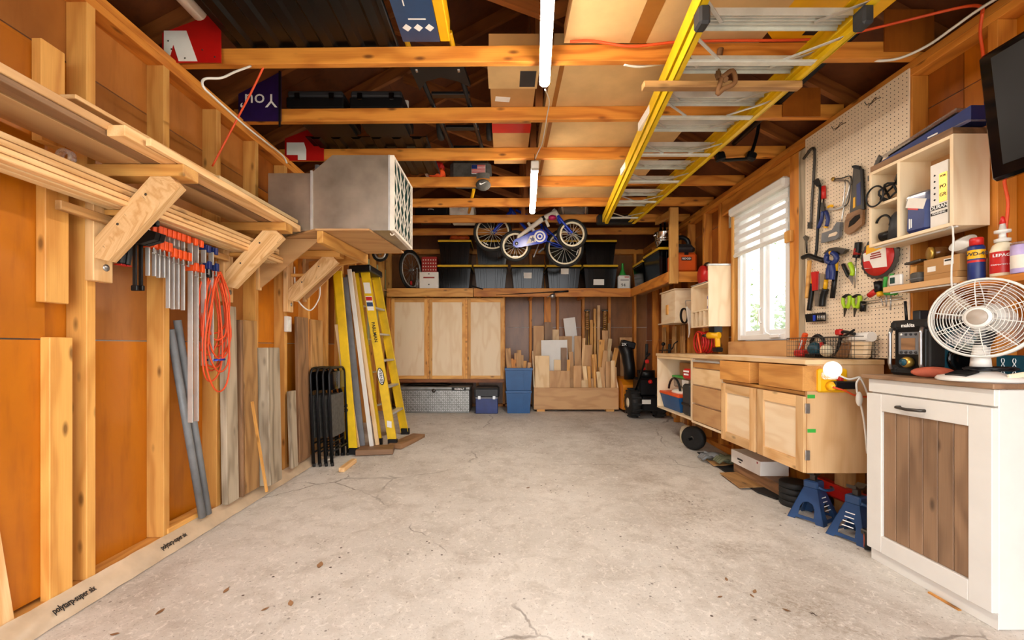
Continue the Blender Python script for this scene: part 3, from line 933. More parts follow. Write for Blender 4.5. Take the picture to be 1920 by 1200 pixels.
stand('standing_board', 421, 443, 574, 940, -1.79, 'grey_wood', 'weathered grey plank standing behind the coiled orange cord')
stand('standing_board', 456, 482, 601, 915, -1.79, 'tan_wood', 'tan plank with black edge standing beside the weathered grey plank')
solo('standing_board', MB().beam((-1.785, 2.888, .085), (-1.80, 2.888, 1.28), .022, .05, UX, .002), M['brown_board'], 'black-stained strip on the edge of the tan plank', 'board')
solo('timber_post', MB().box((-1.765, 3.19, .5875), (.11, .17, 1.01), rotm('Y', -.02), .006), 'grey_wood', 'short thick grey timber post standing on end by the light switch', 'post')
stand('standing_board', 545, 556, 733, 880, -1.77, 'grey_wood', 'low grey stub board beside the folded chairs', .03)
stand('standing_board', 559, 579, 595, 880, -1.80, 'brown_board', 'tall brown board standing behind the folded chairs', .03)
stand('standing_board', 584, 606, 600, 860, -1.81, 'tan_wood', 'pink tan stick standing in the bay behind the folded chairs', .03)
solo('batten', MB().beam((-1.685, 3.03, .07), (-1.745, 2.955, .72), .014, .014, UY), 'pine', 'thin pine stick leaning against the grey timber post', 'stick')

# light switch and loose white cable
t = thing('light_switch', 'white light switch screwed to the stud above the grey timber post', 'switch', (XL, 3.587, 1.25))
part('box', MB().bb(XL + .0005, XL + .03, 3.55, 3.624, 1.225, 1.355, .004), 'white_plastic', t)
part('rocker', MB().box((XL + .033, 3.587, 1.29), (.008, .034, .066), rotm('Y', .08), .002), 'white_paint', t)
c = curve([P(552, 500, 3.62), P(553, 530, 3.64), P(558, 562, 3.66), P(581, 582, 3.72), P(598, 560, 3.80), P(600, 538, 3.84)], 6)
solo('white_cable', MB().tube(c, .006, 6), 'white_plastic', 'loop of white cable hanging below the bracket by the light switch', 'cable')
c = curve([P(470, 124, 2.42), P(440, 135, 2.30), P(415, 146, 2.2), P(384, 148, 2.12), P(381, 162, 2.09), P(400, 182, 2.16), P(460, 236, 2.46), P(500, 268, 2.72), P(530, 292, 2.98), P(538, 306, 3.05)], 6)
for p in c:
    p.x = max(p.x, XL + .006) if p.z < 2.70 else p.x
solo('white_cable', MB().tube(c, .006, 6), 'white_plastic', 'white cable running from the joist along the top plate of the stud wall', 'cable')
c = curve([P(494, 126, 2.45), P(470, 175, 2.5), P(440, 232, 2.55), P(398, 312, 2.56)], 6)
solo('extension_lead', MB().tube(c, .006, 6), 'cord_orange', 'taut orange cord dropping from the first joist to the lumber shelf', 'cord')

# ---------------------------------------------------------------- galvanised air box on its shelf
t = thing('filter_shelf', 'plywood shelf with thick beam edge carrying the galvanised box', 'shelf', (XL, 3.3, 1.84))
part('deck', MB().prism([(XL + .001, 3.30), (-1.30, 2.94), (-.93, 2.94), (-.86, 3.66), (XL + .001, 3.72)], (0, 0, 1.901), UX, UY, .013), 'ply_dark', t)
part('edge_beam', MB().beam((-1.27, 2.94, 1.857), (-1.20, 3.70, 1.857), .045, .084, UZ, .003), 'pine', t)
part('ledger', MB().beam((XL + .02, 3.93, 1.84), (-1.22, 3.66, 1.86), .04, .07, UZ, .003), 'pine', t)
zb = 1.916; zt = 2.445; xa, xb, ya, yb2 = -1.345, -.80, 2.995, 3.60
t = thing('air_filter_box', 'galvanised sheet metal air box with a framed filter on its end', 'air filter', (-1.1, 3.3, zb))
m = MB().prism([(xa, zb), (xb, zb), (xb, zt), (xa + .14, zt), (xa, zt - .12)], (0, ya, 0), UX, UZ, -(yb2 - ya))
part('housing', m, 'galv', t)
part('intake_box', MB().bb(-1.665, xa - .002, 3.01, 3.56, zb, 2.325, .002), 'galv', t)
part('seam', MB().bb(xa - .012, xa + .004, ya - .006, ya, zb, zt - .11), 'alu', t)
part('corner_seam', MB().bb(xb - .012, xb + .0004, ya - .004, ya - .0004, zb, zt), 'alu', t)
part('pipe', MB().tube([(-1.44, 3.3, 2.32), (-1.44, 3.3, 2.50)], .022, 10).tube([(-1.37, 3.3, 2.32), (-1.37, 3.3, 2.52)], .018, 10), 'grey', t)
fm = MB()
for q in ((ya, ya + .022, zb, zt), (yb2 - .022, yb2, zb, zt), (ya + .022, yb2 - .022, zb, zb + .02), (ya + .022, yb2 - .022, zt - .02, zt)):
    fm.bb(xb + .0005, xb + .028, *q)
fr = part('filter_frame', fm, 'fiber_white', t)
pl = MB()
n = 30
for k in range(n):
    y = ya + .022 + (yb2 - ya - .044) * (k + .5) / n
    pl.box((xb + .01, y, (zb + zt) / 2), (.012, .012, zt - zb - .04), rotm('Z', .6))
part('pleats', pl, 'filter_teal', fr)
gm = MB(); random.seed(8)
ww = yb2 - ya - .04; hh = zt - zb - .04
for s in (-1, 1):
    for k in range(7):
        off = (k - 1) / 5.0
        a = (off, 0.0); b2 = (off + s * .75, 1.0)
        def pt(q):
            return V((xb + .026, ya + .02 + min(max(q[0], 0), 1) * ww, zb + .02 + q[1] * hh))
        lo, hi = 0.0, 1.0
        ts = sorted([0, 1] + [tt for tt in ((0 - a[0]) / (b2[0] - a[0]), (1 - a[0]) / (b2[0] - a[0])) if 0 < tt < 1])
        for u, w in zip(ts, ts[1:]):
            mm = (u + w) / 2; xx = a[0] + (b2[0] - a[0]) * mm
            if 0 < xx < 1:
                gm.tube([pt((a[0] + (b2[0] - a[0]) * u, u)), pt((a[0] + (b2[0] - a[0]) * w, w))], .0038, 5)
for k in range(5):
    y = ya + .02 + ww * (k + .5) / 5
    gm.tube([(xb + .027, y, zb + .02), (xb + .027, y + random.uniform(-.02, .02), zt - .02)], .0042, 5)
part('lattice', gm, 'fiber_white', fr)
part('wire_loop', MB().tube(arc((xb + .01, ya + .02, zb - .015), .014, PI, 2 * PI, UX, UZ, 8), .004, 5), 'fiber_white', t)

# ---------------------------------------------------------------- folded chairs
def folded_chair(x, y, label):
    t = thing('folding_chair', label, 'chair', (x, y, 0), rot=(0, -.04, 0), group='black folding chairs leaning in a row')
    w = .38
    def U(x0, h, y0, y1, r=.011, rad=.07):
        pts = [V((x0, y0, .012)), V((x0, y0, h - rad))] + arc((x0, y0 + rad, h - rad), rad, PI, PI / 2, UY, UZ, 5)[1:] + arc((x0, y1 - rad, h - rad), rad, PI / 2, 0, UY, UZ, 5) + [V((x0, y1, .012))]
        return pts
    part('front_frame', MB().tube(U(0, .90, 0, w), .0115, 8), 'black', t, False)
    pts = U(-.024, .70, .03, w - .03)
    part('rear_frame', MB().tube(pts, .0105, 8), 'black', t, False)
    part('crossbar', MB().tube([(0, 0, .13), (0, w, .13)], .008, 6).tube([(-.024, .03, .20), (-.024, w - .03, .20)], .008, 6), 'black', t, False)
    part('backrest', MB().grid(lambda a, b2: V((.004 + .012 * math.sin(a * PI), .015 + a * (w - .03), .70 + b2 * .165)), 8, 2).grid(lambda a, b2: V((-.004 + .012 * math.sin(a * PI), .015 + a * (w - .03), .70 + b2 * .165)), 8, 2), 'gloss_black', t, False)
    part('seat', MB().box((-.010, w / 2, .45), (.016, w - .07, .40), None, .006), 'fabric_grey', t, False)
    for yy in (0, w):
        part('foot', MB().tube([(0, yy, 0), (0, yy, .03)], .0145, 8), 'rubber', t, False)
    return t


ch = None
for k in range(4):
    ch = folded_chair(-1.74 + .054 * k, 3.91 + .006 * k, ('black folding chair of the leaning row, the one against the studs', 'second black folding chair out from the studs in the leaning row', 'third black folding chair out from the studs in the leaning row', 'outermost black folding chair of the leaning row, beside the straight ladder')[k])

# ---------------------------------------------------------------- yellow straight ladder
t = thing('straight_ladder', 'worn yellow fibreglass ladder standing behind the loose trim boards', 'ladder', (-1.62, 4.47, 0))
for (x0, y0), (x1, y1), nm in (((-1.53, 4.33), (-1.70, 4.36), 'rail'), ((-1.70, 4.66), (-1.83, 4.68), 'rail')):
    r = part(nm, MB().beam((x0, y0, zf(y0) + .06), (x1, y1, 1.87), .028, .085, UX, .003), 'yellow', t)
    part('foot', MB().box((x0 + .005, y0, zf(y0) + .035), (.1, .05, .07), None, .01), 'black', t)
for k in range(6):
    a = .14 + .145 * k
    p = V((-1.53, 4.33, .06)).lerp(V((-1.70, 4.36, 1.87)), a); q = V((-1.70, 4.66, .06)).lerp(V((-1.83, 4.68, 1.87)), a)
    part('rung', MB().tube([p, q], .016, 8), 'alu', t)
text('58', 'ink', t, P(648, 765, 4.31) + V((-.012, 0, 0)), V((.17, 0, -1.8)), UX, .09, 'marking')

# ---------------------------------------------------------------- trims leaning between the ladders
tr = [(634, 608, 668, 850, 4.38, .055, 'ply', 'short birch plywood strip leaning against the straight ladder'),
      (646, 520, 679, 850, 4.46, .05, 'grey', 'grey green painted board leaning between the two ladders'),
      (637, 522, 672, 850, 4.50, .02, 'white_paint', 'narrow white painted trim behind the grey green board'),
      (655, 505, 697, 850, 4.44, .032, 'white_paint', 'white trim board leaning in front of the grey green board'),
      (661, 510, 708, 850, 4.50, .03, 'ply', 'thin birch strip leaning next to the white trim'),
      (618, 515, 640, 850, 4.84, .03, 'pipe_grey', 'dark grey tube leaning behind the yellow straight ladder')]
for px, py, qx, qy, Y, w, mt, lb in tr:
    p1 = P(px, py, Y + .03); p0 = P(qx, qy, Y); p0.z = .065
    p1.x = max(p1.x, XL + .04)
    if mt == 'pipe_grey':
        p0.z = .03
        solo('tube', MB().tube([p0, p1], .017, 10), mt, lb, 'pipe')
    else:
        solo('trim_board', MB().beam(p0, p1, .02, w * 1.3, UX, .002), mt, lb, 'board')
solo('floor_plank', MB().beam((-1.50, 4.36, zf(4.4) + .03), (-1.14, 4.42, zf(4.4) + .03), .22, .055, UZ, .004), 'brown_board', 'brown plank on the floor under the leaning trims', 'board')
solo('floor_plank', MB().beam((-1.16, 4.52, zf(4.7) + .02), (-1.00, 5.02, zf(4.7) + .03), .16, .05, UZ, .004), 'brown_board', 'brown plank on the floor under the yellow stepladder', 'board')
solo('wood_offcut', MB().beam(PZ(640, 886, 0) + UZ * .022, PZ(664, 868, 0) + UZ * .022, .05, .04, UZ, .003), 'pine_pale', 'pale square offcut lying alone on the floor before the trims', 'offcut')

# ---------------------------------------------------------------- yellow stepladder
t = thing('step_ladder', 'yellow fibreglass stepladder folded and leaning by the wall cabinet', 'ladder', (-1.2, 4.8, 0))
zA, zB = .08, 1.92
fr = {}
for nm, b0, b1 in (('front_rail', (-1.205, 4.60), (-1.52, 4.66)), ('front_rail', (-1.19, 5.12), (-1.50, 5.0)), ('rear_rail', (-1.36, 4.63), (-1.63, 4.67)), ('rear_rail', (-1.34, 5.08), (-1.61, 4.98))):
    w = .085 if nm == 'front_rail' else .055
    p0, p1 = V((b0[0], b0[1], zA)), V((b1[0], b1[1], zB))
    d = (p1 - p0).normalized(); sx = V((d.z, 0, -d.x)).normalized()
    m = MB().beam(p0, p1, .008, w, sx)
    for s in (-1, 1):
        m.beam(p0 + sx * s * w / 2 + UY * .012 * (1 if b0[1] < 4.8 else -1), p1 + sx * s * w / 2 + UY * .012 * (1 if b0[1] < 4.8 else -1), .03, .006, sx)
    r = part(nm, m, 'yellow', t)
    part('foot', MB().box((p0.x + .006, p0.y, .06 + zf(p0.y) * .5), (w + .016, .05, .075), None, .006), 'black', r)
    fr.setdefault(nm, []).append((p0, p1, r))
(pa0, pa1, ra), (pb0, pb1, rb) = fr['front_rail']
for k in range(5):
    a = .155 + .158 * k
    p = pa0.lerp(pa1, a); q = pb0.lerp(pb1, a)
    part('step', MB().beam(p, q, .075, .022, UZ, .002), 'alu', t)
(pc0, pc1, rc), (pe0, pe1, re) = fr['rear_rail']
for k in range(4):
    a = .2 + .2 * k
    part('rear_bar', MB().beam(pc0.lerp(pc1, a), pe0.lerp(pe1, a), .03, .012, UZ), 'alu', t)
part('top_cap', MB().box((-1.56, 4.83, 1.945), (.24, .46, .075), rotm('Y', -.05), .012), 'black', t)
d = (pa0 - pa1).normalized()
n = 24
el = [(math.cos(2 * PI * k / n) * .095, math.sin(2 * PI * k / n) * .036) for k in range(n)]
c = P(713, 706, 4.59); c.y = pa0.lerp(pa1, .36).y - .012
lb = part('badge', MB().prism(el, c + UY * .004, d, UX, .003), 'ink', ra)
part('badge_plate', MB().prism([(a * .88, b2 * .78) for a, b2 in el], c + UY * .001, d, UX, .0025), 'white_ink', ra)
text('WERNER', 'ink', ra, c - UY * .0022, d, UX, .046, 'lettering', bold=True, squeeze=.86)
c = pa0.lerp(pa1, .80); 
part('sticker', MB().prism([(-.10, -.035), (.06, -.035), (.06, .035), (-.10, .035)], c - UY * .0065, d, UX, .002), 'paper', ra)
part('sticker', MB().prism([(-.09, -.033), (-.05, -.033), (-.05, .033), (-.09, .033)], c - UY * .008, d, UX, .002), 'red', ra)
part('sticker', MB().prism([(-.03, -.033), (.015, -.033), (.015, .033), (-.03, .033)], c - UY * .008, d, UX, .002), 'navy', ra)
part('sticker', MB().prism([(-.06, -.035), (.06, -.035), (.06, .035), (-.06, .035)], c - UY * .0065 - d * .19, d, UX, .002), 'paper', ra)
text('PARLMAN', 'ink', ra, pa0.lerp(pa1, .64) - UY * .0075, d, UX, .05, 'lettering', bold=True)
part('sticker', MB().prism([(-.04, -.02), (.03, -.028), (.04, .02), (-.03, .03)], pa0.lerp(pa1, .1) - UY * .007, d, UX, .002), 'paper', ra)
# ================================================================ overhead
ZT = ZJ + .0935                                    # top of the joists
# ---- long yellow stepladder slung under the joists
t = thing('hanging_step_ladder', 'long yellow fibreglass stepladder slung flat under the joists', 'ladder', (1.2, 3.2, 2.54))


def lx(side, Y, inner=0.0):
    a, b2 = ((.845, 1.80), (1.185, 5.15)) if side < 0 else ((1.615, 1.80), (1.52, 5.15))
    return a[0] + (b2[0] - a[0]) * (Y - a[1]) / (b2[1] - a[1]) - side * inner


for s in (-1, 1):
    p0 = V((lx(s, 1.35), 1.35, 2.632)); p1 = V((lx(s, 5.12), 5.12, 2.632))
    m = MB().beam(p0, p1, .008, .088, UZ)
    for q in (-1, 1):
        m.beam(p0 + V((-s * .018, 0, q * .041)), p1 + V((-s * .018, 0, q * .041)), .034, .006, UZ)
    r = part('front_rail', m, 'yellow', t)
    part('foot', MB().box(p0, (.05, .09, .1), None, .008), 'black', r)
    p0 = V((lx(s, 1.90, .012), 1.90, 2.553)); p1 = V((lx(s, 4.95, .012), 4.95, 2.553))
    m = MB().beam(p0, p1, .008, .056, UZ)
    for q in (-1, 1):
        m.beam(p0 + V((-s * .015, 0, q * .025)), p1 + V((-s * .015, 0, q * .025)), .03, .006, UZ)
    r = part('rear_rail', m, 'yellow', t)
    part('foot', MB().box(p0 + V((-s * .01, -.01, 0)), (.05, .07, .085), None, .01), 'dark_grey', r)
for k in range(-1, 9):
    Y = 2.0 + .32 * k
    xa, xb = lx(-1, Y, .012), lx(1, Y, .012)
    m = MB().bb(xa, xb, Y - .046, Y + .046, 2.640, 2.646)
    for j in range(5):
        m.bb(xa, xb, Y - .046 + j * .0215, Y - .046 + j * .0215 + .007, 2.628, 2.640)
    st = part('tread', m, 'ladder_alu', t)
    part('tread_edge', MB().bb(xa, xb, Y - .05, Y - .046, 2.616, 2.65), 'ladder_alu', st)
    part('tread_edge', MB().bb(xa, xb, Y + .046, Y + .05, 2.616, 2.65), 'ladder_alu', st)
    for s in (-1, 1):
        e = lx(s, Y, .014)
        part('tread_brace', MB().beam((e, Y - .15, 2.60), (e - s * .14, Y, 2.62), .016, .005, UZ), 'alu', st)
for k in range(6):
    Y = 2.155 + .52 * k
    rb = part('rear_bar', MB().beam((lx(-1, Y, .03), Y, 2.535), (lx(1, Y, .03), Y, 2.535), .032, .014, UZ, .002), 'ladder_alu', t)
    for s in (-1, 1):
        e = lx(s, Y - .17, .03)
        part('rear_brace', MB().beam((e, Y - .17, 2.54), (lx(s, Y, .03) - s * .17, Y - .01, 2.543), .014, .005, UZ), 'alu', rb)
part('top_cap', MB().box((1.352, 5.15, 2.63), (.46, .10, .11), None, .012), 'black', t)
part('sticker', MB().bb(lx(-1, 2.75) - .006, lx(-1, 2.95) - .0045, 2.75, 2.98, 2.605, 2.66), 'paper', t)
part('sticker', MB().bb(lx(-1, 3.6) - .006, lx(-1, 3.75) - .0045, 3.6, 3.75, 2.605, 2.66), 'paper', t)
sp = P(1205, 172, 2.30); sq = P(1500, 171, 2.30)
sp.z = sq.z = 2.505
solo('support_stick', MB().beam(sp, sq, .045, .035, UZ, .003), 'tan_wood', 'wooden stick across the underside of the hanging stepladder', 'stick')
sx = (sp.x * .48 + sq.x * .52)
t = thing('webbing_strap', 'brown webbing strap knotted round the stick under the hanging stepladder', 'strap', (sx, 2.3, 2.49))
part('strap', MB().tube(curve([V((sx + .01, 2.36, ZJ + .05)), V((sx, 2.375, 2.64)), V((sx - .005, 2.33, 2.55)), V((sx - .012, 2.265, 2.52))], 5), [.016] * 16, 6), 'brown_strap', t)
part('loop', MB().tube(curve([V((sx - .03, 2.27, 2.53)), V((sx + .02, 2.26, 2.56)), V((sx + .035, 2.262, 2.50)), V((sx - .02, 2.268, 2.47)), V((sx - .05, 2.272, 2.45)), V((sx - .03, 2.27, 2.53))], 5), .013, 6), 'brown_strap', t)

# ---- black ribbed liners lying on the joists
for k, (xa, xb, ya, yb2, lb) in enumerate(((-1.53, -.60, .7, 2.46, 'black ribbed plastic liner lying across the joists beside the blue carton'), (-1.62, -.63, 3.48, 4.215, 'black ribbed plastic liner on the joists behind the two black cases'))):
    t = thing('ribbed_liner', lb, 'liner', ((xa + xb) / 2, (ya + yb2) / 2, ZT))
    part('sheet', MB().bb(xa, xb, ya, yb2, ZT + .016, ZT + .022), 'liner', t)
    for j in range(6):
        x = xa + (xb - xa) * (j + .5) / 6
        part('rib', MB().prism([(-.045, .016), (-.025, 0), (.025, 0), (.045, .016)], (x, ya, ZT), UX, UZ, -(yb2 - ya)), 'liner', t)
    part('rim', MB().bb(xb - .004, xb, ya, yb2, ZT, ZT + .03), 'dark_grey', t)


# ---- signs standing against the joists
def roofz(x):
    return ZJ + .02 + (x - RL.x) / (XM - RL.x) * (ZR - ZJ - .02) - .06


def sign(name, label, mat, px0, px1, py0, py1, Y, cat='sign'):
    a = P(px0, py1, Y); b2 = P(px1, py0, Y)
    x0, x1 = max(a.x, XLS + .01), b2.x
    t = thing(name, label, cat, ((x0 + x1) / 2, Y, a.z))
    part('board', MB().prism([(x0, a.z), (x1, a.z), (x1, min(b2.z, roofz(x1))), (x0, min(b2.z, roofz(x0)))], (0, Y, 0), UX, UZ, -.006), mat, t)
    return t, V((0, Y, 0))


def pxpoly(pts, Y):
    return [(P(a, b2, Y).x, P(a, b2, Y).z) for a, b2 in pts]


c4 = lambda a, b2: (280 + a * .26667, b2 * .26667)
t, o = sign('red_sign', 'red sign panel with big upturned white letter at the first joist', 'sign_red', 304, 414, 20, 117, 2.385)
part('letter', MB().prism(pxpoly([c4(*q) for q in ((105, 218), (262, 218), (340, 432), (208, 432), (170, 310), (148, 392), (105, 372))], 2.385), (0, 2.3845, 0), UX, UZ, .0025), 'white_ink', t)
for q in ((132, 287), (155, 345), (250, 408), (372, 350), (460, 400)):
    b2 = P(*c4(*q), 2.38)
    part('screw', MB().lathe([(.005, 0), (.003, .002)], b2, -UY, 8), 'dark_steel', t)
t, o = sign('red_sign', 'smaller red sign panel above the galvanised box', 'sign_red', 534, 607, 232, 301, 3.64)
part('letter', MB().prism(pxpoly([c4(*q) for q in ((967, 1003), (1088, 1003), (1103, 1050), (1103, 1125), (1045, 1125), (1045, 1090), (967, 1090))], 3.64), (0, 3.6395, 0), UX, UZ, .0025), 'white_ink', t)
t, o = sign('purple_sign', 'dark purple sign board standing upside down against the second joist', 'purple', 447, 527, 120, 227, 3.00)
b2 = P(484, 187, 2.99)
text("You\u2019", 'white_ink', t, (b2.x, 2.9925, b2.z), -UX, -UZ, .135, squeeze=1.05)
part('edge_strip', MB().bb(P(526, 1, 3.0).x - .006, P(526, 1, 3.0).x + .006, 2.985, 2.993, 2.64, 3.03), 'black', t)
solo('foam_roll', MB().tube([(-1.60, .95, ZT + .042), (-1.585, 2.22, ZT + .042)], .04, 14), 'fiber_white', 'whitish foam roll lying on the joists above the red sign', 'roll')

# ---- black cases, cartons, hand truck
for (px0, px1), lb in (((532, 640), 'black tool case on the second joist next to the purple sign'), ((652, 752), 'black tool case on the second joist next to the hand truck')):
    a = P(px0, 1, 3.03); b2 = P(px1, 1, 3.03)
    t = thing('tool_case', lb, 'case', ((a.x + b2.x) / 2, 3.3, ZT))
    part('body', MB().bb(a.x, b2.x, 3.06, 3.46, ZT + .024, ZT + .10, .008), 'black', t)
    part('lid', MB().bb(a.x + .005, b2.x - .005, 3.065, 3.455, ZT + .102, ZT + .15, .012), 'dark_grey', t)
    for f in (.2, .8):
        x = a.x + (b2.x - a.x) * f
        part('latch', MB().bb(x - .018, x + .018, 3.05, 3.06, ZT + .075, ZT + .125, .003), 'gloss_black', t)
    part('foot', MB().bb(a.x + .03, b2.x - .03, 3.07, 3.45, ZT, ZT + .024), 'black', t)
a = P(748, 163, 3.2)
solo('paper_bundle', MB().box((a.x, 3.3, ZT + .17), (.10, .12, .035), rotm('Z', .2), .006), 'paper', 'small white paper bundle on the black case beside the hand truck', 'bundle')
t = thing('blue_carton', 'long blue carton with white diamonds and a yellow side on the joists', 'box', (-.45, 1.75, ZT))
xa, xb = -.56, -.355
part('carton', MB().bb(xa, xb, .9, 2.37, ZT, ZT + .13), 'navy', t)
part('side_strip', MB().bb(xb + .0005, xb + .055, .9, 2.37, ZT, ZT + .12, .004), 'tool_yellow', t)
for k in range(3):
    x = xa + .045 + k * .06
    part('diamond', MB().prism([(0, -.026), (.024, 0), (0, .026), (-.024, 0)], (x, 2.265, ZT - .0015), UX, UY, .0015), 'white_ink', t)
part('printed_line', MB().bb(-.50, -.494, 1.5, 2.12, ZT - .001, ZT + .001), 'white_ink', t)
part('printed_line', MB().bb(-.46, -.457, 1.5, 2.0, ZT - .001, ZT + .001), 'white_ink', t)
bars(t, (-.45, 2.205, ZT - .0005), UX, -UY, .1, .014, 1)

t = thing('hand_truck', 'black folding hand truck with yellow grips lying on the joists', 'hand truck', (-.35, 3.1, ZT))
for x in (-.56, -.30):
    part('grip', MB().tube(curve([V((x - .01, 2.43, ZT + .10)), V((x, 2.52, ZT + .07)), V((x + .02, 2.64, ZT + .03))], 5), .016, 8), 'tool_yellow', t)
    part('rail', MB().tube([(x + .02, 2.62, ZT + .03), (x + .12, 3.85, ZT + .03)], .017, 8), 'black', t)
    part('rail_cap', MB().lathe([(.022, 0), (.022, .03)], (x + .02, 2.62, ZT + .03), UY, 10), 'steel', t)
part('top_plate', MB().prism([(-.58, 2.56), (-.25, 2.56), (-.22, 2.80), (-.30, 2.74), (-.40, 2.70), (-.50, 2.74), (-.56, 2.84)], (0, 0, ZT + .01), UX, UY, .03), 'black', t)
for y in (2.92, 3.36, 3.7):
    part('crossbar', MB().beam((-.52 + (y - 2.6) * .08, y, ZT + .03), (-.26 + (y - 2.6) * .08, y, ZT + .03), .05, .022, UZ, .004), 'black', t)
for x in (-.52, -.12):
    part('wheel', MB().lathe([(.03, -.022), (.09, -.024), (.10, -.012), (.10, .012), (.09, .024), (.03, .022)], (x, 3.5, ZT + .105), UX, 20), 'rubber', t)

t = thing('carton', 'narrow cardboard carton with white label and a red band on the joists', 'box', (.06, 3.05, ZT))
part('box', MB().bb(-.09, .205, 2.5, 3.95, ZT, ZT + .14), 'card', t)
part('shipping_label', MB().box((-.01, 2.92, ZT - .001), (.10, .055, .0015), rotm('Z', .12)), 'paper', t)
part('red_band', MB().bb(-.092, .207, 3.24, 3.38, ZT - .001, ZT + .142), 'sign_red', t)
part('dark_print', MB().bb(.10, .20, 2.62, 2.78, ZT - .001, ZT + .001), 'dark_grey', t)
part('flap', MB().bb(-.10, .215, 2.49, 2.80, ZT - .0008, ZT - .0004), 'card_pale', t)
t = thing('flat_carton', 'big flattened pale carton with brown tape above the first joist', 'box', (.85, 1.6, ZT))
part('box', MB().bb(.335, 1.42, .7, 2.38, ZT, ZT + .10), 'card_pale', t)
part('tape', MB().bb(.70, .79, .7, 2.38, ZT - .001, ZT), 'tape', t)
t = thing('flat_carton', 'big flattened pale carton with a long tape seam between first and third joists', 'box', (.7, 3.4, ZT))
part('box', MB().bb(.29, 1.40, 2.47, 4.22, ZT, ZT + .12), 'card_pale', t)
part('tape', MB().bb(.335, .365, 2.47, 4.22, ZT - .001, ZT), 'tape', t)
t = thing('flat_carton', 'pale carton with open flaps above the fourth joist', 'box', (.7, 4.6, ZT))
part('box', MB().bb(.30, 1.20, 4.235, 4.95, ZT, ZT + .13), 'card_pale', t)
part('flap', MB().beam((.32, 4.30, ZT - .02), (1.05, 4.302, ZT - .05), .004, .05, UZ), 'card_pale', t)

# ---- right overhead: sled, poles, hanging frame, gusset
t = thing('yellow_sled', 'orange yellow plastic tray lying above the joists by the ladder foot', 'tray', (1.66, 2.2, ZT))
m = MB().prism([(1.42, 1.75), (1.50, 1.70), (1.88, 1.70), (1.94, 1.76), (1.90, 2.34), (1.86, 2.37), (1.50, 2.37), (1.42, 2.30)], (0, 0, ZT + .001), UX, UY, .06)
part('shell', m, 'tool_yellow', t)
part('slot', MB().bb(1.62, 1.70, 2.2, 2.32, ZT - .001, ZT + .001), 'ink', t)
solo('pole', MB().tube([(1.92, 2.30, ZT + .021), (1.94, 3.6, ZT + .021)], .02, 8), 'black', 'black pole lying across the joists over the pegboard side', 'pole')
solo('pole', MB().tube([(1.78, 2.30, ZT + .019), (1.80, 3.4, ZT + .019)], .018, 8), 'black', 'black pole beside the ladder on the joists', 'pole')
t = thing('handle_frame', 'black U shaped tube handle hanging below the joists near the ladder', 'handle', (1.9, 3.55, 2.63))
part('tube', MB().tube(curve([P(1424, 215, 3.58), P(1420, 250, 3.57), P(1411, 282, 3.55), P(1405, 296, 3.55), P(1380, 299, 3.55), P(1350, 299, 3.55), P(1346, 282, 3.55), P(1352, 256, 3.57), P(1356, 225, 3.58)], 4), .014, 8), 'black', t)
part('joint', MB().box(P(1408, 293, 3.55), (.08, .05, .07), rotm('Y', .3), .012), 'black', t)
part('joint', MB().box(P(1350, 294, 3.55), (.08, .05, .07), rotm('Y', -.3), .012), 'black', t)
part('gusset', MB().bb(2.10, XRS, 2.352, 2.36, ZJ + .03, 2.96), 'hard_brown', cl)
part('gusset', MB().bb(1.94, 2.2, 2.965, 2.973, ZJ + .0, 2.90), 'hard_brown', cl)

# ---- cords along the first joist
c = curve([P(1068, 82, 2.36), P(1110, 84, 2.37), P(1180, 92, 2.36), P(1262, 88, 2.37), P(1360, 84, 2.36), P(1480, 80, 2.34), P(1580, 66, 2.30), P(1700, 38, 2.22), P(1800, 14, 2.1), P(1838, 12, 2.03), P(1842, 25, 2.02)], 6)
for p in c:
    if p.x < 1.75:
        p.y = 2.367 - .0 + (.02 - .0188 * (p.x + 1.925))
    p.x = min(p.x, XR - .01)
solo('extension_lead', MB().tube(c, .007, 6), 'cord_orange', 'orange cord strung along the first joist to the top plate', 'cord')
c = curve([P(1170, 121, 2.42), P(1200, 125, 2.44), P(1250, 118, 2.46)], 5)
solo('white_cable', MB().tube(c, .007, 6), 'white_plastic', 'short white cable showing under the first joist beside the ladder', 'cable')
c = curve([P(1622, 110, 2.42), P(1650, 114, 2.38), P(1690, 108, 2.32), P(1740, 85, 2.22), P(1790, 50, 2.1), P(1835, 18, 2.0), P(1900, -22, 1.86)], 6)
for p in c:
    p.x = min(p.x, XR - .008)
solo('white_cable', MB().tube(c, .007, 6), 'white_plastic', 'white cable stapled along the top plate over the television', 'cable')

# ---- things on the middle joists
t = thing('backpack', 'grey backpack with flag patch on the joists', 'bag', (-.33, 4.45, ZT))
part('bag', MB().box((-.34, 4.46, ZT + .10), (.42, .30, .20), None, .04), 'fabric_grey', t)
c = P(897, 325, 4.295); c.z = ZT + .095
fp = part('patch', MB().bb(c.x - .07, c.x + .07, 4.300, 4.309, c.z - .045, c.z + .045), 'white_ink', t)
for k in range(6):
    z = c.z - .038 + k * .0145
    part('stripe', MB().bb(c.x - .068, c.x + .068, 4.2975, 4.3005, z, z + .0075), 'red', fp)
part('canton', MB().bb(c.x - .068, c.x - .012, 4.296, 4.2995, c.z + .002, c.z + .042), 'clamp_blue', fp)
t = thing('baseball_cap', 'grey baseball cap with white mark hung on the joist under the backpack', 'cap', P(906, 346, 4.2))
c = P(906, 347, 4.21)
part('crown', MB().ball(c + V((0, .0, 0)), (.075, .05, .055)), 'fabric_grey', t)
part('brim', MB().grid(lambda a, b2: c + V(((a - .5) * .13, -.03 - .02 * math.sin(a * PI) - b2 * .01, .05 + b2 * .05)), 8, 3), 'fabric_grey', t)
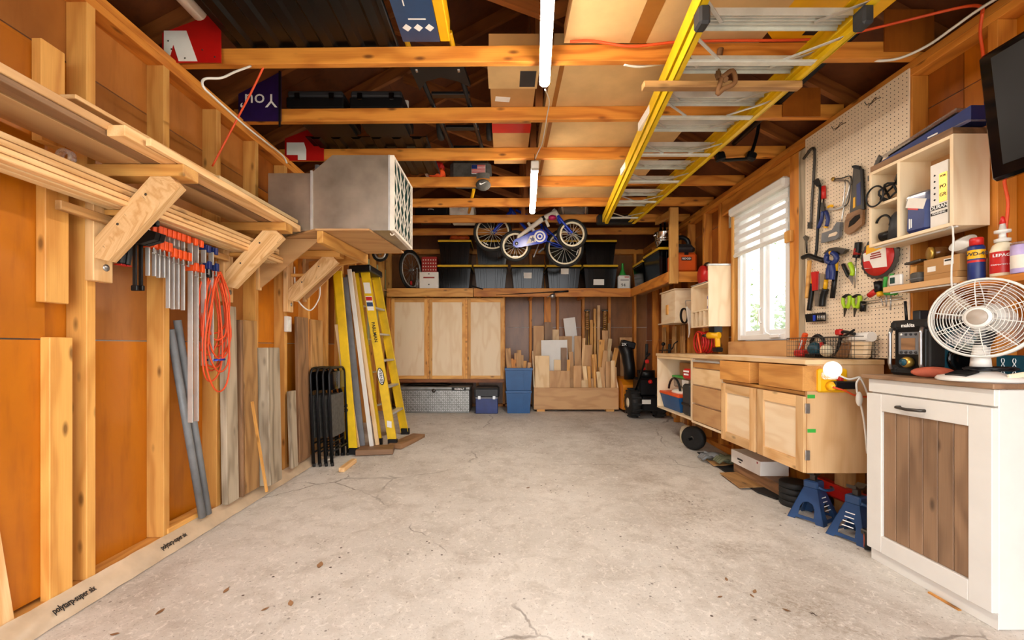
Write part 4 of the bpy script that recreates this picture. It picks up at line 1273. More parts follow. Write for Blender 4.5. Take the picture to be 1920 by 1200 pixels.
part('swoosh', MB().prism([(-.035, -.012), (-.02, -.018), (.035, .012), (-.018, -.006), (-.03, .004)], c + V((0, -.052, 0)), UX, UZ, .002), 'white_ink', t)
t = thing('ski_boot', 'orange and white boot resting on the joist next to the backpack', 'boot', (-.65, 4.35, ZT))
part('cuff', MB().box((-.68, 4.38, ZT + .12), (.12, .12, .15), rotm('Y', .3), .03), 'red', t)
part('shell', MB().box((-.68, 4.31, ZT + .05), (.17, .15, .10), rotm('Y', .15), .03), 'orange', t)
part('strap', MB().box((-.77, 4.36, ZT + .12), (.03, .10, .16), rotm('Y', .3), .012), 'fiber_white', t)
solo('yellow_pole', MB().tube([(-.33, 4.66, ZT + .022), (-.45, 5.46, ZT + .022)], .018, 8), 'tool_yellow', 'yellow pole lying along the joists behind the backpack', 'pole')
for (px0, px1, z1, ya, mt, lb) in ((842, 888, .16, 5.52, 'fiber_white', 'white carton on the joists above the upper totes'), (893, 925, .14, 6.13, 'dark_grey', 'dark grey case on the joists above the blue bicycle wheel'), (778, 838, .14, 5.50, 'black', 'black case with silver handle on the joists behind the galvanised box'), (1050, 1103, .12, 5.52, 'clear', 'clear plastic tub on the joists above the bicycles')):
    a = P(px0, 1, ya); b2 = P(px1, 1, ya)
    t = thing('storage_case', lb, 'case', ((a.x + b2.x) / 2, ya + .2, ZT))
    part('body', MB().bb(a.x, b2.x, ya, ya + .45, ZT + .0, ZT + z1, .012), mt, t)
    part('lid', MB().bb(a.x - .005, b2.x + .005, ya - .005, ya + .455, ZT + z1 + .001, ZT + z1 + .022, .006), mt, t)
    part('handle', MB().tube(arc(((a.x + b2.x) / 2, ya - .002, ZT + z1 * .5), .035, 0, PI, UX, -UY, 8), .006, 6), 'alu' if mt == 'black' else mt, t)
for k, (a, b2) in enumerate((((1052, 372), (1078, 355)), ((1100, 372), (1128, 355)))):
    p = P(*a, 4.95); q = P(*b2, 4.55); p.z = q.z = ZT + .24 - .0
    p.z = ZT + .013; q.z = ZT + .013; p.y = 4.97; q.y = 5.45
    solo('metal_tube', MB().tube([p, q], .012, 8), 'alu', ('bare aluminium tube on the joists behind the flapped carton', 'second aluminium tube on the joists, nearer the hanging ladder')[k], 'tube')


# ---------------------------------------------------------------- bicycles hung under the joists
def wheel(t, c, r, spokes=18, tire=.022, refl=0.0, rimc='cream'):
    w = part('tyre', MB().tube(arc(c, r - tire, 0, 2 * PI, UX, UZ, 36)[:-1], tire, 8, True), 'rubber', t)
    part('rim', MB().lathe([(r - tire * 2 - .016, -.010), (r - tire * 1.6, -.013), (r - tire * 1.6, .013), (r - tire * 2 - .016, .010), (r - tire * 2 - .016, -.010)], c, UY, 36), rimc, w)
    part('hub', MB().lathe([(.008, -.045), (.018, -.03), (.012, 0), (.018, .03), (.008, .045)], c, UY, 12), 'steel', w)
    m = MB()
    for k in range(spokes):
        a = 2 * PI * k / spokes; b2 = a + (.35 if k % 2 else -.35); s = .022 if (k // 2) % 2 else -.022
        m.tube([V(c) + V((math.cos(b2) * .015, s, math.sin(b2) * .015)), V(c) + V((math.cos(a) * (r - tire * 2), 0, math.sin(a) * (r - tire * 2)))], .0026, 4)
    part('spokes', m, 'ladder_alu', w, kind='stuff')
    d = V((math.cos(refl), 0, math.sin(refl)))
    part('reflector', MB().box(V(c) + d * (r * .68) + V((0, -.02, 0)), (.012, .006, .075), Matrix((d, UY, d.cross(UY))).transposed(), .002), 'white_plastic', w)


Yb = 5.78
q = lambda a, b2, y=Yb: P(870 + a / 8, 370 + b2 / 8, y)
t = thing('bicycle', 'blue twenty inch bicycle hung behind the smaller white one', 'bicycle', P(990, 450, Yb))
wheel(t, q(430, 530), .264, refl=-2.1)
wheel(t, q(1510, 760), .264, refl=-.35)
fo = MB()
for s in (-.055, .055):
    fo.tube(curve([q(700, 215) + UY * s * .6, q(620, 320) + UY * s, q(440, 530) + UY * s], 5), [.02] * 6 + [.016] * 5, 8)
part('fork', fo, 'blue', t)
fr = part('frame', MB().tube([q(690, 170), q(760, 260)], .024, 10).tube([q(735, 225), q(950, 500), q(1150, 640)], .021, 10).tube([q(780, 190), q(1000, 300), q(1170, 420)], .017, 8).tube([q(1170, 420), q(1150, 640)], .017, 8)
          .tube([q(1150, 640) + UY * .05, q(1510, 760) + UY * .055], .011, 7).tube([q(1150, 640) - UY * .05, q(1510, 760) - UY * .055], .011, 7).tube([q(1200, 450) + UY * .05, q(1510, 760) + UY * .055], .011, 7).tube([q(1200, 450) - UY * .05, q(1510, 760) - UY * .055], .011, 7), 'blue', t)
part('crank', MB().lathe([(.06, -.004), (.06, .004)], q(1150, 640) - UY * .045, UY, 24).beam(q(1150, 640) - UY * .055, q(1040, 910) - UY * .055, .012, .018, UY), 'steel', t)
part('pedal', MB().box(q(1150, 820) - UY * .09, (.09, .07, .022), rotm('Y', -.7), .004), 'grey', t)
part('brake', MB().box(q(555, 300) - UY * .05, (.05, .03, .05), None, .008), 'black', t)
part('hook', MB().tube([q(735, 215), V((q(735, 215).x, Yb, ZJ - .01))], .004, 6), 'dark_steel', t)

Yb2 = 5.37
q = lambda a, b2, y=Yb2: P(870 + a / 8, 370 + b2 / 8, y)
t = thing('bicycle', 'small white framed bicycle with blue chain guard hung from the joists', 'bicycle', P(1020, 440, Yb2))
wheel(t, q(770, 730), .200, refl=-PI / 2)
wheel(t, q(1620, 555), .196, refl=-.9)
part('frame', MB().tube([q(770, 730) - UY * .04, q(820, 600) - UY * .03, q(1010, 450), q(1170, 330), q(1390, 215)], [.012, .022, .028, .034, .034], 10).tube([q(1340, 185), q(1425, 300)], .024, 10).tube([q(960, 380), q(1060, 520)], .018, 8).tube([q(1230, 345), q(1270, 440)], .018, 8), 'fiber_white', t)
fo = MB()
for s in (-.05, .05):
    fo.tube(curve([q(1410, 290) + UY * s * .4, q(1450, 360) + UY * s, q(1615, 550) + UY * s], 5), [.02] * 6 + [.014] * 5, 8)
part('fork', fo, 'blue', t)
gp = [(730, 690), (770, 650), (830, 630), (1060, 520), (1150, 500), (1220, 545), (1250, 610), (1230, 680), (1160, 710), (860, 765), (780, 775), (735, 745)]
o = q(0, 0)
g = part('chain_guard', MB().prism([((q(a, b2)).x, (q(a, b2)).z) for a, b2 in gp], (0, Yb2 - .062, 0), UX, UZ, .014), 'blue', t)
cc = q(1130, 610); cc.y = Yb2 - .0765
for r1, r0, mt in ((.072, .05, 'white_ink'), (.036, .018, 'white_ink')):
    part('ring', MB().lathe([(r0, 0), (r1, 0), (r1, .0025), (r0, .0025), (r0, 0)], cc, -UY, 28), mt, g)
part('star', MB().prism([(math.cos(PI / 2 + k * PI / 5) * (.042 if k % 2 == 0 else .017), math.sin(PI / 2 + k * PI / 5) * (.042 if k % 2 == 0 else .017)) for k in range(10)], q(1025, 655) - UY * .0765, UX, UZ, .002), 'clamp_blue', g)
part('panel', MB().prism([(q(a, b2).x, q(a, b2).z) for a, b2 in ((930, 720), (985, 600), (1060, 590), (1070, 690))], (0, Yb2 - .0757, 0), UX, UZ, .001), 'fiber_white', g)
part('bell', MB().ball(q(1320, 315) - UY * .03, (.05, .035, .034)), 'pink', t)
part('bolt', MB().lathe([(.022, 0), (.022, .008)], q(785, 715) - UY * .077, -UY, 12), 'steel', t)
part('seat_clamp', MB().box(q(1190, 320), (.04, .07, .06), rotm('Y', -.5), .008), 'black', t)
part('hook', MB().tube([q(1340, 190), V((q(1340, 190).x, Yb2, ZJ - .002))], .004, 6), 'dark_steel', t)
# ================================================================ back shelf, totes, cabinet
ZS = 1.965                                         # top of the L-shaped shelf
YF = 6.40
t = thing('storage_shelf', 'L-shaped pine shelf along the back and right walls above the cabinet', 'shelf', (.2, 6.7, ZS - .15))
part('deck', MB().bb(XL + .002, XR - .002, YF + .04, YB - .002, ZS - .02, ZS), 'ply_dark', t)
part('deck', MB().bb(1.94, XR - .002, 4.97, YF + .038, ZS - .02, ZS), 'ply_dark', t)
part('fascia', MB().bb(-1.76, (887 - CX) * YF / F, YF, YF + .038, ZS - .115, ZS + .012, .003), 'pine', t)
part('fascia', MB().bb((888 - CX) * YF / F, 1.90, YF, YF + .038, ZS - .115, ZS + .012, .003), 'joist', t)
part('fascia', MB().bb(1.90, 1.94, 4.97, YF + .038, ZS - .115, ZS + .004, .003), 'joist', t)
part('fascia', MB().bb(1.90, XR - .002, 4.93, 4.968, ZS - .115, ZS + .004, .003), 'joist', t)
for x in (-1.2, -.4, .4, 1.2):
    part('joist', MB().bb(x, x + .04, YF + .04, YB - .002, ZS - .112, ZS - .021), 'joist', t)
part('post', MB().bb(1.90, 2.0, 4.885, 4.928, ZS - .14, ZJ - .002, .003), 'pine', t)
part('knee_brace', MB().beam((1.95, 4.95, 2.66), (1.95, 5.45, 2.69), .04, .07, UZ), 'pine', t)


def tote(x0, x1, y0, z, label, depth=.55, h=.37, rz=0.0, group='black totes with yellow lids', lab=None):
    c = V(((x0 + x1) / 2, y0 + depth / 2, z)); w = x1 - x0
    t = thing('storage_tote', label, 'tote', c, rz, group)
    b0 = [( -w * .40, -depth * .42), (w * .40, -depth * .42), (w * .40, depth * .42), (-w * .40, depth * .42)]
    b1 = [(-w * .47, -depth * .47), (w * .47, -depth * .47), (w * .47, depth * .47), (-w * .47, depth * .47)]
    m = MB()
    m.add([V((a, b2, .001)) for a, b2 in b0] + [V((a, b2, h - .03)) for a, b2 in b1], [(3, 2, 1, 0), (4, 5, 6, 7)] + [(i, (i + 1) % 4, 4 + (i + 1) % 4, 4 + i) for i in range(4)])
    part('body', m, 'tote_black', t, False)
    for f in (-.34, -.17, .17, .34):
        part('rib', MB().beam((w * f * .88, -depth * .421, .015), (w * f, -depth * .468, h - .05), w * .06, .012, UY, .003), 'tote_black', t, False)
    part('rim', MB().box((0, 0, h - .045), (w * .98, depth * .97, .022), None, .004), 'tote_black', t, False)
    part('lid', MB().box((0, 0, h - .016), (w, depth, .032), None, .01), 'yellow_lid', t, False)
    part('lid_panel', MB().box((0, 0, h + .002), (w * .86, depth * .86, .006), None, .002), 'tote_black', t, False)
    if lab:
        part('label', MB().beam((lab[0] * w, -depth * .45 - .004, h * lab[1]), (lab[0] * w, -depth * .46 - .006, h * lab[1] + .085), .003, lab[2], UX), lab[3], t, False)
    return t


tz = ZS + .002
YT = 6.43
G = lambda a, b2, y=YT: ((a - CX) * y / F, (b2 - CX) * y / F)
for (a, b2, lb, lab) in ((819, 885, 'black tote with yellow lid beside the white box on the back shelf', None), (887, 953, 'black tote with yellow lid under the blue bicycle wheel', None), (957, 1022, 'black tote with yellow lid and white label under the white bicycle', (0, .45, .12, 'paper')), (1024, 1091, 'black tote with yellow lid and pale label under the rear bicycle wheel', (.03, .62, .12, 'paper')), (1093, 1160, 'black tote with yellow lid and large yellowed label on the back shelf', (-.05, .18, .16, 'paper'))):
    x0, x1 = G(a, b2)
    tote(x0 + .003, x1 - .003, YT, tz, lb, lab=lab)
for (a, b2, lb) in ((820, 884, 'upper black tote with yellow lid carrying the orange shoe'), (890, 955, 'upper black tote with yellow lid behind the bicycles'), (1024, 1090, 'upper black tote with yellow lid behind the rear bicycle wheel'), (1095, 1158, 'upper black tote with yellow lid near the shelf corner')):
    x0, x1 = G(a, b2)
    tote(x0 + .003, x1 - .003, YT + .01, tz + .379, lb)
tt = tote(-.18, .18, 0, tz, 'black tote with yellow lid and sticker beside the steel bucket post', .60, .37, lab=(0, .3, .1, 'paper'))
tt.location = (2.09, 5.58, tz)
tt = tote(-.18, .18, 0, tz, 'black tote with yellow lid behind the stickered tote on the right shelf', .46, .34)
tt.location = (2.09, 6.13, tz)
# orange shoe
c = G(840, 880)
sx = (c[0] + c[1]) / 2; z0 = tz + .379 + .379
t = thing('orange_clog', 'orange rubber clog on top of the tote beside the galvanised box', 'shoe', (sx, 6.6, z0))
part('sole', MB().box((sx, 6.56, z0 + .018), (.30, .11, .03), None, .012), 'orange', t)
part('upper', MB().ball((sx + .05, 6.56, z0 + .045), (.11, .055, .05)).ball((sx - .08, 6.56, z0 + .045), (.07, .05, .065)), 'vac_orange', t)
# small things on the back shelf
t = thing('gift_box', 'maroon patterned box on the back shelf on top of the white box', 'box', P(808, 505, 6.6))
c = P(790, 506, 6.5); d = P(823, 470, 6.5)
wz = P(1, 508, 6.5).z
bx = thing('white_box', 'white box with dark red handle slot on the back shelf', 'box', ((c.x + d.x) / 2, 6.6, ZS))
part('carton', MB().bb(c.x - .02, d.x, 6.45, 6.72, ZS + .001, ZS + .265, .004), 'paper', bx)
part('slot', MB().bb(c.x + .04, d.x - .06, 6.447, 6.452, ZS + .17, ZS + .19), 'foam_red', bx)
for z in (.075, .235):
    part('knob', MB().lathe([(.01, 0), (.006, .01)], ((c.x + d.x) / 2 - .01, 6.449, ZS + z), -UY, 10), 'dark_steel', bx)
t.location = ((c.x + d.x) / 2, 6.6, ZS + .267); WM[t.name] = Matrix.Translation(t.location)
part('carton', MB().bb(c.x + .01, d.x - .03, 6.47, 6.70, ZS + .267, ZS + .50, .004), 'foam_red', t)
for i in range(6):
    for j in range(4):
        part('dot', MB().prism([(.011, 0), (0, .011), (-.011, 0), (0, -.011)], (c.x + .035 + i * .038, 6.4695, ZS + .30 + j * .05), UX, UZ, .001), 'fiber_white', t)
t = thing('carafe', 'slim clear glass bottle on the back shelf beside the bicycle wheel', 'bottle', P(782, 540, 6.45))
c = P(781, 540, 6.45); c.z = ZS + .002
part('glass', MB().lathe([(.03, 0), (.032, .10), (.014, .16), (.012, .33), (.016, .335)], c + UY * .05, UZ, 16), 'clear', t)
c = P(763, 510, 6.38)
t = thing('spoked_wheel', 'bicycle wheel with pale rim standing on the back shelf beside the galvanised box', 'wheel', (c.x, 6.62, ZS))
cw = V((c.x + .02, 6.60, ZS + .318)); ax = V((.92, -.36, 0)).normalized(); uu = V((-ax.y, ax.x, 0))
w = part('tyre', MB().tube(arc(cw, .29, 0, 2 * PI, uu, UZ, 40)[:-1], .025, 8, True), 'rubber', t)
part('rim', MB().lathe([(.245, -.012), (.262, -.014), (.262, .014), (.245, .012), (.245, -.012)], cw, ax, 40), 'alu', t)
m = MB()
for k in range(20):
    a = 2 * PI * k / 20
    m.tube([cw + ax * (.025 if k % 2 else -.025), cw + (uu * math.cos(a) + UZ * math.sin(a)) * .25], .0018, 4)
part('spokes', m, 'steel', t, kind='stuff')
part('hub', MB().lathe([(.01, -.05), (.02, -.03), (.014, 0), (.02, .03), (.01, .05)], cw, ax, 12), 'steel', t)
part('reflector', MB().box(cw - UZ * .2 - UY * .02, (.03, .02, .06), None, .005), 'red', t)
c = P(713, 478, 6.1)
t = thing('spoked_wheel', 'small bicycle wheel hung on the left wall behind the galvanised box', 'wheel', (c.x, 6.1, c.z - .1))
part('tyre', MB().tube(arc((c.x, 6.1, c.z + .02), .10, 0, 2 * PI, UX, UZ, 28)[:-1], .018, 8, True), 'rubber', t)
part('rim', MB().lathe([(.06, -.01), (.083, -.012), (.083, .012), (.06, .01), (.06, -.01)], (c.x, 6.1, c.z + .02), UY, 28), 'alu', t)
part('hub', MB().lathe([(.012, -.03), (.02, 0), (.012, .03)], (c.x, 6.1, c.z + .02), UY, 12).tube([(c.x, 6.1, c.z + .02), (XL + .0, 6.1, c.z + .02)], .006, 6), 'steel', t)
# fishing rod on the shelf edge
t = thing('fishing_rod', 'fishing rod with reel lying against the shelf front edge', 'fishing rod', P(1000, 552, 6.38))
part('rod', MB().tube([P(930, 553, 6.385), P(1062, 546, 6.375)], [.003, .009], 6).tube([P(1040, 547.5, 6.375), P(1066, 546, 6.375)], .014, 8), 'black', t)
c = P(1036, 555, 6.36)
part('reel', MB().ball(c, (.045, .035, .035)).tube([c, P(1040, 548, 6.37)], .008, 6).tube([c - UX * .04, c - UX * .08 - UZ * .02], .006, 6), 'steel', t)
c = P(895, 545, 6.39)
solo('black_tool', MB().beam(P(885, 540, 6.41) + UZ * .03, P(906, 546, 6.36) + UZ * .03, .03, .016, UZ, .004), 'black', 'black handle poking over the shelf edge below the totes', 'tool')
# bottles and bag at the corner
c = P(1172, 540, 6.52); c.z = ZS + .002
t = thing('green_bottle', 'green glass bottle behind the white bag in the shelf corner', 'bottle', c + UY * .12)
part('glass', MB().lathe([(.05, 0), (.055, .25), (.02, .34), (.016, .42), (.02, .43)], c + V((0, .14, 0)), UZ, 18), M['green'], t)
t = thing('white_bag', 'white product bag printed 94 in the shelf corner', 'bag', c)
part('bag', MB().box(c + V((-.01, .03, .115)), (.19, .08, .225), None, .02), 'paper', t)
bars(t, c + V((-.01, -.0105, .15)), UX, UZ, .13, .016, 1, 'ink')
text('94', 'ink', t, c + V((-.03, -.0115, .07)), UX, UZ, .07, 'printing')
part('red_mark', MB().bb(c.x - .01, c.x + .06, c.y - .0112, c.y - .0098, c.z + .19, c.z + .202), 'red', t)
# steel bucket with bottles, shop vac
c = V((2.06, 5.50, tz + .376))
t = thing('steel_bucket', 'shiny steel ice bucket standing on the stickered tote', 'bucket', c)
part('pail', MB().lathe([(.085, 0), (.115, .20), (.122, .215), (.122, .225), (.112, .225), (.08, .02)], c, UZ, 28), 'chrome', t)
part('band', MB().lathe([(.1085, .13), (.112, .135), (.112, .145), (.1105, .15)], c, UZ, 28).lathe([(.105, .10), (.109, .105), (.109, .115), (.107, .12)], c, UZ, 28), 'chrome', t)
part('ear', MB().ball(c + V((-.12, 0, .19)), .018), 'chrome', t)
for k, (dx, dy, h) in enumerate(((-.04, 0, .36), (.02, .02, .38), (.06, -.03, .34))):
    p = c + V((dx, dy, .03))
    b2 = thing('dark_bottle', 'dark glass bottle standing in the steel bucket', 'bottle', p, group='dark bottles in the steel bucket')
    part('glass', MB().lathe([(.026, 0), (.028, .20), (.012, .27), (.011, h - .03)], p, UZ, 14), 'gloss_black', b2)
    part('foil', MB().lathe([(.0135, h - .055), (.0135, h - .028)], p, UZ, 14), 'dark_grey', b2)
c = V((2.135, 5.12, tz))
t = thing('shop_vacuum', 'orange and dark grey shop vacuum on the near end of the right shelf', 'vacuum', c)
part('drum', MB().box(c + V((0, 0, .122)), (.272, .25, .24), None, .03), 'vac_orange', t)
part('motor_head', MB().box(c + V((0, 0, .285)), (.25, .24, .12), None, .05), 'dark_grey', t)
part('latch', MB().box(c + V((0, -.127, .225)), (.05, .012, .035), None, .006), 'black', t)
bd = part('badge', MB().bb(c.x - .058, c.x + .058, c.y - .131, c.y - .1255, c.z + .142, c.z + .182, .001), 'ink', t)
text('RIDGID', 'white_ink', t, c + V((0, -.1318, .162)), UX, UZ, .03, bold=True)
part('hose', MB().tube(arc(c + V((0, .02, .36)), .09, 0, 2 * PI, UX, UZ, 24)[:-1], .028, 8, True), 'black', t)

# ---------------------------------------------------------------- three-door wall cabinet
YC = 6.50
x0 = (732 - CX) * YC / F; x1 = (946 - CX) * YC / F; zb = P(1, 711, YC).z; zt = ZS - .118
t = thing('wall_cabinet', 'pine wall cabinet with three tall framed plywood doors', 'cabinet', ((x0 + x1) / 2, 6.75, zb))
part('body', MB().bb(x0 - .03, x1, YC + .022, YB - .003, zb + .002, zt, .002), 'pine', t)
part('side_stile', MB().bb(x0 - .06, x0 - .004, YC, YC + .02, zb - .02, zt, .002), 'joist', t)
for a, b2 in ((733, 802), (804, 873), (876, 945)):
    xa, xb = (a - CX) * YC / F + .003, (b2 - CX) * YC / F - .003
    za, zc = zb + .004, zt - .02
    d = part('door', MB().bb(xa + .05, xb - .05, YC + .008, YC + .02, za + .05, zc - .05), 'maple', t)
    for nm, q in (('stile', (xa, xa + .05, za, zc)), ('stile', (xb - .05, xb, za, zc)), ('rail', (xa + .0505, xb - .0505, za, za + .05)), ('rail', (xa + .0505, xb - .0505, zc - .05, zc))):
        part(nm, MB().bb(q[0], q[1], YC, YC + .0205, q[2], q[3], .002), 'pine', d)
part('bottom_rail', MB().bb(x0 - .06, x1, YC + .001, YC + .021, zb - .05, zb + .001), 'rafter', t)

# ---------------------------------------------------------------- floor items under the cabinet
zfl = zf(6.4)
YX = 6.32
a = P(742, 1, YX).x; b2 = P(880, 1, YX).x
t = thing('diamond_plate_chest', 'aluminium diamond plate tool chest under the wall cabinet', 'tool chest', ((a + b2) / 2, 6.55, zfl))
zc = P(1, 725, YX).z
part('body', MB().bb(a, b2, YX, 6.85, zfl + .001, zc - .05, .004), 'tread_plate', t)
lid = part('lid', MB().bb(a - .012, b2 + .012, YX - .015, 6.87, zc - .048, zc, .01), 'tread_plate', t)
m = MB()
nx, nz = 34, 9
for i in range(nx):
    for j in range(nz):
        s = 1 if (i + j) % 2 else -1
        m.box((a + (b2 - a) * (i + .5) / nx, YX - .002, zfl + .02 + (zc - .08 - zfl) * (j + .5) / nz), (.024, .005, .007), rotm('Y', s * .78))
part('tread_pattern', m, 'alu', t, kind='stuff')
part('latch', MB().lathe([(.03, 0), (.028, .008)], ((a + b2) / 2 + .02, YX - .016, zc - .06), -UY, 16), 'dark_steel', t)
bd = part('badge', MB().bb(b2 - .26, b2 - .05, YX - .018, YX - .0155, zc - .056, zc - .01), 'ink', t)
text('KOBALT', 'white_ink', t, (b2 - .145, YX - .0185, zc - .033), UX, UZ, .038, bold=True)
t = solo('black_cover', MB().grid(lambda u, v: V((a + .1 + u * .68, YX + .05 + v * .36, zc + .004 + .028 * math.sin(u * PI) ** .5 * (.8 + .2 * math.sin(v * 9 + u * 14)))), 18, 8), 'fabric_grey', 'dark crumpled cover lying on the diamond plate chest', 'cover')
t.data.materials[0] = M['rubber']
a = P(891, 1, 6.25).x; b2 = P(934, 1, 6.25).x; y = 6.25; zz = zf(y)
t = thing('latch_tool_box', 'navy plastic tool box with black lid and steel latches on the floor', 'tool box', ((a + b2) / 2, 6.4, zz))
part('body', MB().bb(a + .005, b2 - .005, y, 6.62, zz + .001, zz + .23, .008), 'box_blue', t)
part('lid', MB().bb(a - .015, b2 + .015, y - .02, 6.64, zz + .232, zz + .38, .025), 'dark_grey', t)
for x in (a + .06, b2 - .06):
    part('latch', MB().bb(x - .02, x + .02, y - .026, y - .019, zz + .215, zz + .265, .002), 'steel', t)
part('recess', MB().bb(a + .005, b2 - .005, y - .024, y - .0185, zz + .225, zz + .245), 'grey', t)


def bin_(px0, px1, z, h, label, y=6.26):
    a = P(px0, 1, y).x; b2 = P(px1, 1, y).x; w = b2 - a; c = V(((a + b2) / 2, y + .21, z))
    t = thing('blue_bin', label, 'bin', c)
    b0 = [(-w * .43, -.19), (w * .43, -.19), (w * .43, .19), (-w * .43, .19)]; b1 = [(-w * .48, -.205), (w * .48, -.205), (w * .48, .205), (-w * .48, .205)]
    i1 = [(q[0] * .94, q[1] * .94) for q in b1]; i0 = [(q[0] * .94, q[1] * .94) for q in b0]
    m = MB().add([V((p[0], p[1], 0)) for p in b0] + [V((p[0], p[1], h)) for p in b1] + [V((p[0], p[1], h)) for p in i1] + [V((p[0], p[1], .01)) for p in i0],
                 [(3, 2, 1, 0)] + [(i + o, (i + 1) % 4 + o, 4 + (i + 1) % 4 + o, 4 + i + o) for o in (0, 4, 8) for i in range(4)] + [(12, 13, 14, 15)])
    part('tub', m, 'bin_blue', t, False)
    part('rim', MB().bb(-w * .5, w * .5, -.216, -.205, h - .035, h, .004), 'bin_blue', t, False)
    for f in (-.27, .22):
        part('rib', MB().beam((w * f * .9, -.192, .01), (w * f, -.207, h - .04), .03, .008, UY), 'bin_blue', t, False)
    return t


zz = zf(6.3)
bin_(948, 997, zz + .001, .335, 'lower blue bin stacked on the floor beside the wood rack')
bin_(946, 999, zz + .339, .33, 'upper blue bin filled with wood offcuts')
random.seed(14)
for k in range(9):
    x = P(957 + k * 4.1, 1, 6.4).x; y = 6.36 + random.random() * .2
    zz2 = zz + .36
    hgt = .36 + .34 * random.random() - .02 * k; y = 6.36 + .026 * k
    an = (-.12 + .03 * k)
    solo('wood_offcut', MB().beam((x, y, zz2), (x + an * .3, y + .02, zz2 + hgt), .055 + .03 * random.random(), .022, UY, .002), random.choice(['tan_wood', 'joist', 'pine', 'ply_dark']), 'short wood offcut sticking out of the upper blue bin', 'offcut', 'offcuts in the upper blue bin')

# ---------------------------------------------------------------- rolling scrap rack with sheet and board offcuts
YR = 6.42; zz = zf(YR)
a = P(1001, 1, YR).x; b2 = P(1160, 1, YR).x; w = b2 - a
t = thing('scrap_rack', 'low plywood rack filled with wood offcuts against the back wall', 'rack', ((a + b2) / 2, 6.65, zz))
zA = zz + .035; zB = P(1, 727, YR).z
part('front_panel', MB().bb(a, b2, YR, YR + .016, zA, zB, .001), 'ply_dark', t)
part('side_panel', MB().prism([(YR + .018, zA), (YB - .02, zA), (YB - .02, zB + .55), (YB - .18, zB + .55), (YR + .018, zB)], (b2 - .016, 0, 0), UY, UZ, .016), 'maple', t)
part('side_panel', MB().prism([(YR + .018, zA), (YB - .02, zA), (YB - .02, zB + .55), (YB - .18, zB + .55), (YR + .018, zB)], (a, 0, 0), UY, UZ, .016), 'maple', t)
part('bottom', MB().bb(a + .017, b2 - .017, YR + .017, YB - .02, zA, zA + .016), 'ply_dark', t)
for y in (YR + .18, YR + .36):
    part('divider', MB().bb(a + .017, b2 - .017, y, y + .012, zA + .017, zB + .02 + (y - YR) * .6), 'ply_dark', t)
for x in (a + .05, b2 - .18):
    part('skid', MB().bb(x, x + .12, YR + .03, YR + .12, zz, zA), 'pine', t)
c7 = lambda q: (940 + q[0] * .1917, 560 + q[1] * .1917)
sc = [  # outline boxes in the close view: x0, x1, ytop, row, material, tilt
    (318, 470, 558, 0, 'ply', 0), (440, 670, 705, 0, 'ply_dark', 0), (430, 610, 790, 0, 'ply_dark', 0), (515, 582, 597, 1, 'ply', 0), (582, 640, 480, 1, 'greybrown', 0), (640, 672, 597, 1, 'pine', 0),
    (312, 415, 265, 2, 'ply_dark', 0), (285, 320, 428, 2, 'ply_dark', .02), (420, 500, 230, 2, 'greybrown', 0), (500, 562, 302, 2, 'ply', 0), (560, 690, 368, 2, 'ply_dark', 0), (395, 650, 405, 1, 'white_paint', -.02),
    (655, 770, 185, 2, 'white_paint', -.12), (715, 780, 365, 1, 'ply_dark', 0), (780, 808, 385, 1, 'pine_pale', .04), (810, 885, 452, 1, 'ply_dark', 0), (868, 895, 208, 2, 'pine', 0), (902, 928, 98, 2, 'pine', 0), (938, 965, 65, 2, 'pine_pale', 0),
    (705, 782, 655, 0, 'ply_dark', 0), (722, 842, 798, 0, 'ply', 0), (812, 850, 660, 0, 'trim', -.10), (850, 880, 662, 0, 'pine', -.06), (945, 1000, 402, 1, 'pine', .03), (965, 1010, 505, 1, 'ply_dark', .12), (1015, 1050, 390, 1, 'trim', .10),
    (1050, 1100, 478, 1, 'pine', .20), (985, 1040, 310, 2, 'ply_dark', 0), (1020, 1070, 615, 0, 'ply_dark', 0), (1070, 1108, 605, 0, 'ply', 0), (1080, 1150, 670, 0, 'ply_dark', 0), (945, 985, 712, 0, 'trim', -.10), (975, 1015, 670, 0, 'ply_dark', -.10),
    (905, 925, 580, 0, 'pine', -.05), (890, 940, 545, 1, 'pine', -.04), (385, 432, 833, 0, 'pine_pale', 0), (610, 672, 825, 0, 'pine', 0), (1040, 1062, 240, 2, 'tan_wood', 0), (672, 715, 520, 1, 'ply_dark', -.05), (485, 516, 530, 1, 'tan_wood', 0)]
names = {'ply': 'birch plywood', 'ply_dark': 'tan plywood', 'greybrown': 'grey brown grooved', 'pine': 'pine', 'pine_pale': 'pale pine', 'white_paint': 'white melamine', 'trim': 'cream trim', 'tan_wood': 'tan wood'}
cnt = {}
for i, (xa, xb, yt, row, mt, tl) in enumerate(sc):
    j = cnt.get(row, 0); cnt[row] = j + 1
    Y = (YR + .02, YR + .20, YR + .38)[row] + (j % 8) * .0185 + .009
    p = P(*c7((xa, yt)), Y); q = P(*c7((xb, yt)), Y)
    x0 = max(p.x, a + .02); x1 = min(q.x, b2 - .02)
    zb2 = zA + .018 + abs(math.sin(tl)) * (x1 - x0) / 2; h = p.z - zb2
    cc = V(((x0 + x1) / 2 + tl * h / 2 * .0, Y, zb2 + h / 2))
    m = MB().box(cc, (max(x1 - x0, .03), .015, h), rotm('Y', tl), .001)
    kind = 'large' if (x1 - x0) > .12 else 'narrow'
    solo('scrap_board', m, mt, '%s %s offcut standing in the %s of the scrap rack' % (kind, names[mt], ('front slot', 'middle slot', 'rear slot')[row]), 'offcut', 'wood offcuts in the scrap rack')
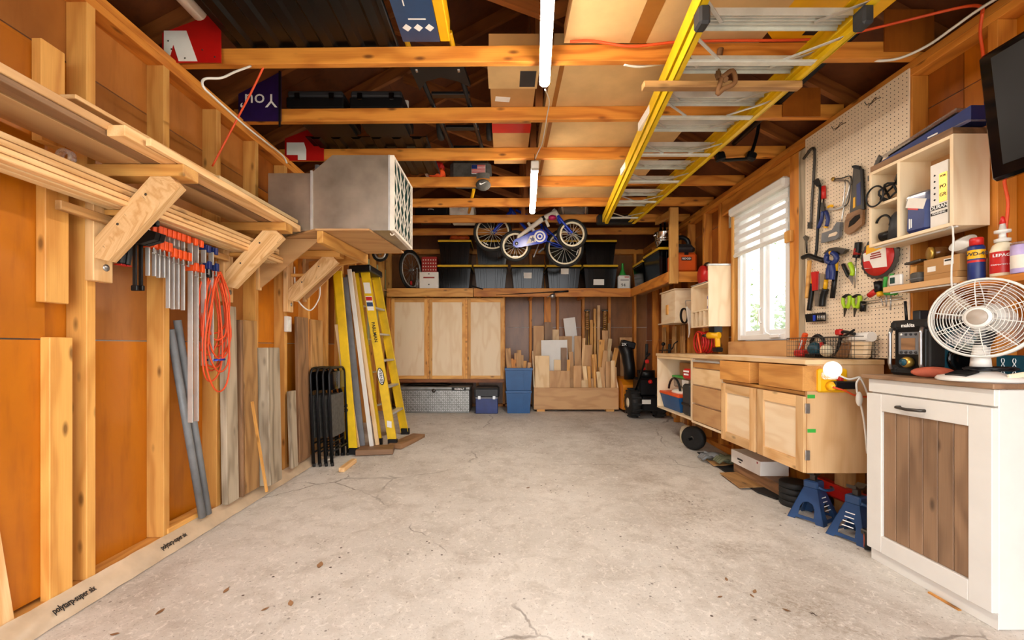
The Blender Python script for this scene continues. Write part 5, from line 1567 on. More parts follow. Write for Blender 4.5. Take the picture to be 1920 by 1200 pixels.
# two long bar clamps with turned look standing behind the rack
for px, lb in ((1101, 'tall brass coloured rod clamp standing behind the rack beside the tall laths'), (1134, 'tall brass coloured rod clamp standing at the right end of the rack')):
    p = P(px, 580, 6.93); 
    t = thing('rod_clamp', lb, 'clamp', (p.x, 6.93, 1.0))
    part('rod', MB().tube([(p.x - .02, 6.93, zf(6.9) + .08), (p.x - .02, 6.93, p.z)], .008, 8).tube([(p.x + .025, 6.93, zf(6.9) + .35), (p.x + .025, 6.93, p.z)], .008, 8), 'gold', t)
    m = MB()
    for k in range(9):
        m.lathe([(.016, 0), (.026, .012), (.016, .024)], (p.x, 6.925, p.z - .05 - k * .035), UZ, 10)
    part('spindle', m, 'tan_wood', t)
    part('jaw', MB().box((p.x, 6.925, p.z - .02), (.10, .03, .03), None, .006), 'dark_steel', t)
solo('chop_board', MB().beam((1.995, 6.90, zf(6.9) + .002), (1.985, 6.96, 1.25), .012, .20, UX), 'ply_dark', 'tan board standing against the back wall behind the snow blower', 'board')

# ---------------------------------------------------------------- snow blower
zz = zf(6.2)
q5 = lambda a, b2, y: P(1150 + a * .1584, 600 + b2 * .1584, y)
t = thing('snow_blower', 'orange and black snow blower parked beyond the end of the bench', 'snow blower', (2.05, 6.2, zz))
xw = q5(200, 900, 5.95).x
for x, nm in ((xw, 0), (xw + .36, 1)):
    w = part('wheel', MB().lathe([(.07, -.07), (.15, -.075), (.19, -.05), (.2, 0), (.19, .05), (.15, .075), (.07, .07)], (x + .05, 6.0, zz + .2), UX, 26), 'rubber', t)
    for k in range(14):
        an = 2 * PI * k / 14
        part('lug', MB().box(V((x + .05, 6.0, zz + .2)) + V((0, math.cos(an), math.sin(an))) * .197, (.13, .03, .018), rotm('X', an - PI / 2), .004), 'rubber', w)
    part('hub', MB().lathe([(.07, -.072), (.068, -.06), (.06, -.078), (.015, -.082)], (x + .05, 6.0, zz + .2), UX, 20), 'cream', w)
xc = xw + .235
part('housing', MB().prism([(6.25, zz + .06), (6.72, zz + .06), (6.72, zz + .52), (6.4, zz + .50), (6.25, zz + .42)], (1.745, 0, 0), UY, UZ, .5), 'snow_orange', t)
part('engine', MB().box((xc + .02, 6.05, zz + .42), (.30, .30, .26), None, .03).lathe([(.12, 0), (.12, .1)], (xc + .02, 6.05, zz + .55), UZ, 20).box((xc + .02, 5.95, zz + .20), (.24, .24, .20), None, .02), 'black', t)
part('cap', MB().lathe([(.03, 0), (.03, .03), (.02, .035)], (xc - .05, 5.95, zz + .66), UZ, 14), 'red', t)
c = [q5(195, 700, 6.3), q5(190, 560, 6.3), q5(165, 400, 6.3), q5(130, 290, 6.3)]
m = MB().tube(c, [.085, .085, .09, .10], 10)
ch = part('chute', m, 'black', t)
part('deflector', MB().box(q5(170, 290, 6.28), (.20, .14, .10), rotm('Y', .25), .015), 'black', ch)
p = q5(130, 290, 6.18)
text('2X', 'white_ink', ch, p + V((0, .01, 0)), UX, UZ, .06)
for dx in (.0, .30):
    p0 = V((xc - .17 + dx, 5.95, zz + .35)); p1 = V((xc - .12 + dx, 5.62, zz + .85))
    part('handlebar', MB().tube([p0, p1, p1 + V((0, -.12, .04))], .015, 8), 'black', t)
    part('grip', MB().tube([p1, p1 + V((.0, -.02, .17))], .02, 8), 'rubber', t)
    part('lever', MB().box(p1 + V((0, -.03, -.06)), (.05, .03, .05), None, .01), 'red', t)
part('shift_lever', MB().tube([(xc + .12, 5.85, zz + .55), (xc + .14, 5.72, zz + 1.0)], .008, 6).ball((xc + .14, 5.72, zz + 1.02), .026), 'black', t)
part('plate', MB().bb(xc - .11, xc + .01, 5.825, 5.829, zz + .2, zz + .26), 'white_plastic', t)
part('knob', MB().ball((xc + .02, 5.88, zz + .50), .03), 'red', t)
# ================================================================ right side: work bench
XF = 1.814
ZB = 1.022
t = thing('work_bench', 'long shop-built plywood work bench along the window wall', 'work bench', (2.05, 3.8, .34))
YE, YN = 5.056, 2.556
part('top', MB().bb(XF - .012, XR - .002, YN - .004, YE + .01, ZB - .03, ZB, .002), 'ply', t)
# open unit
m = MB().bb(XF, XR - .004, YE - .016, YE, .385, ZB - .031)
part('side_panel', m, 'maple', t)
part('side_panel', MB().bb(XF, XR - .004, 4.13, 4.146, .385, ZB - .031), 'maple', t)
part('bottom_panel', MB().bb(XF, XR - .004, 4.147, YE - .017, .385, .402), 'maple', t)
part('back_panel', MB().bb(XR - .02, XR - .004, 4.147, YE - .017, .403, ZB - .031), 'white_paint', t)
part('edge_strip', MB().bb(XF - .004, XF - .0005, 4.147, YE - .017, .965, ZB - .031), 'ply', t)
# drawer stack
part('carcass', MB().bb(XF + .02, XR - .004, 3.55, 4.128, .372, ZB - .031), 'maple', t)
part('divider', MB().bb(XF, XF + .0195, 4.10, 4.128, .372, ZB - .031), 'maple', t)
part('divider', MB().bb(XF, XF + .0195, 3.545, 3.556, .372, ZB - .031), 'maple', t)
part('kick_rail', MB().bb(XF, XF + .0195, 3.557, 4.099, .372, .392), 'maple', t)
for z0, z1, mt in ((.40, .555, 'ply_dark'), (.566, .735, 'ply_dark'), (.745, .898, 'ply')):
    part('drawer', MB().bb(XF - .006, XF + .0195, 3.562, 4.094, z0, z1 - .004, .002), mt, t)
d = part('drawer', MB().bb(XF - .002, XF + .0195, 3.562, 4.094, .903, .955, .002), 'amber_front', t)
part('slide', MB().bb(XF - .012, XF - .003, 3.58, 4.09, .958, .974), 'alu', t)
# cupboards with two small drawers over them
part('carcass', MB().bb(XF + .022, XR - .004, YN + .02, 3.543, .342, .815), 'ply_dark', t)
part('end_panel', MB().bb(XF + .002, XR - .003, YN, YN + .018, .342, ZB - .031, .001), 'ply_mid', t)
part('back_rail', MB().bb(XF + .1, XR - .004, YN + .02, 3.543, .82, ZB - .031), 'rafter', t)
part('face_rail', MB().bb(XF + .002, XF + .021, YN + .02, 3.54, .808, .826), 'pine', t)
for ya, yb2 in ((3.055, 3.53), (YN + .004, 3.03)):
    d = part('door', MB().bb(XF - .006, XF + .004, ya + .07, yb2 - .07, .342 + .07, .80 - .07), 'maple', t)
    for nm, q in (('stile', (ya, ya + .07, .342, .80)), ('stile', (yb2 - .07, yb2, .342, .80)), ('rail', (ya + .0705, yb2 - .0705, .342, .412)), ('rail', (ya + .0705, yb2 - .0705, .73, .80))):
        part(nm, MB().bb(XF - .018, XF + .0005, *q, .002), 'pine_pale', d)
part('drawer', MB().bb(XF - .026, XF + .08, 3.11, 3.535, .832, .985, .002), 'amber_front', t)
part('drawer', MB().bb(XF - .032, XF + .08, YN - .012, 2.985, .834, .985, .002), 'amber_front', t)
for z in (.42, .70):
    part('hinge', MB().bb(XF - .012, XF + .016, YN - .007, YN - .001, z, z + .06, .002), 'steel', t)
for z, w in ((.905, .02), (.79, .045), (.585, .05)):
    part('tape_bit', MB().bb(XF + .003, XF + .003 + w, YN - .0015, YN - .0003, z, z + .022), 'green', t)
for x in (2.2,):
    for y in (2.75, 3.6, 4.9):
        part('leg', MB().bb(x, x + .07, y, y + .09, zf(y), .342 if y < 3.5 else .371 if y < 4 else .384), 'tan_wood', t)
# ---- things in the open unit
z0 = .4035
t = thing('blue_tub', 'blue tub with orange rim full of rags in the bench bay', 'tub', (1.98, 4.72, z0))
part('tub', MB().add([V(p) for p in ((1.86, 4.50, z0), (2.14, 4.50, z0), (2.14, 4.96, z0), (1.86, 4.96, z0), (1.83, 4.47, .56), (2.17, 4.47, .56), (2.17, 5.0, .56), (1.83, 5.0, .56))], [(3, 2, 1, 0), (4, 5, 6, 7), (0, 1, 5, 4), (1, 2, 6, 5), (2, 3, 7, 6), (3, 0, 4, 7)]), 'bin_blue', t)
part('rim', MB().bb(1.822, 2.178, 4.462, 5.008, .561, .592, .008), 'orange', t)
part('rag', MB().ball((1.96, 4.70, .60), (.10, .16, .035)), 'fiber_white', t)
part('strap', MB().tube(arc((1.9, 4.76, .59), .16, .2, PI - .2, UY, UZ, 10), .012, 6), 'black', t)
t = thing('clear_tub', 'clear tub with green lid behind the rag tub', 'tub', (2.2, 4.75, .636))
part('tub', MB().bb(1.97, 2.17, 4.50, 4.96, .637, .745, .012), 'clear', t)
part('lid', MB().bb(1.955, 2.185, 4.485, 4.975, .746, .772, .008), 'green', t)
part('label', MB().bb(1.9685, 1.9695, 4.55, 4.72, .66, .735), 'paper', t)
solo('brown_box', MB().bb(2.0, 2.17, 4.56, 4.86, .775, .92, .003), 'card', 'brown cardboard box on the green tub lid', 'box')
t = thing('grey_case', 'dark grey upright plastic case in the bench bay', 'case', (1.94, 4.31, z0))
part('case', MB().bb(1.84, 2.06, 4.22, 4.41, z0 + .001, .72, .02), 'dark_grey', t)
part('band', MB().bb(1.832, 2.065, 4.215, 4.415, .50, .53, .006), 'black', t)
part('handle', MB().tube(arc((1.95, 4.315, .715), .04, 0, PI, UX, UZ, 8), .008, 6), 'black', t)
t = thing('red_bag', 'red packet with white lettering on the dark grey case', 'packet', (1.9, 4.32, .765))
part('packet', MB().box((1.90, 4.315, .82), (.10, .20, .11), rotm('Z', .1), .02), 'red', t)
bars(t, (1.8395, 4.31, .835), V((.1, -1, 0)), UZ, .13, .06, 2)
solo('tape_coil', MB().lathe([(.025, -.03), (.052, -.03), (.052, .03), (.025, .03), (.025, -.03)], (1.96, 4.31, .93), (.9, -.3, 0), 22), 'fiber_white', 'pale roll on top of the red packet', 'roll')
# ---- under the bench
c = V((2.02, 4.52, .0)); r = .125
zz = zf(4.52)
t = thing('exercise_wheel', 'black wheel with short axle handle on the floor under the bench', 'wheel', (2.0, 4.5, zz))
ax = V((-.75, -.66, 0)).normalized()
part('tyre', MB().lathe([(.09, -.04), (.118, -.035), (r, -.015), (r, .015), (.118, .035), (.09, .04)], V((2.0, 4.5, zz + r)), ax, 28), 'rubber', t)
part('hub', MB().lathe([(.04, -.045), (.02, .05)], V((2.0, 4.5, zz + r)), ax, 16), 'dark_steel', t)
part('handle', MB().tube([V((2.0, 4.5, zz + r)), V((2.0, 4.5, zz + r)) + ax * .14], .016, 8), 'black', t)
solo('canister', MB().lathe([(.07, 0), (.075, .12), (.06, .17), (.03, .19)], (2.05, 4.78, zf(4.78)), UZ, 18), 'cream', 'beige canister behind the black wheel under the bench', 'canister')
random.seed(2)
t = thing('work_gloves', 'pair of khaki grey work gloves on the floor under the bench', 'gloves', (2.02, 3.95, 0))
for k, (dx, dy) in enumerate(((0, 0), (.06, -.18))):
    b0 = V((2.02 + dx, 4.08 + dy, .05 + .02 * k))
    m = MB().ball(b0, (.09, .07, .04))
    for j in range(4):
        m.tube([b0 + V((-.05, -.045 + j * .03, 0)), b0 + V((-.11, -.055 + j * .035, .01)), b0 + V((-.145, -.05 + j * .03, -.02))], [.017, .015, .012], 7)
    m.tube([b0 + V((-.01, .06, 0)), b0 + V((-.06, .10, .02))], [.017, .013], 7)
    part('glove', m, 'khaki' if k else 'pipe_grey', t)
m = MB().prism([(1.99, 4.40), (1.93, 3.75), (1.90, 3.2), (1.95, 3.06), (2.19, 3.06), (2.19, 4.40)], (0, 0, .0025), UX, UY, .012)
solo('rubber_mat', m, 'rubber', 'black rubber mat on the floor under the bench', 'mat')
solo('plank', MB().bb(2.0, 2.19, 3.09, 3.72, .016, .102, .004), 'brown_board', 'low brown block under the white flat box', 'block')
t = thing('white_flat_box', 'flat white cardboard box lying under the bench doors', 'box', (2.1, 3.5, .104))
part('carton', MB().bb(1.97, 2.19, 3.28, 3.70, .104, .215, .002), 'paper', t)
part('print', MB().bb(1.9685, 1.9695, 3.52, 3.60, .15, .165), 'ink', t)
part('print', MB().bb(1.9685, 1.9695, 3.54, 3.58, .13, .14), 'ink', t)
part('red_dot', MB().bb(1.9685, 1.9695, 3.31, 3.325, .19, .205), 'foam_red', t)
for pts, lb in (((( 1349.5, 891), (1396, 889), (1440, 917), (1387, 919)), 'brown square tile on the floor in front of the white flat box'), (((1320, 862), (1342, 858), (1374, 875), (1338, 877)), 'brown square tile on the floor nearer the black wheel')):
    pp = [PZ(a, b2) for a, b2 in pts]
    solo('floor_tile', MB().prism([(p.x, p.y) for p in pp], (0, 0, .0155), UX, UY, .007), 'tan_wood', lb, 'tile')
c = V((2.02, 2.965, -.014))
for k in range(4):
    solo('weight_plate', MB().lathe([(.02, 0), (.088, 0), (.094, .008), (.094, .034), (.088, .04), (.07, .036), (.02, .036)], c + UZ * (.0165 + k * .0412), UZ, 30), 'rubber', ('lowest', 'second lowest', 'second highest', 'topmost')[k] + ' black weight plate in the stack beside the jack stands', 'weight plate', 'stacked weight plates')


def jack(c, rz, label):
    t = thing('jack_stand', label, 'jack stand', c, rz)
    b, tp, h = .105, .04, .20
    for k in range(4):
        a = k * PI / 2
        R = rotm('Z', a)
        ed = lambda z: b + (tp - b) * z / h
        polys = [[(-b, 0), (-b + .045, 0), (-b + .05, .012), (b - .05, .012), (b - .045, 0), (b, 0), (ed(.03), .03), (-ed(.03), .03)],
                 [(-ed(.03), .03), (-.045, .03), (-.042, .08), (-.028, .108), (0, .118), (0, h), (-tp, h)],
                 [(ed(.03), .03), (.045, .03), (.042, .08), (.028, .108), (0, .118), (0, h), (tp, h)]]
        m = MB()
        for o in polys:
            n = len(o)
            vs = [R @ V((x, -ed(z) + th2, z)) for th2 in (0, .004) for x, z in o]
            m.add(vs, [tuple(range(n)), tuple(range(2 * n - 1, n - 1, -1))] + [(i, (i + 1) % n, n + (i + 1) % n, n + i) for i in range(n)])
        part('side_plate', m, 'navy', t, False)
    part('collar', MB().box((0, 0, h + .022), (.085, .085, .05), None, .008), 'navy', t, False)
    part('post', MB().box((0, 0, h + .06), (.035, .03, .05), None, .003), 'dark_steel', t, False)
    part('saddle', MB().prism([(-.05, .03), (-.05, .012), (-.02, 0), (.02, 0), (.05, .012), (.05, .03), (.02, .012), (-.02, .012)], (0, .025, h + .08), UX, UZ, .05), 'dark_steel', t, False)
    part('lever', MB().tube(curve([V((-.05, -.05, h + .02)), V((-.02, -.075, h + .005)), V((.07, -.075, h - .005)), V((.15, -.03, h - .015))], 4), .009, 7), 'navy', t, False)
    return t


j1 = jack(V((1.985, 2.735, 0)), .5, 'navy jack stand with white print beside the weight plates')
j2 = jack(V((2.03, 2.455, 0)), .35, 'navy jack stand beside the white cabinet')
for j, (sx, sc2) in ((j1, (0, .016)), (j2, (0, .013))):
    for k in range(4):
        zz = .15 - k * .024
        y = -(.105 + (.04 - .105) * zz / .2) - .0012
        R = rotm('Z', -PI / 2 if j is j2 else 0)
        p = R @ V((0, y, zz)); u = R @ UX; v = R @ V((0, .065, .2))
        bars(j, WM[j.name] @ p, WM[j.name].to_3x3() @ u, WM[j.name].to_3x3() @ v, .05 + .008 * k, .009, 1)
t = thing('floor_jack', 'red floor jack lying under the bench behind the jack stands', 'jack', (2.12, 2.7, 0))
part('body', MB().bb(2.16, 2.25, 2.56, 3.0, .10, .19, .02), 'red', t)
part('wheel', MB().lathe([(.05, -.02), (.05, .02)], (2.2, 2.62, .051), UX, 16), 'dark_steel', t)
part('wheel', MB().lathe([(.05, -.02), (.05, .02)], (2.2, 2.92, .051), UX, 16), 'dark_steel', t)
t = thing('caster', 'black caster with brown rim on the floor beside the white cabinet', 'caster', (1.985, 2.30, 0))
c = V((1.975, 2.315, .047))
part('wheel', MB().lathe([(.02, -.016), (.047, -.016), (.047, .016), (.02, .016)], c, (.8, -.6, 0), 22), 'rubber', t)
part('rim', MB().lathe([(.03, -.018), (.036, -.018), (.036, .018), (.03, .018)], c, (.8, -.6, 0), 22), 'rust', t)
part('fork', MB().box(c + V((.03, .01, .04)), (.09, .05, .03), None, .006), 'dark_steel', t)

# ---- adapter on the bench end
t = thing('outlet_adapter', 'yellow outlet adapter on the bench end panel', 'outlet', (1.95, YN, .84))
pe = lambda a, b2, d=0.0: P(a, b2, YN - d)
a, b2 = pe(1528, 735), pe(1582, 691)
part('plate', MB().bb(a.x, b2.x, YN - .035, YN - .002, a.z, b2.z, .01), 'tool_yellow', t)
part('plug', MB().lathe([(.03, 0), (.028, .03), (.012, .045)], pe(1556, 724, .036), -UY, 8), 'tool_yellow', t)
part('power_brick', MB().box(pe(1582, 722, .06), (.13, .05, .045), None, .005), 'black', t)
part('switch', MB().box(pe(1575, 710, .05), (.022, .03, .024), None, .002), 'red', t)
t = thing('night_light', 'round white night light plugged into the yellow adapter', 'night light', pe(1558, 710, .06))
part('lens', MB().lathe([(.048, 0), (.05, .015), (.044, .03), (.02, .036)], pe(1558, 693, .04), -UY, 26), 'night_glow', t)
part('base', MB().box(pe(1556, 704, .06), (.085, .04, .045), None, .01), 'clear', t)
c = curve([pe(1572, 703, .06), pe(1592, 711, .09), pe(1612, 707, .1), pe(1606, 718, .11), pe(1607, 735, .11), pe(1612, 752, .12), pe(1620, 790, .12), pe(1626, 850, .1)], 6)
t = thing('lamp_switch_cord', 'white cord with inline switch hanging beside the yellow adapter', 'cord', pe(1612, 850, .1))
part('cable', MB().tube(c, .0055, 6), 'white_plastic', t)
part('inline_switch', MB().ball(pe(1611, 748, .122), (.018, .014, .042)), 'white_plastic', t)
part('loop', MB().tube(curve([pe(1612, 707, .1), pe(1620, 722, .1), pe(1628, 742, .09)], 5), .0055, 6), 'white_plastic', t)
c = curve([pe(1562, 726, .085), pe(1585, 733, .1), pe(1606, 742, .08), pe(1640, 745, .03)], 6)
solo('extension_lead', MB().tube(c, .006, 6), 'cord_orange', 'orange cord plugged into the yellow adapter on the bench end', 'cord')

# ---------------------------------------------------------------- white tilt-out cabinet
t = thing('tilt_bin_cabinet', 'white painted cabinet with brown slatted tilt door', 'cabinet', (2.1, 1.93, 0))
ya, yb2 = 1.652, 2.222
xa = 1.917
part('body', MB().bb(xa, XR - .006, ya, yb2, .001, .934, .003), 'white_paint', t)
part('top', MB().bb(xa - .042, XR - .006, ya - .018, yb2 + .02, .936, .956, .003), 'greybrown', t)
part('upper_rail', MB().bb(xa - .018, xa - .001, ya, yb2, .868, .934, .002), 'white_paint', t)
dz0, dz1 = .066, .862
d = part('door', MB().bb(xa - .008, xa - .001, ya + .08, yb2 - .08, dz0 + .08, dz1 - .08), 'white_paint', t)
for nm, q in (('stile', (ya, ya + .085, dz0, dz1)), ('stile', (yb2 - .085, yb2, dz0, dz1)), ('rail', (ya + .0855, yb2 - .0855, dz0, dz0 + .085)), ('rail', (ya + .0855, yb2 - .0855, dz1 - .085, dz1))):
    part(nm, MB().bb(xa - .028, xa - .001, *q, .002), 'white_paint', d)
n = 6; sw = (yb2 - ya - .171) / n
for k in range(n):
    y = ya + .0855 + k * sw
    part('slat', MB().bb(xa - .016, xa - .0085, y + .0012, y + sw - .0012, dz0 + .086, dz1 - .086, .002), 'greybrown', d)
h = part('handle', MB().tube([(xa - .028, 2.035, .812), (xa - .052, 2.03, .812), (xa - .055, 1.975, .809), (xa - .052, 1.92, .812), (xa - .028, 1.915, .812)], .0075, 8), 'dark_steel', d)
part('plinth', MB().bb(xa - .004, xa - .0005, ya, yb2, .001, .062), 'white_paint', t)
solo('wood_splinter', MB().beam(PZ(1742, 1112) + UZ * .004, PZ(1800, 1146) + UZ * .004, .012, .006, UZ), 'pine', 'thin pine splinter on the floor along the white cabinet', 'splinter')

# ---------------------------------------------------------------- radio
zc = .957
t = thing('jobsite_radio', 'black and teal jobsite radio on the white cabinet', 'radio', (2.1, 2.09, zc))
x0, x1, y0, y1, z1 = 1.985, 2.255, 1.99, 2.195, zc + .275
part('body', MB().bb(x0 + .02, x1, y0 + .012, y1 - .012, zc + .03, z1 - .03, .012), 'teal', t)
fp = part('control_face', MB().bb(x0 + .004, x0 + .0195, y0 + .02, y1 - .02, zc + .03, z1 - .03, .006), 'black', t)
for z in (zc + .001, z1 - .05):
    for y in (y0, y1 - .05):
        part('bumper', MB().bb(x0 - .008, x0 + .05, y, y + .05, z, z + .05, .014), 'rubber', t)
part('roll_bar', MB().bb(x0 - .006, x0 + .03, y0 + .02, y1 - .02, z1 - .045, z1, .012), 'rubber', t)
part('roll_bar', MB().bb(x0 - .006, x0 + .03, y0 + .02, y1 - .02, zc + .002, zc + .04, .012), 'rubber', t)
part('top_bar', MB().bb(x0 + .03, x1 - .01, y0 + .005, y0 + .05, z1 - .04, z1, .012), 'rubber', t)
for y in (y0 + .022, y1 - .022):
    part('guard', MB().tube([(x0 - .012, y, zc + .03), (x0 - .02, y, zc + .06), (x0 - .02, y, z1 - .07), (x0 - .012, y, z1 - .04)], .008, 8), 'steel', t)
for y in (y0 + .008,):
    part('corner_pad', MB().bb(x0 + .0, x0 + .075, y - .01, y + .012, zc + .045, z1 - .055, .006), 'rubber', t)
dp = part('display_panel', MB().bb(x0 - .001, x0 + .0035, y0 + .052, y1 - .048, zc + .105, zc + .215, .004), 'grey', t)
part('screen', MB().bb(x0 - .0025, x0 - .0012, y0 + .068, y1 - .064, zc + .128, zc + .185), 'brown_board', dp)
for k in range(4):
    y = y0 + .065 + k * .025
    part('button', MB().lathe([(.007, 0), (.006, .004)], (x0 - .0012, y, zc + .115), -UX, 10), 'dark_grey', dp)
    part('button', MB().lathe([(.006, 0), (.005, .004)], (x0 - .0012, y, zc + .203), -UX, 10), 'white_plastic' if k == 3 else 'dark_grey', dp)
k1 = part('dial', MB().lathe([(.026, 0), (.027, .02), (.02, .03)], (x0 + .002, y0 + .10, zc + .067), -UX, 22), 'gold', t)
part('dial_cap', MB().lathe([(.018, 0), (.017, .006)], (x0 - .0285, y0 + .10, zc + .067), -UX, 18), 'teal', k1)
part('speaker', MB().lathe([(.065, 0), (.066, .008), (.055, .012), (.02, .004)], (x0 + .155, y0 + .011, zc + .085), -UY, 28), 'gloss_black', t)
text('makita', 'white_ink', t, (x0 - .0075, y0 + .10, z1 - .028), -UY, UZ, .026, bold=True)
text('makita', 'white_ink', t, (x0 + .085, y0 + .0108, z1 - .105), UX, UZ, .052, align='LEFT', bold=True)
part('antenna', MB().tube([(x0 + .06, y1 - .03, z1 - .03), (x0 + .055, y1 - .025, z1 + .10)], .006, 8), 'black', t)

# ---------------------------------------------------------------- fan
fb = V((2.0, 1.79, zc))
t = thing('desk_fan', 'white desk fan with round wire cage on the white cabinet', 'fan', fb)
part('base', MB().lathe([(.135, 0), (.137, .008), (.13, .018), (.07, .032), (.05, .04)], fb, UZ, 40), 'white_plastic', t)
part('column', MB().lathe([(.034, .04), (.03, .09), (.022, .15)], fb, UZ, 20), 'white_plastic', t)
part('switch_panel', MB().box(fb + V((-.085, -.005, .032)), (.06, .085, .008), rotm('Y', -.3), .002), 'black', t)
fd = V((-.90, -.42, .06)).normalized()
hc = fb + V((.045, .01, .258))
part('motor', MB().lathe([(.02, -.13), (.055, -.12), (.066, -.07), (.066, .0), (.05, .015)], hc, fd, 28), 'white_plastic', t)
part('neck', MB().tube([fb + UZ * .14, hc - UZ * .06], .024, 12), 'dark_grey', t)
uu = fd.cross(UZ).normalized(); vv = uu.cross(fd)
R0 = .16
m = MB()
for k in range(12):
    r = .045 + (R0 - .045) * k / 11
    dpt = .075 + .035 * math.sqrt(max(0, 1 - (r / (R0 * 1.02)) ** 2))
    m.tube(arc(hc + fd * dpt, r, 0, 2 * PI, uu, vv, 44)[:-1], .0013 if k < 11 else .004, 5, True)
for k in range(4):
    r = .08 + (R0 - .08) * k / 3
    dpt = .055 - .045 * math.sqrt(max(0, 1 - (r / (R0 * 1.02)) ** 2))
    m.tube(arc(hc + fd * dpt, r, 0, 2 * PI, uu, vv, 40)[:-1], .0016, 5, True)
cg = part('cage_rings', m, 'white_plastic', t, kind='stuff')
m = MB()
for k in range(10):
    a = 2 * PI * k / 10 + .2
    e = uu * math.cos(a) + vv * math.sin(a)
    pts = []
    for j in range(7):
        r = .045 + (R0 - .045) * j / 6
        pts.append(hc + fd * (.0735 + .035 * math.sqrt(max(0, 1 - (r / (R0 * 1.02)) ** 2))) + e * r)
    m.tube(pts, .002, 5)
    pts = []
    for j in range(5):
        r = .06 + (R0 - .06) * j / 4
        pts.append(hc + fd * (.0565 - .045 * math.sqrt(max(0, 1 - (r / (R0 * 1.02)) ** 2))) + e * r)
    m.tube(pts, .002, 5)
part('cage_spokes', m, 'white_plastic', t, kind='stuff')
part('cage_rim', MB().lathe([(R0 - .001, .05), (R0 + .006, .052), (R0 + .006, .08), (R0 - .001, .082), (R0 - .001, .05)], hc, fd, 48), 'white_plastic', t)
part('medallion', MB().lathe([(.044, 0), (.042, .006), (.03, .008)], hc + fd * .106, fd, 26), 'white_plastic', t)
part('medallion_disc', MB().lathe([(.032, 0), (.03, .003)], hc + fd * .1145, fd, 26), 'taupe', t)
for k in range(4):
    a = 2 * PI * k / 4 + .5
    def bl(u, v):
        r = .035 + u * .11; th = a + (v - .5) * (1.15 - .3 * u)
        return hc + (uu * math.cos(th) + vv * math.sin(th)) * r + fd * (.05 + (v - .5) * .035)
    part('blade', MB().grid(bl, 5, 5), 'clear', t)
part('spinner', MB().lathe([(.034, .025), (.03, .065), (.012, .072)], hc, fd, 20), 'white_plastic', t)
m = MB()
pts = []
for k in range(70):
    a = k * .45
    pts.append(fb + V((.03 + math.cos(a) * (.085 + .008 * math.sin(k)), -.01 + math.sin(a) * (.06 + .006 * math.cos(k * 1.7)), .045 + .012 * (k / 70))))
part('power_cord', MB().tube(pts, .0045, 5), 'black', t)
part('cord_tag', MB().box(fb + V((.02, -.115, .03)), (.08, .012, .02), rotm('Y', -.15), .003), 'cream', t)
solo('stone_bar', MB().ball((1.965, 1.955, zc + .026), (.085, .026, .025), 20, 12, rotm('Z', -.25)), 'rust', 'rounded terracotta sharpening stone before the radio', 'stone')
t = thing('tissue_box', 'teal box with white wavy pattern behind the fan', 'box', (2.23, 1.8, zc))
part('carton', MB().bb(2.19, XR - .008, 1.60, 1.90, zc + .001, zc + .105, .003), 'teal', t)
for k in range(7):
    y = 1.62 + k * .042
    for s in (-1, 1):
        part('wave', MB().tube([V((2.1885, y + s * .006 * math.sin(j * .9), zc + .012 + j * .008)) for j in range(11)], .0016, 4), 'white_ink', t)

# ---------------------------------------------------------------- pegboard
t = thing('pegboard', 'cream pegboard sheet fixed to the studs over the bench', 'pegboard', (XR, 2.8, 1.03))
PY0, PY1, PZ0, PZ1 = 2.392, 3.218, 1.03, 2.662
part('sheet', MB().bb(XR - .008, XR - .001, PY0, PY1, PZ0, PZ1, .001), 'pegboard', t)
m = MB()
for i in range(32):
    for j in range(64):
        y = PY0 + .014 + i * .0254; z = PZ0 + .012 + j * .0254
        vs = [V((XR - .0084, y + .0034 * math.cos(k * PI / 3), z + .0034 * math.sin(k * PI / 3))) for k in range(6)]
        m.add(vs, [(0, 1, 2, 3, 4, 5)])
part('holes', m, 'hole', t, kind='stuff')
XT = XR - .022


def W(px, py, x=None):
    return PX(px, py, x or XT)


A = lambda q, x=None: W(1500 + q[0] / 6, 260 + q[1] / 6, x)           # close view of the upper half
B = lambda q, x=None: W(1500 + q[0] / 5.4545, 440 + q[1] / 5.4545, x)   # close view of the lower half


def flat(pts, fn, th=.006, x=None):
    w = [fn(q, x) for q in pts]
    return MB().prism([(p.y, p.z) for p in w], (w[0].x, 0, 0), UY, UZ, -th)


def rod(pts, fn, r, x=None, n=7):
    w = [fn(q, x) for q in pts]
    return MB().tube(curve(w, 4) if len(w) > 2 else w, r, n)


def tool(name, label, cat, fn, q, parts, group=None):
    t = thing(name, label, cat, fn(q), group=group)
    for nm, mb, mt in parts:
        part(nm, mb, mt, t)
    return t


for a in (A((155, 90)), B((0, 0))):
    pass
for px, py, lb in ((1576, 236, 'bare double peg hook nearest the window on the pegboard'), (1640, 190, 'bare double peg hook high on the pegboard')):
    c = W(px, py)
    tool('peg_hook', lb, 'hook', W, (px, py) if False else (px, py), []) if False else solo('peg_hook', MB().tube([c + V((.014, 0, .025)), c + V((0, 0, .02)), c + V((-.02, 0, -.01)), c + V((-.045, .005, -.02)), c + V((-.055, .008, .0))], .0022, 6).tube([c + V((.012, -.03, .006)), c + V((-.005, -.02, .004)), c + V((-.012, .03, -.012))], .0022, 6), 'dark_steel', lb, 'hook')
tool('pry_bar', 'long dark steel wrecking bar with hooked claw on the pegboard', 'pry bar', A, (120, 980), [
    ('shaft', rod([(165, 125), (160, 300), (135, 700), (122, 970)], A, .009), 'dark_steel'),
    ('claw', rod([(165, 130), (150, 108), (120, 120), (80, 175), (40, 228)], A, .010, XT - .004), 'dark_steel'),
    ('tip', flat([(100, 940), (135, 940), (138, 1015), (98, 1010)], A, .01), 'dark_steel')])
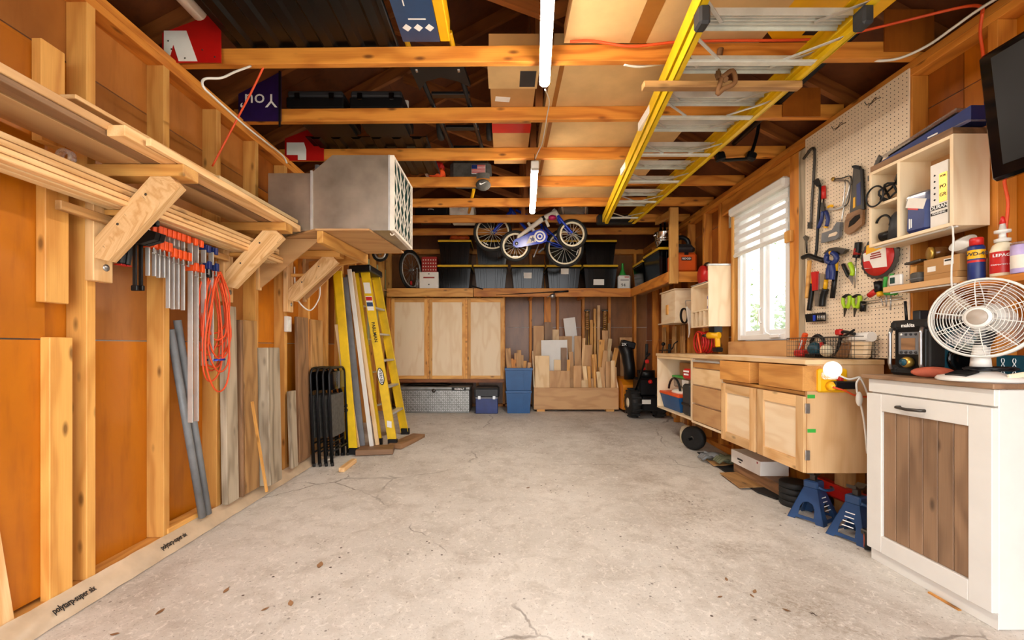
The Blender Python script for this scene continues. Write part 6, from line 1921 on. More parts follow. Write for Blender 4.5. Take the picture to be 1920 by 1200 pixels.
tool('flat_bar', 'black curved flat bar beside the wrecking bar on the pegboard', 'pry bar', A, (195, 1190), [
    ('bar', rod([(190, 470), (228, 560), (215, 760), (200, 1000), (190, 1190), (185, 1270)], A, .010, XT - .008), 'black'),
    ('claw', flat([(160, 480), (212, 445), (240, 520), (205, 540)], A, .012, XT - .008), 'black'),
    ('toe', rod([(182, 1270), (178, 1330), (230, 1350), (300, 1352)], A, .009, XT - .008), 'black')])
tool('screwdriver', 'red handled screwdriver beside the curved flat bar', 'screwdriver', A, (262, 680), [
    ('handle', rod([(266, 535), (266, 675)], A, .014, XT - .004, 10), 'red'), ('shaft', rod([(266, 675), (262, 800)], A, .005), 'dark_steel')])
tool('pliers', 'blue handled pliers below the red screwdriver', 'pliers', A, (260, 1010), [
    ('handle', rod([(255, 820), (245, 900), (205, 1005)], A, .012, XT - .006, 8), 'clamp_blue'), ('handle', rod([(290, 815), (315, 900), (300, 985)], A, .012, XT - .006, 8), 'clamp_blue'),
    ('jaw', flat([(250, 720), (275, 715), (290, 815), (250, 818)], A, .01), 'dark_steel'), ('tip', rod([(290, 985), (286, 1003)], A, .013, XT - .006), 'tool_yellow')])
tool('hacksaw', 'grey handled hacksaw with steel frame on the pegboard', 'saw', A, (380, 1170), [
    ('frame', rod([(385, 470), (480, 475), (540, 480), (555, 560), (500, 750), (470, 930)], A, .005, XT - .006), 'steel'),
    ('crossbar', rod([(320, 795), (420, 790), (520, 750)], A, .007, XT - .008), 'alu'),
    ('handle', flat([(268, 1175), (275, 1065), (390, 1025), (445, 938), (484, 938), (468, 1105), (440, 1130), (330, 1160)], A, .02), 'grey'),
    ('grip_hole', flat([(320, 1110), (330, 1075), (410, 1045), (425, 1060), (400, 1090)], A, .002, XT - .0215), 'pegboard')])
tool('coping_saw', 'thin wire framed coping saw hung over the hacksaw', 'saw', A, (560, 700), [
    ('frame', rod([(370, 455), (470, 445), (570, 425), (565, 560), (540, 720), (500, 760)], A, .004, XT - .012), 'dark_steel'),
    ('ferrule', rod([(372, 440), (376, 470)], A, .012, XT - .012), 'gold')])
tool('coping_saw', 'second wire frame saw hung between pliers and hacksaw', 'saw', A, (340, 760), [
    ('frame', rod([(380, 480), (500, 470), (498, 620), (480, 760)], A, .0035, XT - .018), 'steel'), ('handle', rod([(315, 770), (345, 755), (365, 760)], A, .009, XT - .016), 'tool_yellow')])
tool('hand_saw', 'wide hand saw with brown handle and blue lettering on the pegboard', 'saw', A, (640, 1060), [
    ('blade', flat([(605, 318), (690, 325), (722, 800), (556, 905)], A, .003, XT - .004), 'dark_steel'),
    ('sleeve', flat([(603, 305), (640, 297), (690, 310), (690, 350), (602, 325)], A, .012, XT), 'black'),
    ('spine', flat([(690, 330), (720, 345), (740, 790), (722, 800)], A, .01, XT), 'black'),
    ('handle', flat([(560, 850), (700, 790), (736, 800), (728, 960), (640, 1040), (565, 1080), (530, 1050), (533, 930)], A, .018, XT), 'brown_board'),
    ('grip_hole', flat([(545, 1000), (560, 930), (620, 870), (672, 850), (676, 890), (610, 960)], A, .002, XT - .019), 'hole'),
    ('sticker', flat([(600, 665), (622, 655), (622, 770), (596, 785)], A, .001, XT - .0075), 'tool_yellow'),
    ('sticker', flat([(635, 520), (680, 485), (685, 740), (640, 760)], A, .001, XT - .0075), 'clamp_blue')])
tool('hammer', 'claw hammer with wooden handle on the pegboard', 'hammer', B, (90, 650), [
    ('handle', rod([(98, 265), (85, 450), (70, 650)], B, .014, XT - .012, 9), 'pine'), ('head', rod([(28, 235), (90, 215), (150, 235), (250, 268)], B, .017, XT - .014, 9), 'black')])
tool('wrench', 'small chrome adjustable wrench at the pegboard edge', 'wrench', B, (75, 190), [
    ('shaft', flat([(62, 60), (85, 60), (88, 190), (66, 190)], B, .006), 'chrome'), ('jaw', flat([(40, 25), (70, 5), (110, 25), (100, 60), (55, 60)], B, .009), 'chrome')])
tool('hammer', 'dark roofing hammer with yellow neck and black grip', 'hammer', B, (330, 650), [
    ('head', flat([(270, 195), (330, 140), (400, 128), (510, 150), (470, 195), (380, 210)], B, .025, XT - .01), 'dark_steel'), ('handle', rod([(375, 205), (365, 380)], B, .012, XT - .016, 8), 'tool_yellow'), ('grip', rod([(365, 370), (330, 650)], B, .015, XT - .016, 8), 'black')])
tool('spring_clamp', 'large blue spring clamp hung on the roofing hammer', 'clamp', B, (310, 460), [
    ('jaw', rod([(320, 290), (275, 270), (275, 210), (310, 185)], B, .016, XT - .05, 8), 'clamp_blue'), ('jaw', rod([(325, 300), (370, 260), (365, 210), (330, 185)], B, .016, XT - .05, 8), 'clamp_blue'),
    ('handle', rod([(310, 310), (290, 380), (295, 455)], B, .017, XT - .05, 8), 'clamp_blue'), ('handle', rod([(325, 310), (335, 380), (325, 460)], B, .017, XT - .05, 8), 'clamp_blue'), ('pad', rod([(300, 185), (325, 190)], B, .014, XT - .05), 'tool_yellow')])
tool('utility_knife', 'black and yellow handled file hung under the claw hammer', 'file', B, (100, 780), [
    ('handle', rod([(140, 400), (128, 500)], B, .012, XT - .01, 8), 'tool_yellow'), ('grip', rod([(128, 500), (110, 650), (92, 775)], B, .016, XT - .01, 8), 'black')])
tool('scraper', 'red and steel paint scraper on the pegboard', 'scraper', B, (170, 740), [
    ('handle', flat([(140, 385), (195, 375), (190, 565), (152, 575)], B, .02, XT - .01), 'red'), ('blade', flat([(190, 400), (208, 395), (200, 570), (188, 735), (160, 730), (155, 580), (190, 560)], B, .006, XT - .008), 'steel')])
tool('chisel', 'yellow and black wood chisel beside the scraper', 'chisel', B, (230, 735), [
    ('handle', rod([(268, 460), (255, 560)], B, .013, XT - .012, 8), 'tool_yellow'), ('grip', rod([(262, 555), (235, 640), (225, 735)], B, .020, XT - .012, 8), 'black'), ('blade', flat([(205, 400), (255, 405), (248, 560), (208, 560)], B, .004, XT - .004), 'grey_wood')])
tool('pruners', 'green and black pruning shears on the pegboard', 'pruners', B, (540, 510), [
    ('handle', rod([(440, 302), (470, 370), (500, 430)], B, .011, XT - .006, 8), 'black'), ('handle', rod([(508, 290), (540, 370), (530, 415)], B, .013, XT - .006, 8), 'lime'), ('blade', flat([(495, 425), (530, 405), (552, 450), (545, 512)], B, .006, XT - .004), 'steel')])
tool('screwdriver', 'long screwdriver with black and red handle on the pegboard', 'screwdriver', B, (560, 540), [
    ('handle', rod([(598, 80), (592, 150), (572, 235)], B, .02, XT - .012, 10), 'black'), ('band', rod([(592, 140), (580, 205)], B, .0205, XT - .012, 10), 'foam_red'), ('shaft', rod([(575, 235), (560, 545)], B, .004, XT - .012), 'steel')])
c = B((815, 225), XT - .006)
t = thing('saw_blade', 'circular saw blade in printed red and white packaging on the pegboard', 'saw blade', c)
n = 48
part('disc', MB().prism([((.135 if k % 2 else .128) * math.cos(2 * PI * k / n), (.135 if k % 2 else .128) * math.sin(2 * PI * k / n)) for k in range(n)], c, UY, UZ, -.003), 'dark_steel', t)
part('cover', MB().lathe([(.108, 0), (.108, .002)], c + V((-.0032, .008, -.004)), -UX, 40), 'red', t)
o = c + V((-.0058, 0, 0))
part('label', MB().prism([(-.06, -.07), (.095, -.055), (.108, .04), (-.05, .065)], o + V((0, .004, 0)), UY, UZ, -.0012), 'paper', t)
part('label_red', MB().prism([(.035, -.062), (.095, -.05), (.103, -.01), (.06, -.012)], o + V((-.0014, .004, 0)), UY, UZ, -.001), 'red', t)
part('hang_tab', MB().prism([(-.03, .045), (.085, .03), (.08, .085), (-.02, .095)], o + V((.0, .005, 0)), UY, UZ, -.0014), 'tool_yellow', t)
bars(t, o + V((-.0015, .02, .012)), -UY, UZ, .09, .04, 3, 'foam_red')
for q, lb in (((478, 690), 'lime green locking pliers on the pegboard nearer the window'), ((580, 690), 'lime green locking pliers on the pegboard nearer the small screwdrivers')):
    x, y = q
    tool('locking_pliers', lb, 'pliers', B, (x, y + 140), [
        ('handle', rod([(x - 35, y - 50), (x - 38, y + 10), (x - 15, y + 60)], B, .010, XT - .006, 8), 'lime'), ('handle', rod([(x + 30, y - 65), (x + 30, y), (x + 5, y + 60)], B, .012, XT - .006, 8), 'lime'),
        ('bridge', rod([(x - 35, y - 50), (x, y - 68), (x + 30, y - 65)], B, .010, XT - .006, 8), 'black'), ('jaw', flat([(x - 22, y + 55), (x + 12, y + 55), (x - 5, y + 100), (x - 20, y + 150)], B, .008, XT - .004), 'dark_steel')])
tool('torch', 'small black pen torch hung on the pegboard', 'torch', B, (640, 785), [('body', rod([(648, 680), (640, 785)], B, .016, XT - .008, 10), 'black'), ('tip', rod([(655, 660), (690, 640)], B, .004, XT - .008), 'steel')])
tool('peg_rack', 'thin wire tool rack across the pegboard', 'rack', B, (840, 680), [('wire', rod([(640, 715), (1040, 655)], B, .0025, XT - .03), 'steel'), ('wire', rod([(650, 690), (1045, 630)], B, .0025, XT - .01), 'steel')])
tool('screwdriver', 'stubby red screwdriver leaning in the wire rack', 'screwdriver', B, (720, 630), [('handle', rod([(710, 622), (780, 572)], B, .017, XT - .03, 9), 'red'), ('shaft', rod([(710, 622), (655, 665)], B, .004, XT - .03), 'steel')])
tool('screwdriver', 'black screwdriver with yellow band in the wire rack', 'screwdriver', B, (840, 720), [('handle', rod([(798, 480), (812, 585)], B, .022, XT - .03, 9), 'black'), ('band', rod([(812, 585), (822, 625)], B, .016, XT - .03, 9), 'tool_yellow'), ('shaft', rod([(822, 625), (848, 720)], B, .003, XT - .022), 'steel')])
tool('green_trimmer', 'bright green handled cutters hung in the wire rack', 'cutters', B, (910, 770), [('handle', rod([(880, 430), (868, 520), (875, 600)], B, .010, XT - .034, 8), 'green'), ('handle', rod([(942, 400), (938, 500), (930, 600)], B, .010, XT - .034, 8), 'green'), ('pivot', rod([(872, 602), (985, 598)], B, .011, XT - .034, 8), 'green'), ('blade', rod([(885, 610), (880, 735)], B, .004, XT - .022), 'steel'), ('blade', rod([(930, 610), (925, 775)], B, .004, XT - .022), 'steel')])
t = thing('socket_set', 'black socket holder with steel sockets low on the pegboard', 'socket set', B((170, 890)))
part('holder', flat([(75, 815), (265, 795), (265, 885), (85, 895)], B, .018), 'black', t)
part('clip', flat([(135, 825), (160, 822), (160, 880), (138, 884)], B, .004, XT - .019), 'blue', t)
for k in range(4):
    part('socket', rod([(185 + k * 20, 820), (185 + k * 20, 870)], B, .006, XT - .022), 'steel', t)
solo('paper_roll', MB().tube([(XR - .08, 2.55, 1.16), (XR - .075, 2.75, 1.155)], .03, 14), 'paper', 'white paper roll lying in the wire basket', 'roll')

# ---------------------------------------------------------------- wire basket on the bench with its contents
bx0, bx1, by0, by1, bz0, bz1 = 2.115, 2.258, 2.575, 3.19, ZB + .002, ZB + .14
t = thing('wire_basket', 'long black wire basket on the bench under the pegboard', 'basket', ((bx0 + bx1) / 2, 2.9, ZB))
m = MB()
nY = 26
for k in range(nY + 1):
    y = by0 + (by1 - by0) * k / nY
    for x in (bx0, bx1):
        m.tube([(x, y, bz0), (x, y, bz1)], .0014, 4)
    m.tube([(bx0, y, bz0 + .001), (bx1, y, bz0 + .001)], .0014, 4)
for k in range(6):
    z = bz0 + .002 + (bz1 - bz0) * k / 5
    for x in (bx0, bx1):
        m.tube([(x, by0, z), (x, by1, z)], .0014, 4)
    for y in (by0, by1):
        m.tube([(bx0, y, z), (bx1, y, z)], .0014, 4)
part('mesh', m, 'dark_steel', t, kind='stuff')
part('rim', MB().tube([(bx0, by0, bz1), (bx1, by0, bz1), (bx1, by1, bz1), (bx0, by1, bz1)], .003, 6, True), 'dark_steel', t)
q = lambda px, py, x=2.17: PX(px, py, x)
bz = bz0 + .004
t = thing('glue_gun', 'red and white hand tool at the end of the wire basket', 'tool', (2.17, 3.13, bz))
part('body', MB().bb(2.14, 2.2, 3.07, 3.16, bz, bz + .05, .01), 'red', t)
part('handle', MB().beam((2.17, 3.12, bz + .05), (2.17, 3.07, bz + .17), .03, .035, UX, .008), 'orange', t)
part('stripe', MB().beam((2.152, 3.11, bz + .05), (2.152, 3.08, bz + .12), .004, .008, UX), 'white_ink', t)
t = thing('palm_sander', 'green palm sander in the wire basket', 'sander', (2.17, 2.99, bz))
part('body', MB().ball((2.17, 2.98, bz + .055), (.04, .05, .05)), M['teal'], t)
part('pad', MB().bb(2.13, 2.21, 2.93, 3.03, bz, bz + .02, .006), 'black', t)
part('strap', MB().tube(arc((2.19, 2.98, bz + .09), .06, 0, PI, UY, UZ, 10), .012, 6), 'black', t)
t = thing('trigger_tool', 'tool with cream tank in the wire basket', 'tool', (2.17, 2.86, bz))
part('tank', MB().ball((2.165, 2.865, bz + .045), (.035, .045, .042)), 'cream', t)
part('stem', MB().tube([(2.17, 2.90, bz + .03), (2.17, 2.92, bz + .10)], .012, 8), 'red', t)
t = thing('rivet_gun', 'black and red clamp tool sticking up from the wire basket', 'tool', (2.17, 2.72, bz))
part('arm', MB().tube(curve([V((2.17, 2.79, bz + .01)), V((2.17, 2.76, bz + .1)), V((2.165, 2.73, bz + .165)), V((2.16, 2.63, bz + .15))], 5), .010, 7), 'black', t)
part('head', MB().box((2.165, 2.755, bz + .165), (.03, .05, .04), None, .008), 'red', t)
part('lever', MB().tube([V((2.165, 2.73, bz + .13)), V((2.15, 2.62, bz + .175))], .007, 6), 'black', t)
t = thing('canvas_pouch', 'tan canvas pouch folded in the wire basket', 'pouch', (2.2, 2.66, bz))
part('pouch', MB().box((2.215, 2.67, bz + .06), (.05, .17, .12), rotm('Y', .1), .015), M['maple'], t)
part('fold', MB().box((2.18, 2.74, bz + .05), (.02, .10, .10), rotm('Y', .25), .008), M['brown_strap'], t)

# ---------------------------------------------------------------- cubby box above the shelf
cx0, cx1, cy0, cy1, cz0, cz1 = 2.098, XR - .0095, 1.993, 2.452, 1.668, 2.096
t = thing('wall_cubby', 'pale plywood cubby box with three compartments on the pegboard wall', 'cubby', (2.19, 2.2, cz0))
th = .016
part('side', MB().bb(cx0, cx1, cy0, cy0 + th, cz0, cz1, .001), 'maple', t)
part('side', MB().bb(cx0, cx1, cy1 - th, cy1, cz0, cz1, .001), 'maple', t)
part('top', MB().bb(cx0, cx1, cy0 + th + .0005, cy1 - th - .0005, cz1 - th, cz1, .001), 'maple', t)
part('bottom', MB().bb(cx0, cx1, cy0 + th + .0005, cy1 - th - .0005, cz0, cz0 + th, .001), 'maple', t)
part('divider', MB().bb(cx0, cx1, 2.262, 2.278, cz0 + th, cz1 - th, .001), 'maple', t)
part('shelf', MB().bb(cx0, cx1, 2.279, cy1 - th - .0005, 1.888, 1.902, .001), 'maple', t)
part('back', MB().bb(cx1 - .006, cx1, cy0 + th, cy1 - th, cz0 + th, cz1 - th), 'ply_dark', t)
part('led_strip', MB().bb(cx0 + .02, cx0 + .032, 2.0, 2.44, cz0 - .007, cz0 - .0005), 'white_plastic', t)
solo('brown_plank', MB().bb(cx0 + .004, XR - .012, 2.0, 2.45, cz1 + .001, cz1 + .034, .002), 'brown_board', 'brown plank on top of the cubby box', 'board')
zz = cz1 + .036
t = thing('blue_tool_pack', 'long blue packaged tool in clear plastic on the brown plank', 'package', (2.19, 2.2, zz))
part('pack', MB().prism([(1.955, zz), (2.40, zz), (2.43, zz + .018), (1.955, zz + .075)], (2.14, 0, 0), UY, UZ, .11), 'box_blue', t)
part('tray', MB().bb(2.115, 2.262, 1.945, 2.44, zz - .001 + .001, zz + .004), 'clear', t)
part('blister', MB().beam((2.17, 2.0, zz + .085), (2.17, 2.40, zz + .035), .10, .012, UZ, .004), 'clear', t)
part('black_tool', MB().beam((2.16, 2.02, zz + .072), (2.16, 2.38, zz + .03), .04, .02, UZ, .004), 'gloss_black', t)
bars(t, (2.1395, 2.13, zz + .022), -UY, UZ, .07, .012, 1)
solo('square_tool', MB().beam(W(1640, 318, 2.15) , W(1652, 292, 2.15), .03, .014, UX, .003).bb(2.13, 2.17, 2.455, 2.50, 2.07, 2.10), 'dark_steel', 'dark angle bracket tool beside the cubby box top', 'tool')
# contents
t = thing('cable_coil', 'coiled black power cable hanging out of the upper cubby', 'cable', (2.15, 2.36, 1.904))
pts = []
for k in range(60):
    a = k * .42
    pts.append(V((2.14 + .03 * math.sin(k * .7), 2.355 + math.cos(a) * .05, 1.955 + math.sin(a) * .045)))
part('coil', MB().tube(pts, .0055, 6), 'black', t)
part('loop', MB().tube(arc((2.085, 2.40, 1.945), .055, 0, 2 * PI, UY, UZ, 22)[:-1], .005, 6, True), 'black', t)
part('plug', MB().beam((2.13, 2.29, 2.03), (2.15, 2.33, 2.0), .03, .03, UZ, .006), 'black', t)
t = thing('power_sander', 'dark grey sander body in the lower cubby', 'sander', (2.16, 2.34, cz0 + th))
part('body', MB().lathe([(.05, 0), (.045, .07), (.035, .13), (.02, .15)], (2.155, 2.325, cz0 + th + .002), UZ, 20), 'dark_grey', t)
part('nose', MB().tube([(2.155, 2.33, cz0 + .06), (2.13, 2.41, cz0 + .05)], .025, 12), 'black', t)
part('hose', MB().tube(arc((2.12, 2.385, cz0 + .12), .045, .3, PI + .5, UY, UZ, 12), .006, 6), 'black', t)
t = thing('power_bar_box', 'white product box with tan panel in the tall cubby', 'box', (2.14, 2.09, cz0 + th))
part('carton', MB().bb(2.112, 2.19, 2.03, 2.115, cz0 + th + .001, cz0 + th + .31, .002), 'paper', t)
part('panel', MB().bb(2.1105, 2.1118, 2.032, 2.07, cz0 + .13, cz0 + .27), 'gold', t)
part('badge', MB().bb(2.1105, 2.1118, 2.032, 2.11, cz0 + .10, cz0 + .122), 'ink', t)
text('DURAN', 'white_ink', t, (2.110, 2.071, cz0 + .111), -UY, UZ, .024, bold=True)
part('badge', MB().bb(2.1105, 2.1118, 2.032, 2.11, cz0 + .075, cz0 + .088), 'ink', t)
text('WARNING', 'white_ink', t, (2.110, 2.071, cz0 + .0815), -UY, UZ, .013)
text('PO', 'ink', t, (2.110, 2.052, cz0 + .205), -UY, UZ, .024); text('GR', 'ink', t, (2.110, 2.052, cz0 + .165), -UY, UZ, .024); text('FOR', 'ink', t, (2.110, 2.052, cz0 + .255), -UY, UZ, .015)
for k in range(5):
    part('socket_mark', MB().box((2.1112, 2.092, cz0 + .15 + k * .03), (.001, .008, .008), rotm('X', .6)), 'ink', t)
t = thing('blue_packet', 'blue plastic wrapped packet in the tall cubby', 'packet', (2.14, 2.19, cz0 + th))
part('packet', MB().box((2.145, 2.185, cz0 + th + .10), (.07, .12, .195), rotm('X', .05), .015), 'box_blue', t)
part('wrap', MB().box((2.145, 2.185, cz0 + th + .175), (.074, .124, .06), rotm('X', .05), .012), 'clear', t)
bars(t, (2.1095, 2.215, cz0 + .07), UZ, UY, .07, .02, 2)
part('print_panel', MB().box((2.1088, 2.185, cz0 + th + .15), (.002, .10, .05), rotm('X', .35)), 'paper', t)
part('red_stripe', MB().box((2.1078, 2.20, cz0 + th + .125), (.002, .06, .008), rotm('X', .35)), 'red', t)

# ---------------------------------------------------------------- shelf with bottles
t = thing('bottle_shelf', 'narrow two-level wooden wall shelf under the cubby', 'shelf', (2.2, 1.9, 1.37))
part('board', MB().bb(2.10, XR - .0095, 1.998, 2.365, 1.398, 1.428, .002), 'ply_dark', t)
part('board', MB().bb(2.13, XR - .001, 1.1, 1.995, 1.372, 1.404, .002), 'joist', t)
part('led_strip', MB().bb(2.11, 2.122, 2.0, 2.33, 1.390, 1.3975), 'white_plastic', t)
zs = 1.406
t = thing('spray_can', 'blue and yellow lubricant spray can with red cap', 'spray can', (2.165, 1.955, zs))
c = V((2.165, 1.955, zs))
can = part('can', MB().lathe([(.028, 0), (.029, .004), (.029, .148), (.024, .156)], c, UZ, 24), 'box_blue', t)
part('cap', MB().lathe([(.0235, .157), (.0235, .188), (.02, .192)], c, UZ, 24), 'red', t)
def wrap(c, r, a0, a1, z0, z1, n=10):
    return MB().grid(lambda u, v: c + V((math.cos(a0 + (a1 - a0) * u) * r, math.sin(a0 + (a1 - a0) * u) * r, z0 + (z1 - z0) * v)), n, 1)
part('shield', wrap(c, .0295, PI * .75, PI * 1.75, .095, .135), 'tool_yellow', can)
part('band', wrap(c, .0295, PI * .75, PI * 1.75, .078, .088), 'red', can)
vd = V((-.73, -.68, 0)); ud = V((.68, -.73, 0))
text('WD-40', 'ink', can, c + vd * .0305 + UZ * .115, ud, UZ, .022, bold=True)
t = thing('glue_bottle', 'cream wood glue bottle with white and red nozzle', 'bottle', (2.17, 1.862, zs))
c = V((2.185, 1.87, zs))
part('bottle', MB().lathe([(.036, 0), (.038, .006), (.038, .115), (.03, .14), (.016, .152)], c, UZ, 24), 'cream', t)
part('cap', MB().lathe([(.026, .152), (.026, .166), (.012, .17), (.011, .19), (.026, .193), (.026, .204), (.012, .207), (.008, .235)], c, UZ, 20), 'white_plastic', t)
part('tip', MB().lathe([(.011, .232), (.006, .262), (.002, .266)], c, UZ, 14), 'red', t)
lbp = part('label', wrap(c, .0386, PI * .8, PI * 1.7, .015, .108), 'red', t)
text('LEPAGE', 'white_ink', lbp, c + vd * .0395 + UZ * .09, ud, UZ, .018, bold=True)
text("CARPENTER'S GLUE", 'white_ink', lbp, c + vd * .0395 + UZ * .05, ud, UZ, .008)
c = V((2.16, 1.778, zs))
t = thing('lavender_tub', 'lavender labelled round tub on the bottle shelf', 'tub', c)
part('tub', MB().lathe([(.032, 0), (.034, .005), (.034, .115), (.03, .12)], c, UZ, 26), 'lavender', t)
part('label', wrap(c, .0345, PI * .8, PI * 1.7, .02, .075), 'fiber_white', t)
part('lid', MB().lathe([(.034, .12), (.034, .128), (.03, .13)], c, UZ, 26), 'clear', t)
part('green_mark', wrap(c, .035, PI * 1.42, PI * 1.52, .08, .09), 'green', t)
c = V((2.2, 1.715, zs))
t = thing('clear_bottle', 'clear glass bottle beyond the lavender tub', 'bottle', c)
part('glass', MB().lathe([(.022, 0), (.022, .13), (.012, .15), (.012, .17)], c, UZ, 20), 'clear', t)
part('label', wrap(c, .0226, PI * .8, PI * 1.7, .03, .1), 'paper', t)
c = V((2.2, 1.65, zs))
t = thing('plastic_jug', 'clear plastic jug with blue print at the shelf end', 'jug', c)
part('jug', MB().lathe([(.035, 0), (.037, .006), (.037, .12), (.028, .14), (.014, .16)], c, UZ, 20), 'clear', t)
part('print', wrap(c, .0375, PI * .8, PI * 1.6, .04, .10), 'clamp_blue', t)
c = V((2.19, 1.60, zs))
# on the higher board
za = 1.43
t = thing('carton_box', 'brown carton with white labels on the higher shelf board', 'box', (2.2, 2.09, za))
part('carton', MB().bb(2.135, 2.255, 2.01, 2.17, za + .001, za + .028, .001), 'card', t)
part('carton', MB().bb(2.14, 2.255, 2.005, 2.175, za + .029, za + .108, .001), 'card', t)
part('label', MB().bb(2.1385, 2.1398, 2.03, 2.075, za + .065, za + .095), 'paper', t)
part('label', MB().bb(2.1385, 2.1398, 2.115, 2.155, za + .045, za + .07), 'paper', t)
part('barcode', MB().bb(2.1378, 2.1384, 2.035, 2.07, za + .083, za + .091), 'ink', t)
t = thing('gold_lid_jar', 'glass jar with gold lid lying on the brown carton', 'jar', (2.18, 2.15, za + .109))
c = V((2.17, 2.165, za + .143)); ax = V((-.9, .42, 0)).normalized()
part('lid', MB().lathe([(.033, 0), (.033, .012), (.028, .014)], c, ax, 26), 'gold', t)
part('jar', MB().lathe([(.024, -.075), (.031, -.07), (.031, -.01), (.028, -.001)], c, ax, 24), 'amber_glass', t)
t = thing('white_bowl', 'white bowl tipped on its side on the brown carton', 'bowl', (2.2, 2.05, za + .109))
c = V((2.195, 2.035, za + .157))
part('bowl', MB().lathe([(.02, -.035), (.04, -.02), (.05, .01), (.052, .012), (.046, .008), (.018, -.028)], c, (-.75, -.1, .65), 28), 'white_plastic', t)
t = thing('sanding_block', 'grey sanding block on the higher shelf board', 'sanding block', (2.16, 2.21, za))
part('block', MB().bb(2.125, 2.185, 2.185, 2.24, za + .001, za + .055, .008), 'fabric_grey', t)
part('paper', MB().bb(2.123, 2.187, 2.184, 2.241, za + .02, za + .024), 'grey', t)
t = solo('wood_scrap', MB().box((2.20, 2.27, za + .051), (.05, .035, .10), rotm('X', .03), .003), 'pine', 'small upright pine scrap on the higher shelf board', 'offcut')
solo('putty_knife', MB().beam((2.165, 2.29, za + .112), (2.165, 2.20, za + .118), .04, .012, UZ, .003), 'dark_steel', 'grey putty knife laid on the pine scrap', 'knife')
t = thing('digital_timer', 'white digital timer with dark screen at the shelf end', 'timer', (2.13, 2.325, za))
part('case', MB().bb(2.125, 2.145, 2.285, 2.36, za + .001, za + .062, .006), 'white_plastic', t)
part('screen', MB().bb(2.1235, 2.1248, 2.32, 2.348, za + .015, za + .048), 'filter_teal', t)
c = curve([V((2.125, 2.06, cz0 - .006)), V((2.10, 2.0, cz0 - .004)), V((2.09, 1.985, cz0 - .05)), V((2.085, 1.98, 1.58)), V((2.082, 1.985, 1.45)), V((2.083, 1.98, 1.36)), V((2.15, 2.0, 1.23))], 6)
solo('led_cable', MB().tube(c, .004, 6), 'white_plastic', 'thin white cable dropping from the cubby light strip past the shelf', 'cable')
t = thing('power_adapter', 'grey plug-in adapter on the stud behind the radio', 'adapter', (XR, 2.40, 1.22))
part('box', MB().bb(XR + .0, XR + .06, 2.34, 2.383, 1.21, 1.30, .004), 'dark_grey', t)

# ---------------------------------------------------------------- television
t = thing('television', 'black wall mounted television tilted down above the shelf', 'television', (2.1, 1.38, 1.8))
R = rotm('Y', -.115)
c = V((2.055, 1.375, 2.06))
part('case', MB().box(c, (.05, .87, .53), R, .014), 'gloss_black', t)
part('screen', MB().box(c + R @ V((-.0255, 0, .012)), (.003, .76, .44), R), M['black'], t)
part('mount', MB().bb(2.07, XR - .001, 1.3, 1.42, 1.98, 2.10), 'dark_steel', t)
part('back_shell', MB().box(c + R @ V((.04, 0, 0)), (.03, .6, .38), R, .01), 'black', t)
c = curve([P(1842, 25, 2.0), P(1838, 60, 2.02), P(1843, 100, 2.02), V((XR - .012, 1.99, 2.2)), V((XR - .012, 1.94, 1.95)), P(1884, 345, 1.93), P(1890, 380, 1.92), P(1886, 430, 1.93), V((XR - .012, 1.94, 1.46))], 6)
for p in c:
    p.x = min(p.x, XR - .009)
solo('extension_lead', MB().tube(c, .0065, 6), 'cord_orange', 'orange cord dropping down the stud behind the television', 'cord')

# ---------------------------------------------------------------- small wall cabinets beyond the window
yn, yf = 4.285, 4.69
xa = 2.055
t = thing('tool_cubby', 'maple tool cubby with tall side panel beside the window', 'cubby', (2.16, 4.5, 1.305))
part('side', MB().bb(xa, XR - .001, yn, yn + .018, 1.305, 1.915, .001), 'maple', t)
part('side', MB().bb(xa, XR - .001, yf - .016, yf, 1.305, 1.745, .001), 'maple', t)
part('side_cap', MB().bb(xa - .002, XR - .001, yn - .003, yn + .04, 1.9155, 1.935, .002), 'alu', t)
for z in (1.305, 1.47, 1.74):
    part('shelf', MB().bb(xa, XR - .001, yn + .0185, yf - .0165, z, z + .014, .001), 'maple', t)
for k in range(3):
    y = yn + .018 + (yf - yn - .034) * (k + 1) / 4
    part('divider', MB().bb(xa, XR - .001, y - .005, y + .005, 1.32, 1.469), 'maple', t)
part('back', MB().bb(XR - .008, XR - .001, yn + .019, yf - .017, 1.32, 1.74), 'maple', t)
t = thing('blue_bottle', 'small blue bottle standing in the tool cubby', 'bottle', (2.1, 4.34, 1.485))
part('bottle', MB().lathe([(.03, 0), (.03, .13), (.018, .15), (.018, .17)], (2.11, 4.36, 1.4855), UZ, 16), 'blue', t)
part('label', wrap(V((2.11, 4.36, 1.4855)), .0305, PI * .8, PI * 1.6, .03, .1), 'white_ink', t)
t = thing('circular_saw', 'red circular saw on top of the tool cubby', 'saw', (2.1, 4.5, 1.756))
part('motor', MB().tube([(2.10, 4.36, 1.83), (2.20, 4.40, 1.83)], .06, 14), 'red', t)
part('guard', MB().lathe([(.10, -.02), (.10, .02)], (2.11, 4.52, 1.858), UX, 26), 'red', t)
part('handle', MB().tube(arc((2.12, 4.46, 1.88), .085, .1, PI - .4, UY, UZ, 10), .018, 8), 'black', t)
part('shoe', MB().bb(2.04, 2.22, 4.33, 4.66, 1.7555, 1.761), 'alu', t)
t = thing('birch_box', 'birch plywood box on a board on the far right wall', 'box', (2.15, 5.25, 1.38))
part('box', MB().bb(2.045, XR - .001, 5.10, 5.55, 1.40, 1.78, .002), 'maple', t)
part('lid', MB().bb(2.03, XR - .001, 5.08, 5.57, 1.781, 1.795, .001), 'maple', t)
part('base', MB().bb(2.02, XR - .001, 5.07, 5.60, 1.384, 1.399, .001), 'maple', t)
part('pull', MB().bb(2.03, 2.0445, 5.30, 5.36, 1.50, 1.62, .003), 'pine', t)
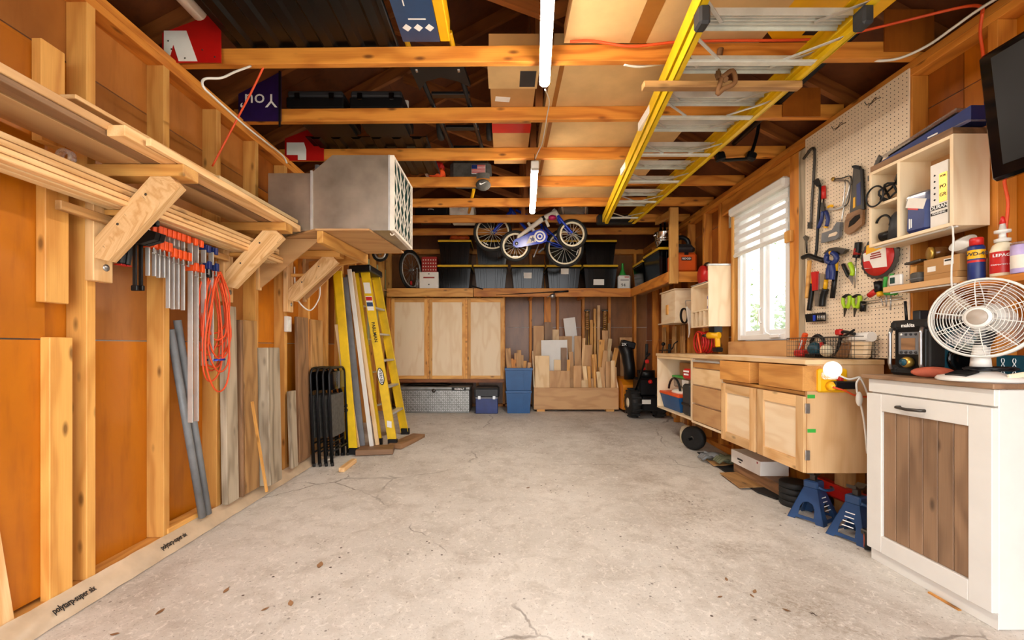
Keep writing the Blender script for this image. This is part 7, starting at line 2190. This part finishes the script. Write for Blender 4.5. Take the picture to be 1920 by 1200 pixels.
c = PX(1282, 592, 2.06)
t = thing('hanging_cable', 'coil of black cable with white rope hung beside the tool cubby', 'cable', (c.x, c.y, c.z - .2))
m = MB()
for k in range(5):
    m.tube(arc(c + V((.004 * k, .002 * k, 0)), .085 - .004 * (k % 3), 0, 2 * PI, V((.75, .66, 0)), UZ * 1.0, 26)[:-1], .006, 6, True)
part('cable', m, 'black', t)
m = MB()
for k in range(6):
    m.tube(curve([c + V((.02 + .003 * k, -.02, .10)), c + V((.04 + .004 * k, -.02, -.05 - .015 * k)), c + V((.06 - .003 * k, -.02, -.2 - .01 * k)), c + V((.05 + .006 * k, -.018, .02)), c + V((.02, -.02, .10))], 4), .005, 6)
part('rope', m, 'fiber_white', t)
part('hook', MB().tube([c + V((.02, -.02, .10)), c + V((.02, 0, .17)), V((2.10, yf + .0, c.z + .16))], .004, 6), 'steel', t)
t = thing('red_hose', 'coiled red hose on the bench under the tool cubby', 'hose', (2.14, 4.58, ZB))
m = MB()
for k in range(6):
    m.tube(arc((2.10 + .024 * k, 4.60 - .01 * k, ZB + .125), .115 - .005 * (k % 3), 0, 2 * PI, UY, UZ, 26)[:-1], .0085, 7, True)
part('hose', m, 'red', t)
part('band', MB().tube(curve([V((2.08, 4.50, ZB + .01)), V((2.07, 4.53, ZB + .13)), V((2.08, 4.58, ZB + .22))], 5), .011, 7), 'orange', t)
t = thing('cordless_drill', 'yellow and black cordless drill hung under the tool cubby', 'drill', (2.15, 4.35, ZB + .06))
c = V((2.14, 4.36, 1.215))
part('body', MB().tube([c + V((-.03, .05, 0)), c + V((.03, -.06, 0))], .034, 12), 'tool_yellow', t)
part('chuck', MB().tube([c + V((-.03, .05, 0)), c + V((-.06, .11, 0))], [.022, .012], 12), 'dark_steel', t)
part('grip', MB().beam(c + V((.02, -.04, -.02)), c + V((.02, -.05, -.12)), .035, .045, UX, .008), 'tool_yellow', t)
part('battery', MB().box(c + V((.02, -.045, -.145)), (.07, .09, .045), None, .008), 'black', t)
part('holder', MB().bb(2.12, 2.2, 4.30, 4.42, 1.245, 1.304), 'black', t)
for px, lb in ((1243, 'wide tan board standing below the birch box'), (1262, 'second tan board standing below the birch box'), (1278, 'third tan board standing below the birch box')):
    p = PX(px, 640, 2.24)
    solo('wall_board', MB().beam((2.25, p.y, zf(p.y) + .075), (2.255, p.y, 1.37), .02, .11, UY, .002), 'tan_wood', lb, 'board')
# black hook rail on the bench corner
solo('bench_lever', MB().tube(curve([PX(1236, 657, 2.0), PX(1258, 655, 2.0), PX(1264, 645, 2.02), PX(1270, 640, 2.03)], 5), .008, 6), 'black', 'thin black lever lying on the far end of the bench', 'lever')
# crumbs and leaves on the slab
random.seed(9)
for k, (px, py, s) in enumerate(((300, 1148, .02), (215, 1190, .018), (424, 1108, .02), (545, 1132, .022), (497, 1143, .016), (600, 1060, .03), (990, 915, .018), (1362, 1087, .014), (1415, 1110, .016), (1475, 1145, .016), (1350, 1120, .012), (1410, 1118, .012))):
    p = PZ(px, py)
    a = random.random() * 3
    m = MB().grid(lambda u, v: p + V((math.cos(a), math.sin(a), 0)) * ((u - .5) * 2 * s) + V((-math.sin(a), math.cos(a), 0)) * ((v - .5) * s * math.sin(PI * min(max(u, .03), .97))) + UZ * (.0015 + .004 * u * u), 5, 2)
    solo('dry_leaf', m, 'brown_board', 'small dry brown leaf fragment lying on the concrete floor', 'leaf', 'dry leaf bits on the slab')
